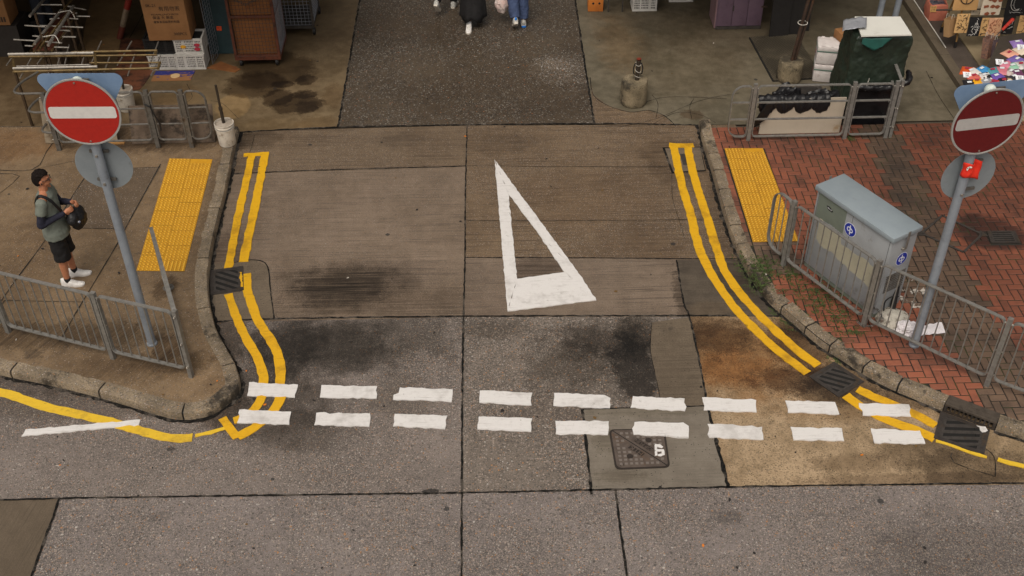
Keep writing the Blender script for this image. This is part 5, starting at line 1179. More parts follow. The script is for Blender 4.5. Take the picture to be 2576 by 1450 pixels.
    for j in range(m + 1):
        t_ = math.pi * .86 * j / m
        for i in range(n):
            a = 2 * math.pi * i / n; k = 1.03 + .09 * mnoise.noise(V((math.cos(a) * 3, math.sin(a) * 3, t_ * 5))) + .03 * mnoise.noise(V((math.cos(a) * 9, math.sin(a) * 9, t_ * 12))); vs.append(V((.082 * k * math.sin(t_) * math.cos(a), .103 * k * math.sin(t_) * math.sin(a) - .010, .118 * k * math.cos(t_) + .014 + .024 * max(0, math.sin(a)) * math.sin(t_))))
    fs = []
    for j in range(m):
        for i in range(n):
            q = [j * n + i, j * n + (i + 1) % n, (j + 1) * n + (i + 1) % n, (j + 1) * n + i]; c = sum((vs[w] for w in q), V()) / 4
            lim = .068 if c.y > .045 else (.012 + (c.y + .02) * .9 if c.y > -.02 else -.075 + .3 * (c.y + .09))
            if c.z > lim: fs.append(q[::-1])
    b.add([h(v.x, v.y, v.z + .006) for v in vs], fs); o = P.emit(b, 'hair', M_hair, body, 0, smooth=60); s_ = o.modifiers.new('thick', 'SOLIDIFY'); s_.thickness = .014; s_.offset = -1; subdiv(o, 1); crumple(o, .022, .025)
    return P
def rings(b, secs, n=24, cap=True):
    """loft: (centre, rx, ry) horizontal ellipses"""
    vs = []
    for c, a_, e_ in secs:
        c = Vector(c); vs += [c + Vector((a_ * math.cos(2 * math.pi * i / n), e_ * math.sin(2 * math.pi * i / n), 0)) for i in range(n)]
    k = len(secs); fs = [(j * n + i, j * n + (i + 1) % n, (j + 1) * n + (i + 1) % n, (j + 1) * n + i) for j in range(k - 1) for i in range(n)]
    if cap: fs += [list(range(n))[::-1], [(k - 1) * n + i for i in range(n)]]
    return b.add(vs, fs)
def shirt(P, m, hem=.82, sleeve=.6, wide=1.0, name='shirt', fold=.02):
    b = MB(); l = P.lean; w = wide
    rings(b, [((0, 0, hem), .212 * w, .162 * w), ((0, 0, .89), .205 * w, .157 * w), ((0, 0, .97), .182 * w, .14 * w), ((0, l * .3, 1.08), .165 * w, .125 * w), ((0, l * .6, 1.2), .178 * w, .128 * w), ((0, l * .9, 1.32), .19 * w, .122 * w), ((0, l, 1.39), .175 * w, .10 * w), ((0, l, 1.435), .10, .075), ((0, l, 1.455), .068, .064)])
    for s_, (sh, el, wr, hd) in P.arms.items():
        sh, el, wr = Vector(sh), Vector(el), Vector(wr)
        if sleeve <= 1: b.limb([sh, sh + (el - sh) * sleeve * .5], [.070, .070]); b.tube(sh, sh + (el - sh) * sleeve, .072, .071, 14)
        else: b.limb([sh, el, el + (wr - el) * (sleeve - 1)], [.068, .055, .042])
    o = P.emit(b, name, m, vox=.009); crumple(o, fold, .09); return o
def trousers(P, m, end, r0=.105, r1=.085, name='trousers', flare=1.0, fold=.02):
    b = MB(); rings(b, [((0, 0, .86), .168, .125), ((0, 0, .93), .172, .128), ((0, 0, 1.0), .162, .12)])
    for s_, (hip, knee, ank, toe) in P.legs.items():
        hip, knee, ank = Vector(hip), Vector(knee), Vector(ank)
        if end <= 1.3: e = hip + (knee - hip) * end; b.ball(hip, r0 - .01, 14, 10); b.tube(hip + Vector((0, 0, -.03)), e, r0 + .006, r1, 18)
        else: e = knee + (ank - knee) * (end - 1); b.ball(hip, r0, 14, 10); b.tube(hip, knee, r0, (r0 + r1) / 2, 16); b.ball(knee, (r0 + r1) / 2, 14, 10); b.tube(knee, e, (r0 + r1) / 2, r1, 16)
    o = P.emit(b, name, m, vox=.009); crumple(o, fold, .08); return o
def shoe(P, s_, up_m, sole_m, acc=None, sc=1.0, sock=None):
    hip, knee, ank, toe = [Vector(q) for q in P.legs[s_]]; d = (toe - ank); fw = Vector((d.x, d.y, 0)).normalized(); pitch = math.asin(max(-1, min(1, (d.z + .05) / max(d.length, 1e-6))))
    rt = fw.cross(Vector((0, 0, 1))).normalized(); f2 = (fw * math.cos(pitch) + Vector((0, 0, math.sin(pitch)))).normalized(); u2 = rt.cross(f2); O = ank - u2 * .085
    q = lambda x, y, z: O + rt * x * sc + f2 * y * sc + u2 * z * sc
    out = [(.0, -.085), (.03, -.078), (.038, -.04), (.035, .03), (.046, .10), (.044, .15), (.028, .185), (.0, .198), (-.026, .19), (-.044, .155), (-.048, .10), (-.035, .03), (-.038, -.04), (-.03, -.078)]
    b = MB(); n = len(out); b.add([q(x, y, 0) for x, y in out] + [q(x * 1.02, y * 1.01, .028) for x, y in out], [(i, (i + 1) % n, n + (i + 1) % n, n + i) for i in range(n)] + [list(range(n))[::-1], [n + i for i in range(n)]]); so = P.emit(b, 'sole', sole_m, None, 0, smooth=50)
    b = MB(); prof = [(-.078, .112, .030), (-.06, .12, .040), (-.02, .118, .046), (.02, .108, .045), (.06, .082, .045), (.10, .055, .046), (.14, .047, .042), (.175, .040, .028), (.19, .034, .012)]
    vs = []; k = 12
    for y, zt, w in prof:
        for i in range(k): a = math.pi * i / (k - 1); vs.append(q(w * math.cos(a) * (1 if a else 1), y, .024 + (zt - .024) * math.sin(a) ** .7))
    b.add(vs, [(i * k + j, i * k + j + 1, (i + 1) * k + j + 1, (i + 1) * k + j) for i in range(len(prof) - 1) for j in range(k - 1)] + [list(range(k))[::-1], [(len(prof) - 1) * k + j for j in range(k)]])
    sh = P.emit(b, 'shoe', up_m, None, 0, smooth=70)
    b = MB()
    for i in range(5): y = .02 + i * .022; z = .104 - i * .012; b.limb([q(-.026, y, z - .006), q(.0, y + .004, z + .004), q(.026, y, z - .006)], [.004, .004, .004], 6)
    P.emit(b, 'lace', sole_m, sh, 0, smooth=60)
    if acc: b = MB(); b.ball(q(0, -.076, .075), (.022 * sc, .016 * sc, .03 * sc), 12, 8); P.emit(b, 'heel_tab', acc, sh, 0)
    if sock: b = MB(); b.tube(ank + (knee - ank).normalized() * -.02, ank + (knee - ank).normalized() * .05, .044, .043, 16); P.emit(b, 'sock', sock, None, 0)
# the man waiting at the kerb
man_at = at(184, 706, ZP)
P = human('person', 'man in gray-green T-shirt and black shorts waiting beside the no-entry sign pole', man_at, R_(-84), {1: ((.095, -.01, .88), (.10, .005, .49), (.10, -.035, .085), (.105, .10, .03)), -1: ((-.095, -.01, .88), (-.10, .015, .49), (-.105, .02, .085), (-.12, .155, .03))},
    {1: ((.185, -.01, 1.375), (.255, -.075, 1.10), (.10, .19, 1.155), (-.45, .85, .18)), -1: ((-.185, -.01, 1.375), (-.24, .06, 1.11), (-.07, .265, 1.20), (.45, .75, .12))}, R_(6), .955, .75)
shirt(P, M_tee, .80, .52, 1.04, 't_shirt', .018); trousers(P, M_black, 1.12, .098, .108, 'shorts', fold=.025)
for s_ in (1, -1):
    sh, el, wr, hd = [Vector(q) for q in P.arms[s_]]; b = MB(); a = sh + (el - sh) * .46; b.limb([a, el, el + (wr - el) * .5, wr - (wr - el).normalized() * .015], [.056, .051, .043, .036]); crumple(P.emit(b, 'undersleeve', M_navy, vox=.008), .014, .05)
    shoe(P, s_, M_shoe, M_shoe, M_green, 1.05, M_black)
# glasses and earbud
h = P.h; b = MB()
for s_ in (-1, 1): b.ptube([h(s_ * .033 + .025 * math.cos(a), .102 - .012 * abs(math.cos(a)), .012 + .019 * math.sin(a)) for a in [2 * math.pi * k / 18 for k in range(18)]], .0035, 6, True); b.tube(h(s_ * .058, .095, .016), h(s_ * .080, .0, .012), .003, n=6)
b.tube(h(-.009, .106, .016), h(.009, .106, .016), .003, n=6); g = P.emit(b, 'glasses', M_lens, None, 0)
b = MB(); b.ball(h(.088, .002, -.012), (.008, .010, .012), 10, 8); P.emit(b, 'earbud', M_bag, None, 0)
# sling bag (worn: a thing of its own)
bagc = P.M @ Vector((-.06, .30, .98)); root = thing('sling_bag', 'black nylon sling bag worn across the chest of the man in shorts', 'bag', bagc, R_(-84)); PM = P.M
b = MB(); b.ball((-.05, .29, .97), (.185, .10, .145), 20, 14); b.ball((.04, .26, 1.03), (.12, .085, .10), 16, 10); b.ball((-.12, .29, .91), (.12, .09, .10), 16, 10); b.v = [PM @ v for v in b.v]; o = b.build('pouch', M_bag, root, smooth=180); remesh(o, .009, 2); crumple(o, .03, .07)
pts = catmull([(.06, .235, 1.08), (.10, .175, 1.17), (.135, .145, 1.28), (.15, .09, 1.40), (.145, .0, 1.463), (.12, -.08, 1.42), (.04, -.135, 1.25), (-.08, -.145, 1.08), (-.17, -.06, .98), (-.19, .08, .97), (-.16, .2, .98)], .03)
b = MB(); b.sweep([PM @ Vector(p) for p in pts], [(-.02, -.003), (.02, -.003), (.02, .003), (-.02, .003)], up=(PM.to_3x3() @ Vector((.3, .9, .4)))); b.build('strap', M_bag, root, smooth=60)
b = MB(); c0 = PM @ Vector((.095, .335, 1.0)); b.tube(c0, c0 + PM.to_3x3() @ Vector((.006, .008, 0)), .014, n=14); b.build('badge', M_wst, root); b = MB(); b.tube(c0 + PM.to_3x3() @ Vector((.004, .007, 0)), c0 + PM.to_3x3() @ Vector((.007, .0095, 0)), .008, n=12); b.build('badge_dot', M_blue, root)

# three walkers crossing the far street, cut by the top of the frame
ARMS = {1: ((.185, -.01, 1.375), (.22, .02, 1.10), (.20, .10, .86), (0, .2, -1)), -1: ((-.185, -.01, 1.375), (-.22, -.05, 1.10), (-.20, -.02, .85), (0, .1, -1))}
p = at(1126, 24, 0)
P = human('person', 'walker in black trousers stepping away on pale sneakers, one sole lifted', (p.x, p.y, .003), R_(-14), {-1: ((-.09, -.01, .88), (-.10, -.05, .50), (-.10, -.30, .25), (-.10, -.25, .07)), 1: ((.09, -.01, .88), (.09, .13, .48), (.085, .12, .085), (.085, .25, .03))}, ARMS, 0, 1, .5, 'walkers on the far street', detail=False)
shirt(P, M_navy, .84, .6); trousers(P, M_black, 1.92, .10, .065)
for s_ in (1, -1): shoe(P, s_, M_graysh, M_sole, None, 1.08)
p = at(1192, 60, 0)
P = human('person', 'walker in a long black skirt coming towards the crossing in white sneakers', (p.x, p.y, .003), R_(176), {1: ((.08, 0, .88), (.085, .10, .48), (.07, .22, .10), (.07, .34, .035)), -1: ((-.08, 0, .88), (-.08, -.02, .48), (-.08, -.28, .17), (-.08, -.20, .05))}, ARMS, 0, .97, .5, 'walkers on the far street', detail=False)
shirt(P, M_black, .84, 1.8); b = MB(); n = 40; vs = []
for j, (z, a_, e_) in enumerate(((1.0, .155, .115), (.85, .185, .14), (.6, .205, .16), (.4, .22, .21), (.26, .228, .245), (.17, .23, .25))):
    for i in range(n): a = 2 * math.pi * i / n; k = 1 + (.07 * math.sin(a * 7) + .05 * math.sin(a * 11 + 1)) * (j / 5) ** 1.2; vs.append(Vector((a_ * k * math.cos(a), e_ * k * math.sin(a) + .008 * j, z + (.035 * math.sin(a * 5) if j == 5 else 0))))
b.add(vs, [(j * n + i, j * n + (i + 1) % n, (j + 1) * n + (i + 1) % n, (j + 1) * n + i) for j in range(5) for i in range(n)]); o = P.emit(b, 'long_skirt', M_black, vox=0); s2 = o.modifiers.new('thick', 'SOLIDIFY'); s2.thickness = .006
for s_ in (1, -1): shoe(P, s_, M_shoe, M_sole, None, 1.12, M_wshirt)
p = at(1304, 62, 0)
P = human('person', 'walker in blue jeans stepping away in blue-soled running shoes', (p.x, p.y, .003), R_(6), {-1: ((-.09, 0, .88), (-.095, -.03, .49), (-.08, -.20, .19), (-.08, -.13, .05)), 1: ((.09, 0, .88), (.085, .06, .48), (.08, -.06, .09), (.09, .08, .03))}, {1: ARMS[1], -1: ((-.185, -.01, 1.375), (-.235, .0, 1.10), (-.27, .04, .86), (-.05, .1, -1))}, 0, 1.02, 1.1, 'walkers on the far street', detail=False)
shirt(P, M_wshirt, .84, .6); trousers(P, M_denim, 1.9, .108, .088, 'jeans', fold=.03)
shoe(P, -1, M_graysh, M_sole, M_bluea, 1.08); shoe(P, 1, M_graysh, M_bluea, M_graysh, 1.08)
# plastic carrier bag in that walker's hand
c0 = P.M @ Vector((-.275, .06, .76)); M_plas = paint('pinkish_white_plastic', lin(214, 198, 192), lin(196, 160, 150), .45, 0, 7, .8)
o = crumpled(c0 - Vector((0, 0, .56)), (.115, .085, .20), 1.0, 5.0, 'carrier_bag', 'bulging whitish plastic bag carried by the walker in jeans', M_plas, .22); tag(o, None, 'bag'); me = o.data
for v in me.vertices:
    k = v.co.z / .2
    if k > 0: v.co.x *= max(.14, 1 - .75 * k); v.co.y *= max(.14, 1 - .75 * k); v.co.z = k * .36
# stallholder at the upper left, seen from the waist down
p = at(128, 90, .004)
P = human('person', 'stallholder in dark trousers reaching out an arm behind the steel frames', (p.x, p.y, .006), R_(62), {1: ((.095, 0, .88), (.11, .06, .48), (.13, .03, .085), (.14, .17, .03)), -1: ((-.095, 0, .88), (-.11, .02, .48), (-.12, -.05, .085), (-.13, .09, .03))}, {1: ((.185, 0, 1.375), (.2, .02, 1.1), (.17, .2, 1.0), (-.1, 1, -.2)), -1: ((-.185, .02, 1.375), (-.20, .20, 1.14), (-.14, .44, 1.02), (.0, .8, -.5))}, 0, 1, .5, detail=True)
shirt(P, M_wshirt, .80, .62); trousers(P, M_ddenim, 1.94, .105, .075, fold=.025)
for s_ in (1, -1): shoe(P, s_, M_black, M_black, None, 1.05)

# ------------------------------------------------------------------ upper left: goods of the market stall
M_crate = paint('gray_white_crate_plastic', lin(198, 194, 188), lin(172, 168, 162), .55, 0, 6, .7, grime=lin(130, 120, 106), gscale=8, glevel=.64)
M_crateb = paint('black_crate_plastic', lin(34, 33, 33), lin(24, 23, 23), .6)
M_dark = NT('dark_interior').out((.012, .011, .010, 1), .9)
M_card = paint('brown_cardboard', lin(150, 106, 66), lin(132, 92, 56), .8, 0, 3, .7, grime=lin(134, 90, 54), gscale=5, glevel=.64)
M_cardd = paint('aged_cardboard', lin(132, 84, 44), lin(112, 68, 36), .8, 0, 3, .8, grime=lin(116, 68, 38), gscale=4, glevel=.58)
M_ink = paint('black_print', lin(62, 48, 38), None, .8)
def crate(loc, w, d, h, m, label, rotz=0.0, group='slotted plastic crates', liner=True):  # liner: dark box that stands in for the shade inside
    root = thing('plastic_crate', label, 'crate', loc, rotz, group); M = world_of(root)
    def fin(b, name, mm, sm=0): b.v = [M @ v for v in b.v]; return b.build(name, mm, root, smooth=sm)
    b = MB(); b.box((0, 0, .012), (w, d, .024)); b.box((0, 0, .03), (w - .02, d - .02, .014)); fin(b, 'base', m)
    b = MB()
    for sx in (-1, 1): b.box((sx * (w / 2 - .012), 0, h - .018), (.028, d, .036)); 
    for sy in (-1, 1): b.box((0, sy * (d / 2 - .012), h - .018), (w - .056, .028, .036))
    fin(b, 'rim', m)
    b = MB()
    for (L, ax, dist) in ((w, 0, d / 2 - .012), (d, 1, w / 2 - .012)):
        for s_ in (-1, 1):
            def q(t, z, tw, zh, th):
                c = (t, s_ * dist, z) if ax == 0 else (s_ * dist, t, z); sz = (tw, th, zh) if ax == 0 else (th, tw, zh); b.box(c, sz)
            for t_ in (-L / 2 + .02, L / 2 - .02) + ((-L * .18, L * .2) if ax == 0 else (0,)): q(t_, h / 2, .032, h - .08, .012)
            for k in range(1, 5): q(0, .04 + (h - .08) * k / 5, L - .04, .014, .010)
            n = int(L / .026)
            for k in range(n): q(-L / 2 + .03 + (L - .06) * k / (n - 1), h / 2, .011, h - .08, .008)
    fin(b, 'slatted_wall', m)
    if liner: b = MB(); b.box((0, 0, h * .46), (w - .06, d - .06, h * .86)); fin(b, 'shade_box', M_dark)  # dark box stands in for the shade inside the crate
    return root
yc = 16.82; hC = .27; z0 = .006; dC = .36
crate((-5.375, yc + dC / 2, z0), .47, dC, hC, M_crate, 'gray slotted crate on the ground under the black crate')
crate((-4.915, yc + dC / 2 - .01, z0), .47, dC, hC, M_crate, 'gray slotted crate on the ground, lowest under the big carton')
cr_up = crate((-4.90, yc + dC / 2 + .01, z0 + hC + .002), .47, dC, hC, M_crate, 'gray slotted crate with red and yellow stickers, on top of another gray crate')
crate((-5.38, yc + dC / 2 + .03, z0 + hC + .002), .50, dC, hC, M_crateb, 'black slotted crate stacked under the big carton')
M_stred = paint('red_sticker', lin(190, 50, 36), lin(60, 60, 120), .5, 0, 60, .8); M_styel = paint('yellow_sticker', lin(222, 176, 44), lin(190, 80, 40), .5, 0, 50, .8)
for x, z, r, m in ((-4.985, .14, .042, M_styel), (-4.76, .165, .045, M_stred), (-4.765, .095, .045, M_stred)):
    b = MB(); q = Vector((x, yc + .003, z0 + hC + z)); b.plate([(r * math.cos(a) * 1.1, r * .7 * math.sin(a)) for a in [2 * math.pi * i / 20 for i in range(20)]], q, (1, 0, 0), (0, 0, 1), .002); b.build('sticker', m, cr_up, smooth=0)
# the big carton
zc = z0 + 2 * hC + .006; cx0, cx1 = -5.50, -4.82; ch = .72; root = thing('carton', 'big brown carton marked 300PCS on top of the stacked crates', 'carton', ((cx0 + cx1) / 2, yc + .2, zc), 0, 'cardboard cartons')
b = MB(); b.box(((cx0 + cx1) / 2, yc + .24 - .03, zc + ch / 2), (cx1 - cx0, .48, ch), R_(1), bev=.008); box_ = b.build('box', M_card, root)
b = MB(); b.box(((cx0 + cx1) / 2, yc + .21, zc + ch + .003), (.06, .46, .003)); b.build('tape', paint('brown_tape', lin(150, 104, 62), None, .35), root)
yf = yc - .0345
def ctext(s_, x, z, size, sx=1.0): text_mesh(s_, size, axes((x, yf + (x - (cx0 + cx1) / 2) * math.tan(R_(1)), zc + z), (1, R_(1), 0), (0, 0, 1)), M_ink, 'print', box_, .001, 'LEFT', sx=sx)
ctext('SK-21', cx0 + .07, .61, .068); ctext('FOAMLUNCHBOX', cx0 + .13, .455, .042, 1.25); ctext('保溫 大 飯盒', cx0 + .14, .40, .06); ctext('優質食品級原料制造', cx0 + .14, .325, .046); ctext('300PCS', cx0 + .42, .11, .066); ctext('有用勿丟', cx0 + .26, .55, .085)
# wire grid panel
M_wire = paint('pale_wire', lin(150, 152, 160), lin(110, 112, 120), .5, .3)
root = thing('wire_grid_panel', 'upright pale wire grid panel beside the stacked crates', 'wire panel', (-4.60, 17.05, .006)); b = MB()
for i in range(5): y = 16.98 + .09 * i; b.tube((-4.60 + .012 * i, y, .006), (-4.60 + .012 * i - .02, y, 1.55), .003, n=5)
for k in range(22): z = .02 + k * .07; b.tube((-4.60 - .001 * k, 16.98, z), (-4.55 - .001 * k, 17.34, z), .003, n=5)
b.build('grid', M_wire, root, smooth=0)
# dark green board with an orange sticker
M_teal = paint('dark_teal_board', lin(40, 62, 66), lin(32, 50, 54), .6, 0, 4, .7)
root = thing('display_board', 'dark teal board with a small orange sticker, leaning between crates and cage trolley', 'board', (-4.5, 17.36, .006))
b = MB(); b.plate([(-.21, 0), (.20, 0), (.20, .98), (-.21, .98)], (-4.5, 17.36, .006), (1, 0, 0), Vector((0, .12, 1)), .03); b.build('panel', M_teal, root, smooth=0)
b = MB(); p = aty(551, 71, 17.385); b.plate([(-.042, -.036), (.040, -.040), (.046, .034), (-.036, .038)], p + Vector((0, -.012, 0)), (1, .0, 0), Vector((0, .12, 1)), .002); st = b.build('sticker', paint('orange_sticker', lin(236, 86, 40), None, .5), root, smooth=0)
text_mesh('28-V', .032, axes(p + Vector((0, -.0155, .008)), (1, 0, 0), (0, .12, 1)), M_ink, 'print', st, .0008); text_mesh('M', .022, axes(p + Vector((.01, -.019, -.02)), (1, 0, 0), (0, .12, 1)), M_ink, 'print', st, .0008)
# cage trolley
M_rframe = paint('rust_brown_steel', lin(98, 54, 38), lin(74, 40, 30), .6, .2, 8, .8, grime=lin(54, 36, 28), gscale=6, glevel=.58)
tx0, tx1, ty0, ty1 = -4.19, -3.44, 16.86, 17.62; th = 1.62
root = thing('cage_trolley', 'rust-brown wheeled cage trolley packed with cardboard', 'trolley', ((tx0 + tx1) / 2, (ty0 + ty1) / 2, .006))
b = MB(); b.box(((tx0 + tx1) / 2, (ty0 + ty1) / 2, .155), (tx1 - tx0, ty1 - ty0, .05)); b.build('deck', M_rframe, root)
for x, y in ((tx0, ty0), (tx1, ty0), (tx0, ty1), (tx1, ty1)):
    sx = .02 if x == tx0 else -.02; sy = .02 if y == ty0 else -.02; b = MB(); b.box((x + sx, y + sy, .18 + (th - .18) / 2), (.04, .04, th - .18)); b.build('upright', M_rframe, root)
    b = MB(); w_ = Vector((x + sx * 4, y + sy * 3, .07)); b.tube(w_ + Vector((-.018, 0, 0)), w_ + Vector((.018, 0, 0)), .062, n=20); b.tube(w_ + Vector((-.02, 0, 0)), w_ + Vector((.02, 0, 0)), .036, n=16); wo = b.build('wheel', M_blk, root)
    b = MB(); b.tube(w_ + Vector((-.023, 0, 0)), w_ + Vector((.023, 0, 0)), .03, n=14); b.build('hub', M_galvd, wo); b = MB(); b.box(w_ + Vector((0, 0, .045)), (.05, .04, .03)); b.build('fork', M_rframe, wo)
for z in (.205, .90, th - .02):
    b = MB(); b.box(((tx0 + tx1) / 2, ty0 + .018, z), (tx1 - tx0 - .08, .028, .045)); b.build('crossbar', M_rframe, root)
    b = MB(); b.box((tx1 - .018, (ty0 + ty1) / 2, z), (.028, ty1 - ty0 - .08, .045)); b.build('crossbar', M_rframe, root)
def mesh_panel(b, org, u, L, z0_, z1_, n, m):
    for i in range(n + 1): p = org + u * (L * i / n); b.tube(p + Vector((0, 0, z0_)), p + Vector((0, 0, z1_)), .0035, n=4, cap=False)
    for k in range(m + 1): z = z0_ + (z1_ - z0_) * k / m; b.tube(org + Vector((0, 0, z)), org + u * L + Vector((0, 0, z)), .0035, n=4, cap=False)
b = MB(); mesh_panel(b, Vector((tx0 + .04, ty0 + .005, 0)), Vector((1, 0, 0)), tx1 - tx0 - .08, .2, th, 12, 22); b.build('front_mesh', paint('dark_wire', lin(70, 58, 50), None, .6, .3), root, smooth=0)
b = MB(); mesh_panel(b, Vector((tx1 - .005, ty0 + .04, 0)), Vector((0, 1, 0)), ty1 - ty0 - .08, .2, th, 12, 26); b.build('side_mesh', M_wire, root, smooth=0)
b = MB(); b.box(((tx0 + tx1) / 2 - .01, (ty0 + ty1) / 2 + .02, .19 + .68), (tx1 - tx0 - .10, ty1 - ty0 - .12, 1.36), bev=.01); o = tag(b.build('carton', M_cardd), 'tall weathered cardboard inside the rust-brown cage trolley', 'carton', 'cardboard cartons')
for z in (.5, .95): pass
b = MB()
for k in range(16): x = tx0 + .08 + k * (tx1 - tx0 - .25) / 15; z = 1.12 + .12 * abs(k - 7.5) / 7.5; b.ptube([Vector((x + .022 * math.cos(a), ty0 - .012, z + .012 * math.sin(a))) for a in [2 * math.pi * q / 8 for q in range(8)]], .004, 4, True)
b.build('chain', M_irondk, root)
# second cage frame further back, at the edge of the stall
root = thing('cage_trolley', 'second dark cage trolley half hidden behind the rust-brown one', 'trolley', (-3.2, 18.2, .006)); x0_, x1_, y0_, y1_ = -3.78, -3.02, 17.95, 18.75
b = MB(); b.box(((x0_ + x1_) / 2, (y0_ + y1_) / 2, .155), (x1_ - x0_, y1_ - y0_, .05)); b.build('deck', M_irondk, root)
for x in (x0_, x1_):
    for y in (y0_, y1_):
        b = MB(); b.box((x, y, .87), (.04, .04, 1.4)); b.build('upright', M_irondk, root); b = MB(); b.tube((x - .02, y + .03, .069), (x + .02, y + .03, .069), .062, n=16); b.build('wheel', M_blk, root)
b = MB(); mesh_panel(b, Vector((x1_, y0_, 0)), Vector((0, 1, 0)), y1_ - y0_, .2, 1.55, 10, 22); mesh_panel(b, Vector((x0_, y0_, 0)), Vector((1, 0, 0)), x1_ - x0_, .2, 1.55, 12, 22); b.build('side_mesh', M_wire, root, smooth=0)
# flat cardboard on the ground
M_bluecard = NT('blue_printed_cardboard'); t = M_bluecard; p = t.pos(); nb = t.noise(t.map(p, sc=(1.2, .5, 1)), 7, 7, .7); tb = t.n('SeparateXYZ', {0: p}).outputs[1]
ym = (at(430, 181).y + at(430, 206).y) / 2
M_bluecard = t.out(t.mix(t.step(t.m('ADD', nb, t.m('MULTIPLY', t.m('SUBTRACT', tb, ym), .9)), .52, .56), lin(150, 104, 64), lin(40, 46, 120)), .8)
b = MB(); b.prism(ragged([at(392, 181), at(491, 180), at(479, 204), at(381, 206)], .05, .006), .006, .014); mt = tag(b.build('cardboard_sheet', M_bluecard, smooth=0), 'flat cardboard sheet printed blue, on the ground in front of the gray crates', 'cardboard sheet')
b = MB(); p = at(441, 191.5, .015); b.lathe(p, [(0, 0), (.075, 0), (.075, .006), (.068, .008), (0, .008)], 28); tag(b.build('wooden_disc', paint('pale_wood_disc', lin(214, 180, 132), None, .7)), 'small round pale wooden disc on the blue cardboard sheet', 'disc')
b = MB(); b.prism([tuple(at(*q)[:2]) for q in ((520, 173), (556, 157), (606, 176), (592, 184))], .006, .016); b.box(tuple(at(562, 171)[:2]) + (.018,), (.46, .01, .004), R_(0)); tag(b.build('cardboard_sheet', M_cardd, smooth=0), 'folded brown cardboard flat on the ground before the teal board', 'cardboard sheet')
b = MB(); b.prism(ragged([at(306, 98), at(362, 102), at(386, 182), at(352, 226), at(292, 240), at(288, 200)], .1, .02), .006, .012); tag(b.build('ground_board', paint('rusty_brown_sheet', lin(112, 68, 46), lin(86, 52, 36), .7, 0, 3, .8, grime=lin(58, 38, 30), gscale=3, glevel=.52), smooth=0), 'rust-brown sheet lying on the ground behind the no-entry sign', 'ground sheet')
M_pale = concrete('brushed_tan_concrete', lin(116, 90, 60), lin(146, 116, 80), brush=(R_(2), .9, 40, .3, lin(86, 66, 44)), rough=.75, fine=.15)
b = MB(); b.flat([tuple(at(*q)[:2]) for q in ((205, 132), (298, 128), (318, 40), (345, -40), (240, -40), (215, 60))], .009); tag(b.build('plaza_patch', M_pale, smooth=0), kind='structure')
# slanted prop
root = thing('awning_prop', 'slanted round prop painted red and brown with a bare middle, left of the big carton', 'prop', at(301, 97, .006)); p0 = at(301, 97, .006); p1 = aty(324, 0, p0.y); dv = (p1 - p0) / (p1.z - p0.z)
f = lambda z: p0 + dv * (z - p0.z)
b = MB(); b.tube(f(.006), f(2.55), .05, n=16); pr = b.build('pole', paint('bare_gray_tube', lin(150, 132, 110), lin(110, 92, 74), .6, .2, 9, .8), root)
M_brn = paint('brown_red_paint', lin(110, 52, 38), lin(84, 42, 32), .6, 0, 9, .7)
b = MB(); b.tube(f(.008), f(.24), .053, n=16); b.build('paint_band', M_brn, pr); b = MB(); b.tube(f(.56), f(2.5), .053, n=16); b.build('paint_band', paint('red_prop_paint', lin(148, 44, 32), lin(110, 50, 36), .6, 0, 9, .7), pr)
# far-left carton and black crate behind the stallholder's hand
root = thing('carton', 'brown carton cut by the upper left edge of the frame', 'carton', (-8.55, 18.1, .5), 0, 'cardboard cartons'); pc = aty(27, 64, 17.4); hcz = pc.z
b = MB(); b.box((pc.x - .3, pc.y + .22, hcz + .25), (.6, .44, .5), bev=.008); b.build('box', M_card, root)
for k in range(3): b = MB(); q = Vector((pc.x - .07 - .045 * k, pc.y - .003, hcz + .10)); b.plate([(-.014, -.04), (.014, -.04), (.014, .05), (-.014, .05)], q, (1, 0, 0), (0, 0, 1), .003); b.build('print', M_ink, root, smooth=0)
b = MB(); b.box((pc.x - .28, pc.y + .25, (hcz + .0) / 2 + .002), (.75, .55, hcz - .012)); tag(b.build('stall_table', paint('dark_table', lin(48, 42, 38), lin(36, 31, 28), .7), smooth=0), 'dark stall table under the carton at the upper left edge', 'table')
q = aty(38, 40, 17.9); crate((q.x, 18.1, .006), .5, .40, .34, M_crateb, 'black slotted crate on the ground beside the stallholder', R_(20))

# ---- folded steel stall frames
M_chrome = paint('bright_steel_tube', lin(164, 158, 150), lin(118, 112, 104), .3, .6, 20, .7, grime=lin(110, 90, 66), gscale=9, glevel=.64)
M_brass = paint('yellowed_tube', lin(122, 102, 66), lin(92, 76, 50), .4, .5, 14, .8, grime=lin(86, 62, 40), gscale=9, glevel=.58)
M_brown = paint('brown_tube', lin(84, 68, 52), lin(60, 48, 38), .5, .4, 14, .8)
def Z1(x, y, z): return at(x * .1735, y * .1735, z)
root = thing('folded_rack', 'long flat stall frame of steel tubes with rungs, lying across behind the no-entry sign', 'stall frame', Z1(1200, 880, .006), 0, 'folded steel stall frames')
for a, c, z, r, m in (((120, 790), (1360, 770), .985, .024, M_chrome), ((1040, 760), (2280, 735), .965, .018, M_brass), ((130, 826), (2280, 800), .955, .015, M_brass), ((240, 965), (1300, 940), .955, .010, M_chrome), ((190, 995), (1410, 970), .985, .021, M_chrome), ((190, 1045), (2300, 990), .955, .018, M_brass), ((1300, 915), (2330, 910), .955, .014, M_brass)):
    b = MB(); b.tube(Z1(*a, z), Z1(*c, z), r, n=10); b.build('rail', m, root)
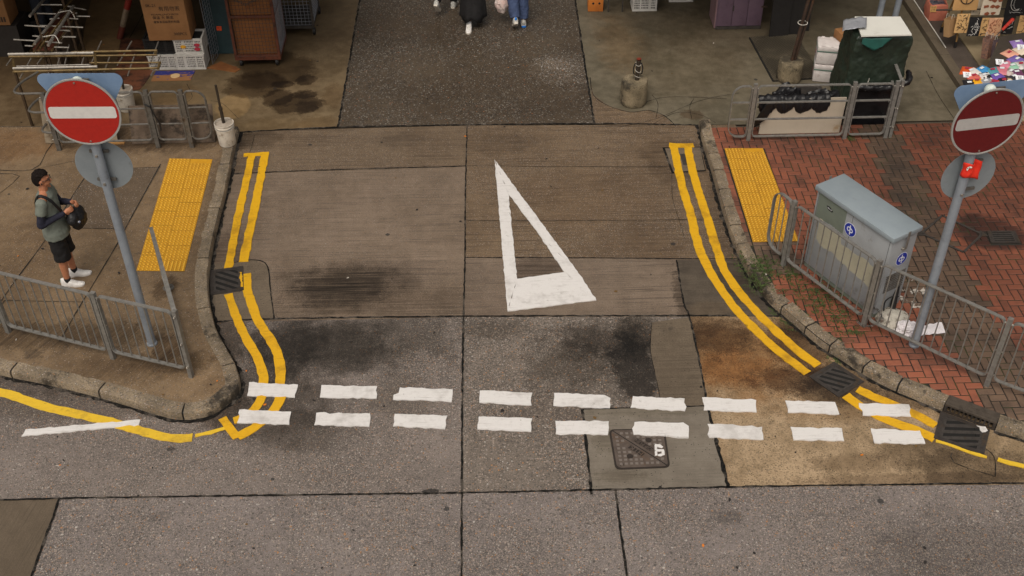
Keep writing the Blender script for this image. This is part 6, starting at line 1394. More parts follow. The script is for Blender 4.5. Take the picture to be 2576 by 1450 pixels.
for a, c in (((95, 950), (180, 830)), ((540, 930), (625, 820)), ((940, 935), (1000, 650)), ((1305, 965), (1470, 600)), ((1700, 950), (1910, 600)), ((2165, 960), (2295, 610)), ((290, 1135), (450, 850)), ((1850, 1100), (1955, 790)), ((2190, 1095), (2330, 810)), ((830, 960), (865, 840)), ((1180, 950), (1215, 840)), ((1510, 1040), (1590, 830)), ((700, 1060), (740, 1000)), ((1110, 1055), (1145, 1000))):
    b = MB(); b.tube(Z1(*a, .93), Z1(*c, .93), .010, n=8); b.build('rung', M_chrome, root)
for a, c in (((190, 870), (215, 1050)), ((1370, 770), (1395, 975)), ((2265, 740), (2250, 800)), ((2320, 905), (2290, 1000))): b = MB(); b.bar(Z1(*a, .955), Z1(*c, .955), .035, .03); b.build('end_bar', M_brass, root)
for q in ((215, 1040), (640, 800), (1400, 970), (1180, 800)):
    g = Z1(*q, .95); b = MB(); b.bar((g.x, g.y, .005), (g.x, g.y, .945), .035, .03); b.build('leg', M_brown, root)
root = thing('folded_rack', 'bundle of folded stall frames bristling with short rungs at the upper left', 'stall frame', Z1(800, 500, .006), 0, 'folded steel stall frames')
for a, c, z, r, m in (((500, 640), (890, 150), 1.24, .022, M_chrome), ((700, 660), (1065, 90), 1.26, .024, M_chrome), ((430, 238), (640, -10), 1.26, .022, M_chrome), ((480, 655), (1045, -5), 1.20, .013, M_brass), ((580, 690), (1010, 150), 1.20, .013, M_brass), ((750, 740), (1050, 300), 1.16, .012, M_brass), ((660, 600), (990, 180), 1.22, .014, M_brass), ((560, 740), (890, 330), 1.16, .012, M_brass), ((490, 760), (700, 470), 1.12, .012, M_brass)):
    b = MB(); b.tube(Z1(*a, z), Z1(*c, z), r, n=10); b.build('rail', m, root)
for a, c in (((600, 70), (900, 72)), ((525, 196), (815, 203)), ((985, 92), (1250, 146)), ((1110, 237), (1305, 240)), ((975, 267), (1135, 278)), ((360, 371), (660, 391)), ((580, 373), (1205, 400)), ((780, 432), (1020, 452)), ((475, 523), (720, 542)), ((905, 536), (1102, 538)), ((200, 576), (520, 594)), ((660, 606), (900, 626)), ((365, 665), (480, 671)), ((790, 686), (1000, 691)), ((720, 280), (860, 265)), ((1040, 190), (1120, 192))):
    b = MB(); b.tube(Z1(*a, 1.21), Z1(*c, 1.21), .012, n=8); b.build('rung', M_chrome, root)
for q, m in (((510, 200), M_brown), ((905, -20), M_brown), ((985, 270), M_brown), ((1065, 170), M_brown), ((600, 500), M_brown)):
    g = Z1(*q, 1.3); b = MB(); b.bar((g.x, g.y, .005), (g.x, g.y, 1.30), .04, .032); b.build('leg', m, root)
g0, g1 = Z1(700, 560, .5), Z1(1000, 200, .5); b = MB(); b.box(((g0.x + g1.x) / 2 - .05, (g0.y + g1.y) / 2 - .1, .46), (.34, 1.3, .035)); b.build('shelf', M_rframe, root)
b = MB(); b.box(((g0.x + g1.x) / 2 + .14, (g0.y + g1.y) / 2 - .1, .24), (.03, 1.25, .42)); b.build('side_board', M_board, root)
for q in ((760, 545), (990, 190)):
    c0 = Z1(*q, 1.262); b = MB(); b.ptube(catmull([c0 + Vector(e) for e in ((-.16, .02, .0), (-.06, -.01, .03), (.03, .0, .035), (.08, -.04, .01), (.12, -.1, -.05))], .02), .006, 5); b.build('tie_rope', M_strap, root)

# ------------------------------------------------------------------ upper right: covered stall, locker, shop front
M_tarp = paint('dark_green_tarpaulin', lin(40, 50, 41), lin(33, 42, 35), .36, 0, 5, .7, bump=.6, bscale=22)
M_tarp2 = paint('teal_tarpaulin_lining', lin(40, 92, 84), lin(30, 72, 66), .45, 0, 4, .7); M_silver = paint('silver_tarpaulin_back', lin(170, 172, 178), lin(136, 138, 146), .4, .3, 5, .8)
M_bagb = paint('black_bin_liner', lin(26, 25, 27), lin(16, 15, 17), .3, 0, 8, .6, bump=.35, bscale=22)
M_wboard = paint('white_foam_board', lin(216, 214, 206), lin(204, 202, 194), .55, 0, 2, .5, grime=lin(186, 182, 172), gscale=3, glevel=.64)
M_creamp = paint('cream_panel', lin(188, 175, 157), lin(172, 158, 140), .55, 0, 2.5, .6, grime=lin(160, 136, 104), gscale=3, glevel=.64)
sx0, sx1, sy0, sy1, sz = 5.30, 6.10, 14.72, 15.32, 1.49
root = thing('covered_stall', 'market cart wrapped in dark green tarpaulin with a black-wrapped base', 'stall', ((sx0 + sx1) / 2, (sy0 + sy1) / 2, .002))
def cover(b, x0, x1, y0, y1, z0_, z1_, fl, nx=14, nz_=14, seed=0, amp=.03):
    """draped box: rings from the bottom up, rounded shoulders and folds"""
    out = []; per = []
    n = 56
    for i in range(n):
        t_ = i / n * 4; s_ = int(t_); f_ = t_ - s_; c = [(x0, y0), (x1, y0), (x1, y1), (x0, y1)]; a, e = c[s_], c[(s_ + 1) % 4]; per.append((a[0] + (e[0] - a[0]) * f_, a[1] + (e[1] - a[1]) * f_, s_))
    cx_, cy_ = (x0 + x1) / 2, (y0 + y1) / 2; vs = []
    for k in range(nz_ + 1):
        h_ = k / nz_; z = z0_ + (z1_ - z0_) * h_; inset = .030 * max(0, h_ - .94) * 16
        for x, y, s_ in per:
            d = Vector((x - cx_, y - cy_, 0)); o_ = 1 + fl * (1 - h_) - inset * .6; w = amp * (mnoise.noise(Vector((x * 5, y * 5, z * 1.3 + seed))) + .6 * mnoise.noise(Vector((x * 11, y * 11, z * 3 + seed)))) ; q = Vector((cx_, cy_, z)) + d * o_ + d.normalized() * w
            q.z += .012 * mnoise.noise(Vector((x * 4, y * 4, seed))) * (1 if k else 2.5); vs.append(q)
    fs = [(k * n + i, k * n + (i + 1) % n, (k + 1) * n + (i + 1) % n, (k + 1) * n + i) for k in range(nz_) for i in range(n)]
    vs.append(Vector((cx_, cy_, z1_ + .015))); fs += [(nz_ * n + i, nz_ * n + (i + 1) % n, len(vs) - 1) for i in range(n)]
    b.add(vs, fs)
b = MB(); cover(b, sx0 - .02, sx1, sy0, sy1, .34, sz, .13, amp=.04); o = b.build('tarpaulin', M_tarp, root, smooth=180); subdiv(o, 2); crumple(o, .06, .22); crumple(o, .022, .06)
b = MB(); cover(b, sx0 + .06, sx1 + .03, sy0 - .08, sy1 - .1, .01, .72, .03, seed=5, amp=.02); o = b.build('black_wrap', M_bagb, root, smooth=60); subdiv(o, 1); crumple(o, .03, .1)
# black hem rolls, ties
b = MB(); b.ptube([p + Vector((0, 0, .02 * mnoise.noise(p * 9))) for p in catmull([(5.38, 14.60, .74), (5.6, 14.58, .70), (5.8, 14.57, .705), (6.0, 14.58, .73), (6.16, 14.62, .80), (6.2, 14.8, .84)], .03)], .05, 10); o = b.build('rolled_hem', M_bagb, root, smooth=60); crumple(subdiv(o, 1), .05, .06)
for x in (5.52, 6.02): b = MB(); b.tube((x, 14.55, .68), (x + .04, 14.60, .86), .004, n=5); b.build('cord', M_strap, root)
b = MB(); vs = []
for i in range(11):
    for j in range(7): u, v = i / 10, j / 6; vs.append(Vector((5.36 + .44 * u * (1 - .3 * v), 14.665 - .01 * v, 1.475 - .20 * v * (1 - abs(u - .65) * .9) + .01 * mnoise.noise(Vector((u * 5, v * 5, 0))))))
b.add(vs, [(i * 7 + j, i * 7 + j + 1, (i + 1) * 7 + j + 1, (i + 1) * 7 + j) for i in range(10) for j in range(6)]); o = b.build('folded_lining', M_tarp2, root, smooth=60); s_ = o.modifiers.new('thick', 'SOLIDIFY'); s_.thickness = .004
zb = 1.535; q = [at(u, v, zb) for u, v in ((2150, 42), (2265, 42), (2294, 87), (2167, 90))]
b = MB(); b.prism([tuple(p[:2]) for p in q], zb - .022, zb); tag(b.build('foam_board', M_wboard, smooth=0), 'white foam board lying on top of the green covered stall', 'board')
b = MB(); vs = []; c0 = at(2150, 62, zb + .01); 
for i in range(9):
    for j in range(9): u, v = i / 8 - .5, j / 8 - .5; vs.append(c0 + Vector((.34 * u + .10 * v, .34 * v, .015 + .05 * abs(mnoise.noise(Vector((u * 5, v * 5, 3)))) - .09 * max(0, -u - .1))))
b.add(vs, [(i * 9 + j, (i + 1) * 9 + j, (i + 1) * 9 + j + 1, i * 9 + j + 1) for i in range(8) for j in range(8)]); o = b.build('silver_flap', M_silver, root, smooth=40); s_ = o.modifiers.new('thick', 'SOLIDIFY'); s_.thickness = .004
# white panel and black liner draped behind the barrier
x0_, x1_ = 3.97, 5.20; root = thing('white_panel', 'cream-white panel with rusty edges standing behind the three-rail barrier', 'panel', ((x0_ + x1_) / 2, 14.33, ZP))
b = MB(); b.plate([(0, 0), (x1_ - x0_ - .03, 0), (x1_ - x0_, .56), (.02, .56)], (x0_, 14.33, ZP + .004), (1, 0, 0), Vector((0, .10, 1)), .03); b.build('sheet', M_creamp, root, smooth=0)
M_rusty = paint('rust_edge', lin(96, 62, 42), lin(60, 46, 38), .8, 0, 14, .9)
for pts in ([(0, 0), (.012, 0), (.03, .55), (.018, .55)], [(x1_ - x0_ - .05, 0), (x1_ - x0_ - .03, 0), (x1_ - x0_ - .004, .55), (x1_ - x0_ - .02, .55)]): b = MB(); b.plate(pts, (x0_, 14.327, ZP + .004), (1, 0, 0), Vector((0, .10, 1)), .004); b.build('rusty_edge', M_rusty, root, smooth=0)
b = MB(); L = x1_ - x0_ - .28; vs = []; n = 40
for i in range(n + 1):
    u = i / n; sc_ = abs(math.sin(u * math.pi * 4)) ** .6
    prof = [(.10, .50), (.07, .585), (.02, .605), (-.04, .58), (-.055, .50), (-.06 - .02 * sc_, .47 - .10 * sc_), (-.035, .44 - .13 * sc_), (-.012, .45 - .12 * sc_)]
    for a_, z in prof: vs.append(Vector((x0_ - .06 + (L + .1) * u, 14.385 + a_ + .014 * mnoise.noise(Vector((u * 17, z * 20, 0))), ZP + z + .02 * mnoise.noise(Vector((u * 13, z * 9, 4))))))
k = 8; b.add(vs, [(i * k + j, (i + 1) * k + j, (i + 1) * k + j + 1, i * k + j + 1) for i in range(n) for j in range(k - 1)]); o = b.build('bin_liner', M_bagb, smooth=70); subdiv(o, 1); crumple(o, .05, .05); s_ = o.modifiers.new('thick', 'SOLIDIFY'); s_.thickness = .004; tag(o, 'black plastic liner draped in scallops over the top of the cream-white panel', 'bin liner')
b = MB(); vs = []
for i in range(8):
    for j in range(14): u, v = i / 7, j / 13; vs.append(Vector((x0_ + .05 + .12 * u - .10 * v - .14 * v * (1 - u), 14.29 - .02 * u, ZP + .55 - .5 * v * (1 - .45 * u) + .02 * mnoise.noise(Vector((u * 5, v * 8, 7))))))
b.add(vs, [(i * 14 + j, i * 14 + j + 1, (i + 1) * 14 + j + 1, (i + 1) * 14 + j) for i in range(7) for j in range(13)]); o = b.build('hanging_end', M_bagb, bpy.data.objects['bin_liner'], smooth=60); s_ = o.modifiers.new('thick', 'SOLIDIFY'); s_.thickness = .004
p = aty(1985, 238, 14.6); o = crumpled((p.x, 14.66, .02), (.25, .17, .36), .9, 9.0, 'rubbish_bag', 'knotted black rubbish bag with a white slip, rising behind the cream panel', M_bagb, .34); tag(o, None, 'rubbish bag'); subdiv(o, 1)
b = MB(); q = Vector((p.x - .02, 14.47, .60)); b.plate([(-.08, -.03), (.07, -.055), (.085, .03), (-.06, .06)], q, (1, -.2, 0), (0, .55, .8), .003); b.build('paper_slip', M_paper, o, smooth=0)
o = crumpled((4.95, 14.62, .02), (.30, .14, .33), .9, 14.0, 'rubbish_bag', 'flatter black rubbish bag wedged between the cream panel and green stall', M_bagb, .3); tag(o, None, 'rubbish bag')
grating([(1995, 212), (2062, 212), (2076, 238), (2010, 238)], 'slotted drain behind the barrier, beside the green stall', 8, .0, .003)['group'] = 'plaza drains'
# checker plate ramp
f_ = bilerp([(1887, 97), (2001, 90), (2069, 198), (1946, 206)]); t = NT('checker_plate'); q_ = t.map(t.pos(), rot=R_(45)); w1 = t.n('TexWave', {'Scale': 9.0, 'Distortion': 0.0}, bands_direction='X'); t.put(w1.inputs[0], q_); w2 = t.n('TexWave', {'Scale': 9.0}, bands_direction='Y'); t.put(w2.inputs[0], q_); hgt = t.m('MULTIPLY', w1.outputs['Fac'], w2.outputs['Fac']); t.bump(hgt, .6, .01)
nb = t.noise(t.pos(), 2, 6, .6); M_chk = t.out(t.mix(hgt, t.mix(t.step(nb, .4, .65), lin(64, 58, 48), lin(88, 80, 66)), t.mix(t.step(nb, .4, .65), lin(96, 88, 74), lin(118, 108, 92))), .5, .3)
root = thing('checker_plate', 'steel checker plate lying on the plaza in front of the dark boards', 'steel plate', f_(.5, .5)); b = MB(); b.prism([tuple(f_(*e)[:2]) for e in ((0, 0), (1, 0), (1, 1), (0, 1))], .002, .028); b.build('plate', M_chk, root, smooth=0)
b = MB(); W = [f_(*e) for e in ((0, 0), (0, 1), (1, 1))]
for i in range(2): b.bar(W[i] + Vector((-.012, 0, .012)), W[i + 1] + Vector((-.012, 0, .012)), .02, .018)
b.build('edge', M_gap, root, smooth=0)
# styrofoam boxes
M_foam = paint('styrofoam', lin(216, 208, 204), lin(196, 186, 182), .85, 0, 12, .6, grime=lin(150, 128, 112), gscale=9, glevel=.66)
M_tape = paint('green_tape', lin(90, 122, 108), None, .5)
def foam(loc, w, d, h, label, rotz):
    root = thing('foam_box', label, 'foam box', loc, rotz, 'stacked white foam boxes'); M = world_of(root)
    b = MB(); b.box((0, 0, h * .36), (w, d, h * .72), bev=.02); b.v = [M @ v for v in b.v]; b.build('box', M_foam, root)
    b = MB(); b.box((0, 0, h * .86), (w + .012, d + .012, h * .27), bev=.02)
    for i in range(3):
        for s_ in (-1, 1): b.box(((i - 1) * w * .3, s_ * (d / 2 - .02), h * .995), (.05, .03, .018))
    b.v = [M @ v for v in b.v]; b.build('lid', M_foam, root)
    b = MB(); b.box((0, 0, h * .725), (w + .016, d + .016, .012)); b.v = [M @ v for v in b.v]; b.build('tape', M_tape, root, smooth=0)
    b = MB(); b.box((-w / 2 - .001, d * .2, h * .35), (.004, .05, .06)); b.v = [M @ v for v in b.v]; b.build('label', M_stred, root, smooth=0)
foam((5.44, 16.16, .002), .44, .36, .30, 'lower white foam box behind the green covered stall', R_(-14)); foam((5.43, 16.17, .315), .42, .35, .31, 'upper white foam box with a torn lid corner, stacked on another foam box', R_(-12))
b = MB(); b.box((5.62, 16.28, .70), (.2, .2, .14), .3, bev=.004); tag(b.build('carton', M_card), 'small open carton on the upper white foam box', 'carton', 'cardboard cartons')
# purple locker and dark boards
M_pur = paint('purple_locker_paint', lin(104, 84, 98), lin(90, 72, 86), .55, .05, 3, .7, grime=lin(84, 64, 72), gscale=4, glevel=.62); M_pink = paint('pink_gray_side', lin(132, 104, 108), lin(112, 88, 92), .6, 0, 3, .7)
root = thing('metal_locker', 'purple metal locker with closed doors on the right plaza', 'locker', (4.3, 18.1, .002)); xa, xb, yl = 3.92, 4.71, 17.89
b = MB(); b.box(((xa + xb) / 2, yl + .26, .92), (xb - xa, .5, 1.80)); b.build('body', M_pur, root)
b = MB(); b.box((xa - .012, yl + .26, .92), (.02, .5, 1.80)); b.build('side_panel', M_pink, root)
for i in range(3): w = (xb - xa - .02) / 3; b = MB(); b.box((xa + .01 + w * (i + .5), yl - .006, .93), (w - .008, .018, 1.72), bev=.003); dd = b.build('door', M_pur, root)
b = MB(); b.box((xa + .27, yl - .02, .40), (.02, .02, .09)); b.build('latch', M_irondk, dd); b = MB(); b.box((xb + .01, yl - .01, .42), (.10, .02, .03)); b.build('hasp', M_rust, root)
b = MB(); b.box(((xa + xb) / 2, yl - .012, .035), (xb - xa, .012, .05)); b.build('plinth', M_irondk, root)
for i, (x, y, w, r) in enumerate(((4.95, 17.62, .34, 8), (5.13, 17.7, .5, 4), (5.32, 17.85, .42, -3))):
    b = MB(); b.box((x, y, .75), (w, .03, 1.5), R_(r), Matrix.Rotation(R_(-4), 3, 'X')); tag(b.build('dark_board', paint('black_board', lin(34, 31, 30), lin(24, 22, 21), .6), smooth=0), ['dark board leaning next to the purple locker, nearest the checker plate', 'dark board leaning in the middle of three beside the purple locker', 'dark board leaning furthest from the purple locker'][i], 'board', 'leaning dark boards')
# boxes, crates and table legs under the stall across the plaza
M_org = paint('orange_brown_carton', lin(190, 112, 44), lin(168, 96, 38), .8, 0, 4, .7); root = thing('carton', 'orange-brown carton with two punched holes on the right plaza', 'carton', (1.91, 18.8, .002), R_(-2), 'cardboard cartons')
b = MB(); b.box((1.91, 18.80, .18), (.27, .30, .355), R_(-2), bev=.006); b.build('box', M_org, root)
for sx in (-1, 1): b = MB(); q = Vector((1.915 + sx * .055, 18.649, .16)); b.tube(q, q + Vector((0, -.004, 0)), .02, n=16); b.build('hole', M_dark, root)
crate((2.78, 18.82, .002), .44, .38, .30, M_crate, 'gray slotted crate standing alone in front of the right-hand stall'); crate((3.48, 19.16, .002), .44, .38, .30, M_crate, 'gray slotted crate cut by the top of the frame, next to the purple locker')
root = thing('trestle_table', 'dark trestle table with thin legs between the orange carton and crate', 'table', (2.26, 18.9, .002)); 
for x, y in ((2.13, 18.64), (2.38, 18.63), (2.13, 19.2), (2.38, 19.2)): b = MB(); b.bar((x, y, .002), (x, y, .74), .022, .022); b.build('leg', M_irondk, root)
b = MB(); b.box((2.26, 18.95, .76), (.5, .8, .03)); b.build('top', M_board, root)
b = MB(); q = at(1998, 19, .002); b.tube(q, q + Vector((-.3, .1, 2.2)), .055, n=16); tag(b.build('prop_pole', paint('orange_red_pole', lin(150, 62, 40), lin(120, 50, 34), .6, 0, 8, .7)), 'thick orange-red pole foot near the dark boards', 'pole')
for x, y, l in ((6.50, 17.27, 'gray steel post behind the green stall, nearer the plaza'), (6.76, 17.24, 'gray steel post behind the green stall, nearer the shop step')):
    b = MB(); b.tube((x, y, 0), (x + .06, y, 3.0), .05, n=16); b.lathe((x, y, .001), [(.075, 0), (.075, .012), (.052, .02)], 16); tag(b.build('steel_post', M_pole), l, 'post', 'pair of gray steel posts')

# ---- shop edge at the far right
M_step = concrete('shop_step_concrete', lin(86, 76, 64), lin(106, 95, 80), rough=.7, fine=.2); M_asp = concrete('gray_strip_asphalt', lin(70, 62, 56), lin(92, 82, 74), rough=.75, fine=.25); M_floor = concrete('beige_shop_floor', lin(140, 124, 98), lin(160, 144, 116), rough=.5, fine=.06)
def rect(name, x0, x1, y0, y1, z0_, z1_, m): b = MB(); b.prism([(x0, y0), (x1, y0), (x1, y1), (x0, y1)], z0_, z1_); return tag(b.build(name, m, smooth=0), kind='structure')
YS = at(2445, 213, .1).y - 1.1
for y0_, y1_ in ((YS, 16.66), (16.675, 19.4), (19.415, 24)): rect('shop_kerb', 7.44, 7.60, y0_, y1_, .0, .10, M_step)
rect('shop_strip', 7.605, 7.95, YS, 24, .0, .092, M_asp); rect('shop_floor', 7.965, 14, YS, 24, .0, .10, M_floor); rect('shop_strip_edge', 7.60, 7.615, 16.9, 19.0, .09, .104, M_wboard)
# pink fabric basket
M_pinkf = paint('salmon_fabric', lin(206, 124, 102), lin(184, 104, 84), .8, 0, 5, .7)
q = Vector((7.76, 18.02, .096)); root = thing('fabric_basket', 'salmon-pink fabric basket of dark goods on the shop step', 'basket', q)
b = MB(); n = 32; vs = []
for k in range(9):
    h_ = k / 8
    for i in range(n):
        a = 2 * math.pi * i / n; r = 1 / max(abs(math.cos(a)), abs(math.sin(a))) ** .75; w = 1 + .06 * mnoise.noise(Vector((math.cos(a) * 3, math.sin(a) * 3, h_ * 4))) + .10 * math.sin(h_ * math.pi); vs.append(q + Vector((.15 * r * w * math.cos(a), .15 * r * w * math.sin(a), .30 * h_ + .012 * math.sin(a * 3) * h_)))
b.add(vs, [(k * n + i, k * n + (i + 1) % n, (k + 1) * n + (i + 1) % n, (k + 1) * n + i) for k in range(8) for i in range(n)] + [list(range(n))[::-1]]); o = b.build('basket', M_pinkf, root, smooth=60); s_ = o.modifiers.new('thick', 'SOLIDIFY'); s_.thickness = .008
b = MB(); b.box(q + Vector((.02, .0, .24)), (.24, .24, .02)); gd = b.build('goods', paint('dark_goods', lin(48, 50, 62), lin(120, 118, 124), .4, 0, 24, .9), root); crumple(subdiv(gd, 3, True), .08, .06)
M_price = paint('price_card', lin(206, 160, 96), None, .7)
def card(parent, c, u, v_, w, h, lines, m=None, txt=None):
    u = Vector(u).normalized(); v_ = Vector(v_).normalized(); b = MB(); b.plate([(-w / 2, -h / 2), (w / 2, -h / 2), (w / 2, h / 2), (-w / 2, h / 2)], c, u, v_, .002); o = b.build('price_card', m or M_price, parent, smooth=0); n_ = u.cross(v_)
    if txt: text_mesh(txt, h * .42, axes(Vector(c) + n_ * .0035, u, v_), M_ink, 'print', o, .0006)
    return o
card(root, q + Vector((-.11, -.155, .23)), (1, -.25, .1), (.0, .3, 1), .10, .11, 3, None, '$10\n2件')
# hanging rail with tote bags
def totebag(name, c, w, h, m, label, draw=None, tilt=.12, th=.03, handles=True, group='tote bags on the shop rail', cat='tote bag', yaw=0.0):
    root = thing(name, label, cat, c, yaw, group); M = world_of(root); b = MB(); n, m_ = 10, 12; vs = []
    for s_ in (-1, 1):
        for j in range(m_ + 1):
            for i in range(n + 1):
                u, v = i / n - .5, j / m_; bul = math.sin(math.pi * (u + .5)) * math.sin(math.pi * min(1, v * .9 + .1)); vs.append(Vector((u * w * (1 + .02 * math.sin(v * 7)), s_ * (th * .5 * bul + .003) + .006 * mnoise.noise(Vector((u * 6, v * 5, w * 9))) + v * h * tilt, -h + v * h)))
    N = (n + 1) * (m_ + 1); fs = [(j * (n + 1) + i, j * (n + 1) + i + 1, (j + 1) * (n + 1) + i + 1, (j + 1) * (n + 1) + i) for j in range(m_) for i in range(n)]; fs2 = [tuple(N + q_ for q_ in f[::-1]) for f in fs]; rim = [(i, N + i, N + i + 1, i + 1) for i in range(n)] + [(j * (n + 1), (j + 1) * (n + 1), N + (j + 1) * (n + 1), N + j * (n + 1)) for j in range(m_)] + [(j * (n + 1) + n, N + j * (n + 1) + n, N + (j + 1) * (n + 1) + n, (j + 1) * (n + 1) + n) for j in range(m_)]
    b.add([M @ v for v in vs], fs + fs2 + rim); body = b.build('cloth', m, root, smooth=60)
    if handles:
        for y in (-.01, .012):
            b = MB(); b.sweep([M @ Vector((w * .28 * math.cos(a), y + h * tilt, .16 * math.sin(a) - .01)) for a in [math.pi * k / 10 for k in range(11)]], [(-.01, -.002), (.01, -.002), (.01, .002), (-.01, .002)], up=(0, 0, 1)); b.build('handle', m, root, smooth=40)
    P = lambda x, z, dn=.0: M @ Vector((x, -(th * .5 * math.sin(math.pi * (x / w + .5)) * math.sin(math.pi * min(1, (z / h + 1) * .9 + .1)) + .008 + dn) + (z + h) * tilt, z))
    if draw: draw(body, P, w, h)
    return root
M_kraft = paint('kraft_cloth', lin(198, 154, 100), lin(180, 138, 88), .8, 0, 5, .6); M_ivory = paint('ivory_cloth', lin(226, 212, 190), lin(208, 194, 172), .85, 0, 5, .6); M_blackc = paint('black_canvas', lin(30, 28, 30), lin(22, 21, 23), .85)
M_bearb = paint('brown_print', lin(150, 86, 58), None, .8); M_tan = paint('tan_cloth', lin(214, 172, 116), lin(196, 154, 102), .8, 0, 6, .6); M_peach = paint('peach_cloth', lin(224, 178, 138), lin(206, 150, 116), .8, 0, 9, .8); M_pwht = paint('white_print', lin(214, 210, 204), None, .8)
def line_on(b, P, pts, r): b.ptube([P(x, z, .002) for x, z in pts], r, 5)
def d_anchor(body, P, w, h):
    b = MB(); c = -h * .42
    line_on(b, P, [(0, c + .13), (0, c - .12)], .008); line_on(b, P, [(-.11, c - .03)] + [(.11 * math.sin(a), c - .02 - .11 * math.cos(a)) for a in [R_(-75 + 15 * k) for k in range(11)]] + [(.11, c - .03)], .009)
    for s_ in (-1, 1): line_on(b, P, [(s_ * .13, c - .06), (s_ * .105, c - .02), (s_ * .08, c - .055)], .006)
    line_on(b, P, [(.045 * math.cos(a), c + .12 + .045 * math.sin(a)) for a in [2 * math.pi * k / 14 for k in range(15)]], .006)
    for k in range(4): a = math.pi * k / 4; line_on(b, P, [(.062 * math.cos(a), c + .12 + .062 * math.sin(a)), (-.062 * math.cos(a), c + .12 - .062 * math.sin(a))], .004)
    b.build('anchor_print', M_ink, body, smooth=40)
def d_blobs(mat, n, r, jag, seed):
    def f(body, P, w, h):
        rnd = random.Random(seed); b = MB()
        for k in range(n):
            x, z = (k % 3 - 1) * w * .3 + rnd.uniform(-.02, .02) + (.04 if (k // 3) % 2 else 0), -h * (.12 + .8 * (k // 3) / max(1, (n - 1) // 3)) + rnd.uniform(-.01, .01)
            if abs(x) > w * .44: continue
            N = 12; ring = [P(x + r * (1.2 + jag * rnd.uniform(-1, 1)) * math.cos(a), z + r * (.8 + jag * rnd.uniform(-1, 1)) * math.sin(a), .002) for a in [2 * math.pi * q_ / N for q_ in range(N)]]; cc = P(x, z, .003); b.add([cc] + ring, [(0, i + 1, (i + 1) % N + 1) for i in range(N)])
        b.build('print', mat, body, smooth=0)
    return f
def d_moon(body, P, w, h):
    b = MB(); c = (-.0, -h * .48); out = [(.10 * math.cos(a), .13 * math.sin(a)) for a in [R_(60 + 12 * k) for k in range(21)]]; line_on(b, P, [(c[0] + x, c[1] + z) for x, z in out], .004); line_on(b, P, [(c[0] + .02 + x * .75, c[1] + z * .85) for x, z in out], .003)
    for k in range(9): rnd = random.Random(k); x, z = rnd.uniform(-.13, .13), -h * rnd.uniform(.15, .9); line_on(b, P, [(x - .005, z), (x + .005, z)], .003)
    line_on(b, P, [(-.09, -h * .85), (-.06, -h * .82), (-.02, -h * .85), (.04, -h * .83), (.09, -h * .86)], .003); b.build('moon_print', M_pwht, body, smooth=40)
def d_scrib(mat, seed, n=16, r=.004):
    def f(body, P, w, h):
        rnd = random.Random(seed); b = MB()
        for k in range(n): x, z = rnd.uniform(-.38, .38) * w, -rnd.uniform(.08, .92) * h; a = rnd.uniform(0, 3.1); l = rnd.uniform(.015, .035); line_on(b, P, [(x - l * math.cos(a), z - l * math.sin(a)), (x + rnd.uniform(-.01, .01), z + .012), (x + l * math.cos(a), z + l * math.sin(a))], r)
        b.build('print', mat, body, smooth=40)
    return f
def hang(u, v, y): return aty(u, v, y)
yr = 17.1
def tote(px, w_, h_, m, label, draw, y, nm='tote_bag', cat='tote bag', group='tote bags on the shop rail', handles=True, yaw=0.0):
    """px: centre of the bag's lower edge in the photograph"""
    p = aty(px[0], px[1], y); totebag(nm, (p.x, p.y, p.z + h_), w_, h_, m, label, draw, handles=handles, group=group, cat=cat, yaw=yaw)
tote((2426, 26), .40, .42, M_kraft, 'brown tote bag printed with a black anchor', d_anchor, 17.0)
tote((2458, 38), .22, .42, M_ivory, 'ivory tote bag with small flower prints, half hidden behind the spotted bag', d_scrib(M_ink, 3, 8, .003), 17.12)
tote((2489, 38), .32, .42, M_ivory, 'ivory tote bag spotted with brown blots', d_blobs(M_bearb, 12, .035, .25, 4), 16.98)
tote((2550, 41), .33, .44, M_blackc, 'black tote bag with a pale crescent moon', d_moon, 17.0)
tote((2415, 83), .21, .32, M_tan, 'tan pouch covered with black scribbles, first in the lower row', d_scrib(M_ink, 5, 26, .004), 16.80, 'cloth_pouch', 'pouch', 'pouches on the lower rail', False)
tote((2446, 91), .20, .32, M_blackc, 'black pouch with white scribbled print in the lower row', d_scrib(M_pwht, 6, 18, .004), 16.78, 'cloth_pouch', 'pouch', 'pouches on the lower rail', False)
tote((2472, 90), .15, .30, M_tan, 'narrow tan pouch next to the black one in the lower row', d_scrib(M_ink, 8, 12, .004), 16.80, 'cloth_pouch', 'pouch', 'pouches on the lower rail', False)
tote((2497, 90), .23, .30, M_peach, 'peach pouch with a curly print in the lower row', d_scrib(M_bearb, 9, 24, .0035), 16.78, 'cloth_pouch', 'pouch', 'pouches on the lower rail', False)
tote((2530, 86), .2, .30, M_blackc, 'black pouch behind the red umbrella handle', d_scrib(M_pwht, 10, 8, .003), 16.84, 'cloth_pouch', 'pouch', 'pouches on the lower rail', False)
tote((2571, 84), .2, .30, M_tan, 'tan pouch cut by the picture edge, last in the lower row', d_scrib(M_ink, 11, 12, .003), 16.84, 'cloth_pouch', 'pouch', 'pouches on the lower rail', False)
root = thing('display_rail', 'dark display rail on brass legs carrying the tote bags', 'display rail', (8.2, 17.1, .1))
zt = aty(2426, 26, 17.0).z + .46
for z, y in ((zt, 17.22), (aty(2446, 91, 16.78).z + .345, 17.04)): b = MB(); b.tube((7.35, y, z), (9.6, y, z), .014, n=10); b.build('rail', M_irondk, root)
M_brleg = paint('brass_leg', lin(150, 116, 70), lin(120, 92, 56), .4, .5)
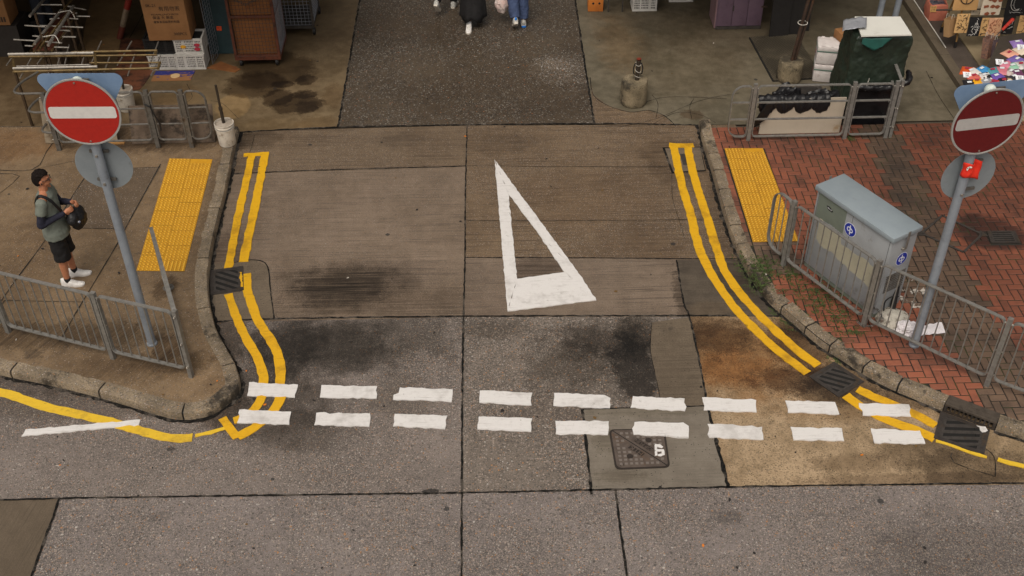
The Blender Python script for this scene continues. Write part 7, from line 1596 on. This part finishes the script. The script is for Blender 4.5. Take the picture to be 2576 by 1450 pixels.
for x, y in ((7.76, 16.90), (9.5, 16.9), (7.70, 17.45), (9.5, 17.5)):
    b = MB(); b.tube((x, y, .20), (x + .06, 17.24, zt + .02), .016, n=10); lg = b.build('leg', M_brleg, root); b = MB(); b.tube((x, y, .101), (x + .01, y + .02, .22), .024, n=12); b.build('foot', M_blk, lg)
# kraft paper bags propped in front
def paperbag(c, w, d, h, m, label, rot, tilt):
    root = thing('paper_bag', label, 'paper bag', c, rot, 'paper bags hung at the shop front'); M = world_of(root) @ Matrix.Rotation(tilt, 4, 'X'); b = MB()
    vs = [(-w / 2, -d / 2, 0), (w / 2, -d / 2, 0), (w / 2, d / 2, 0), (-w / 2, d / 2, 0), (-w / 2, -d / 2 - .01, h), (w / 2, -d / 2 - .01, h), (w / 2, d / 2 + .01, h), (-w / 2, d / 2 + .01, h), (-w / 2 - .004, 0, h * .5), (w / 2 + .004, 0, h * .5)]
    b.add([M @ Vector(v) for v in vs], [(3, 2, 1, 0), (0, 1, 5, 4), (2, 3, 7, 6), (1, 2, 9), (5, 1, 9), (2, 6, 9), (6, 5, 9), (3, 0, 8), (0, 4, 8), (7, 3, 8), (4, 7, 8)]); o = b.build('bag', m, root, smooth=0); s_ = o.modifiers.new('thick', 'SOLIDIFY'); s_.thickness = .003
    for s_ in (-1, 1): b = MB(); b.ptube([M @ Vector((w * .2 * math.cos(a), s_ * d / 2, h + .07 * math.sin(a))) for a in [math.pi * k / 8 for k in range(9)]], .004, 5); b.build('handle', M_strap, root)
M_spk = paint('speckled_paper', lin(150, 112, 92), lin(92, 76, 80), .7, 0, 40, .9); M_spk2 = paint('violet_speckled_paper', lin(112, 96, 100), lin(80, 70, 80), .7, 0, 40, .9); M_kp = paint('kraft_paper', lin(172, 136, 96), lin(154, 120, 84), .75, 0, 4, .6)
p = aty(2388, 90, 16.9); paperbag((p.x, p.y, p.z), .17, .10, .30, M_kp, 'plain kraft paper bag hanging left of the tan pouch', R_(35), R_(-12))
p = aty(2482, 144, 16.2); paperbag((p.x, p.y, p.z), .18, .10, .34, M_spk, 'paper bag with brown speckled print at the shop front', R_(40), R_(-8))
p = aty(2505, 150, 16.15); paperbag((p.x, p.y, p.z), .14, .10, .32, M_spk2, 'paper bag with violet speckled print between two other bags', R_(30), R_(-8))
p = aty(2515, 157, 16.0); paperbag((p.x, p.y, p.z), .17, .12, .32, M_kp, 'plain kraft paper bag beside the violet speckled one', R_(20), R_(-6))
root = thing('umbrella', 'closed umbrella with a bright red sleeve hanging among the pouches', 'umbrella', aty(2535, 60, 16.7)); M_rd = paint('bright_red_nylon', lin(206, 52, 36), lin(178, 42, 30), .5)
a_, c_ = aty(2521, 76, 16.62), aty(2547, 50, 16.7); b = MB(); b.tube(a_, c_, .022, .030, n=12); b.ball(c_, .03, 12, 8); b.build('canopy', M_rd, root); b = MB(); b.tube(a_, a_ + (a_ - c_) * .6, .010, n=8); b.build('shaft', M_irondk, root)
# sloping display table with packed socks
root = thing('display_table', 'sloping wire display table loaded with packed socks at the right edge', 'display table', (8.2, 15.6, .1))
tb = lambda s_, t_: Vector((7.26 + 1.5 * s_ + .80 * t_ * (1 - s_), 14.72 + 1.35 * t_, .52 + .173 * (1.5 * s_ + .80 * t_ * (1 - s_)) + .065 * t_))
b = MB(); b.add([tb(0, 0), tb(1, 0), tb(1, 1), tb(0, 1)] + [tb(*e) - Vector((0, 0, .03)) for e in ((0, 0), (1, 0), (1, 1), (0, 1))], [(0, 1, 2, 3), (7, 6, 5, 4), (0, 4, 5, 1), (1, 5, 6, 2), (2, 6, 7, 3), (3, 7, 4, 0)]); b.build('top', paint('dark_display_board', lin(66, 58, 50), lin(50, 44, 38), .7), root, smooth=0)
for e in ((.02, .03), (.97, .03), (.97, .97), (.02, .97)): q = tb(*e); b = MB(); b.tube((q.x, q.y, .095), q - Vector((0, 0, .02)), .018, n=10); b.build('leg', M_brleg, root)
def on_table(u, v):
    """point of the sloping table top seen at a pixel"""
    r = ray(u, v); n_ = (tb(1, 0) - tb(0, 0)).cross(tb(0, 1) - tb(0, 0)); k = n_.dot(tb(0, 0) - Vector((0, 0, H))) / n_.dot(r); return Vector((0, 0, H)) + r * k
M_cow = NT('cow_print'); t = M_cow; M_cow = t.out(t.mix(t.step(t.noise(t.obj(), 18, 2, .4), .5, .53), lin(216, 212, 208), lin(30, 28, 30)), .6)
tint = lambda n, c, c2=None: paint(n, c, c2, .5, 0, 14, .7)
SOCK = [((2433, 180), tint('orange_knit', lin(216, 92, 40)), 'orange sock packet with a white face tag'), ((2449, 184), tint('white_knit', lin(224, 218, 212)), 'white sock packet among the orange and coral ones'), ((2475, 178), tint('blue_knit', lin(66, 142, 196)), 'sky-blue sock packet at the top of the front row'), ((2450, 197), tint('coral_knit', lin(214, 108, 96)), 'coral sock packet above the yellow one'), ((2478, 194), M_cow, 'black and white cow-print sock packet in the front row'), ((2509, 195), tint('purple_knit', lin(112, 84, 170)), 'purple sock packet in the front row'), ((2457, 210), tint('yellow_knit', lin(236, 170, 30)), 'yellow sock packet nearest the sign plate'), ((2483, 209), tint('gray_knit', lin(150, 150, 156)), 'gray sock packet beside the yellow one'), ((2440, 212), tint('black_knit', lin(40, 38, 42)), 'black sock packet left of the yellow one'), ((2524, 207), tint('navy_knit', lin(38, 38, 48)), 'black sock packet below the purple one'),
        ((2532, 166), tint('pink_knit', lin(214, 130, 150)), 'pink sock packet in the middle of the display table'), ((2543, 184), tint('cow2_knit', lin(206, 190, 184), lin(60, 56, 58)), 'spotted pale sock packet below the pink one'), ((2540, 137), tint('peach_knit', lin(226, 166, 142)), 'peach sock packet in the back row'), ((2556, 152), tint('violet_knit', lin(120, 100, 170)), 'violet sock packet right below the peach one'), ((2560, 112), tint('lilac_knit', lin(150, 122, 186)), 'lilac sock packet in the furthest row'), ((2566, 166), tint('cow3_knit', lin(214, 210, 206), lin(34, 32, 34)), 'white and black packet at the picture edge'), ((2552, 200), tint('dark_knit', lin(56, 54, 60)), 'dark gray packet near the bottom right of the table'), ((2570, 128), tint('cream_knit', lin(222, 206, 184)), 'cream packet at the picture edge'), ((2498, 182), tint('teal_knit', lin(84, 150, 160)), 'teal sock packet between the blue and purple ones'), ((2522, 180), tint('rose_knit', lin(206, 120, 132)), 'rose sock packet above the black one'), ((2539, 208), tint('sand_knit', lin(196, 170, 132)), 'sand-coloured sock packet at the lower edge of the table'), ((2500, 212), tint('red_knit', lin(186, 52, 48)), 'red sock packet below the purple one'), ((2548, 170), tint('mint_knit', lin(150, 196, 170)), 'mint-green sock packet beside the pink one'), ((2556, 186), tint('plum_knit', lin(110, 64, 96)), 'plum sock packet right of the spotted pale one')]
M_film = NT('clear_film'); M_film.b.inputs['Transmission Weight'].default_value = 0.0; M_film = M_film.out((.8, .8, .82, 1), .15)
for i, ((u, v), m, l) in enumerate(SOCK):
    p = on_table(u, v); root = thing('sock_packet', l, 'sock packet', p, R_(random.uniform(-35, 35)), 'packed socks on the display table'); bx = (tb(1, .5) - tb(0, .5)).normalized(); bn = bx.cross(tb(.5, 1) - tb(.5, 0)).normalized(); root.rotation_euler = (Matrix((bx, bn.cross(bx), bn)).transposed() @ Matrix.Rotation(R_(random.uniform(-35, 35)), 3, 'Z')).to_euler(); M = world_of(root)
    b = MB(); n = 10; vs = []
    for s_ in (1, -1):
        for j in range(n + 1):
            for k in range(n + 1): x, y = k / n - .5, j / n - .5; hh = max(0, (1 - (2 * x) ** 4) * (1 - (2 * y) ** 4)); vs.append(M @ Vector((x * .19, y * .22, .008 + (.028 * hh * (1 + .35 * mnoise.noise(Vector((x * 5, y * 5, i)))) if s_ > 0 else -.002))))
    N = (n + 1) ** 2; f1 = [(j * (n + 1) + k, j * (n + 1) + k + 1, (j + 1) * (n + 1) + k + 1, (j + 1) * (n + 1) + k) for j in range(n) for k in range(n)]; b.add(vs, f1 + [tuple(N + q_ for q_ in f[::-1]) for f in f1]); b.build('socks', m, root, smooth=60)
    b = MB(); b.plate([(-.032, -.022), (.032, -.022), (.032, .022), (-.032, .022)], M @ Vector((random.uniform(-.02, .02), random.uniform(-.02, .04), .047)), M.to_3x3() @ Vector((1, 0, 0)), M.to_3x3() @ Vector((0, 1, 0)), .002); b.build('paper_band', M_wst if i % 3 else M_stred, root, smooth=0)
for i, ((u, v), txt) in enumerate((((2431, 196), '$10'), ((2513, 164), '$15'), ((2563, 205), '$20'), ((2567, 127), '$12'))):
    p = on_table(u, v) + Vector((0, 0, .05)); root = thing('price_card', ['white price card lying at the left edge of the sock table', 'white price card beside the pink sock packet', 'white price card at the bottom right of the sock table', 'white price card at the back of the sock table'][i], 'price card', p, 0, 'price cards'); b = MB(); b.plate([(-.06, -.045), (.06, -.045), (.06, .045), (-.06, .045)], p, (1, -.2, 0), (0, .8, .6), .003); o = b.build('card', M_wst, root, smooth=0); text_mesh(txt + '\n3對', .035, axes(p + Vector((1, -.2, 0)).normalized().cross(Vector((0, .8, .6)).normalized()) * .0045, (1, -.2, 0), (0, .8, .6)), M_ink, 'print', o, .0006)

# ---- unseen awnings added over the stalls to shade the goods
M_awn = paint('shade_awning_canvas', lin(60, 66, 62), lin(46, 50, 48), .8)
def awning(label, x0, x1, y0, y1, z, side=None):
    root = thing('shade_awning', label, 'awning', ((x0 + x1) / 2, (y0 + y1) / 2, 0), 0, 'unseen shade awnings'); b = MB()
    b.add([(x0, y0, z), (x1, y0, z), (x1, y1, z + .5), (x0, y1, z + .5), (x0, y0, z + .03), (x1, y0, z + .03), (x1, y1, z + .53), (x0, y1, z + .53)], [(3, 2, 1, 0), (4, 5, 6, 7), (0, 1, 5, 4), (1, 2, 6, 5), (2, 3, 7, 6), (3, 0, 4, 7)]); b.build('canopy', M_awn, root, smooth=0)
    b = MB(); b.box(((x0 + x1) / 2, y1 - .05, (z + .5) / 2), (x1 - x0, .04, z + .48)); b.build('shade_back_sheet', M_awn, root, smooth=0)
    if side: b = MB(); b.box((side, (y0 + y1) / 2 + .6, (z + .2) / 2), (.04, y1 - y0 - 1.3, z + .1)); b.build('shade_side_sheet', M_awn, root, smooth=0)
    for x in (x0 + .1, x1 - .1): b = MB(); b.tube((x, y1 - .1, 0), (x, y1 - .1, z + .48), .03, n=10); b.build('pole', M_galvd, root)
awning('unseen canvas awning added to shade the left-hand stall with the crates and cage trolleys', -10.5, -2.6, 15.6, 21.0, 2.45, -10.0)
awning('unseen canvas awning added to shade the right-hand stall with the purple locker', 1.9, 6.4, 16.6, 21.0, 2.3)
awning('unseen canvas awning added to shade the shop front with the tote bags', 7.7, 13.0, 15.6, 21.0, 2.4, 10.6)

# ---- unseen buildings added behind the stalls; their mass keeps the far end in shade
M_wall = paint('added_stained_render', lin(120, 112, 100), lin(98, 90, 80), .85, 0, 1.5, .8, grime=lin(70, 64, 56), gscale=.8, glevel=.58); M_pane = NT('added_dark_window_glass').out((.03, .035, .04, 1), .1)
def building(label, x0, x1, y0, y1, h):
    root = thing('building', label, 'building', ((x0 + x1) / 2, (y0 + y1) / 2, 0), 0, 'unseen buildings added for shade'); b = MB(); b.box(((x0 + x1) / 2, (y0 + y1) / 2, h / 2), (x1 - x0, y1 - y0, h)); w = b.build('added_wall', M_wall, root, smooth=0)
    b = MB(); b.box(((x0 + x1) / 2, (y0 + y1) / 2, h + .15), (x1 - x0 + .3, y1 - y0 + .3, .3)); b.build('added_parapet', M_wall, root, smooth=0)
    n = int((x1 - x0) / 2.4)
    for k in range(int((h - 3.4) / 3)):
        for i in range(n):
            x = x0 + (i + .5) * (x1 - x0) / n; z = 4.6 + 3 * k; b = MB(); b.box((x, y0 - .02, z), (1.3, .06, 1.4)); f = b.build('added_window', M_galvd, root, smooth=0); b = MB(); b.box((x, y0 - .06, z), (1.15, .03, 1.25)); b.build('pane', M_pane, f, smooth=0)
building('unseen stained walk-up building added for shade behind the left-hand market stalls', -16, -2.6, 21.2, 30, 13)
building('unseen stained walk-up building added for shade behind the right-hand plaza', 1.9, 7.2, 21.2, 30, 13)
building('unseen stained walk-up building added for shade over the shop front', 8.0, 18, 21.2, 30, 13)
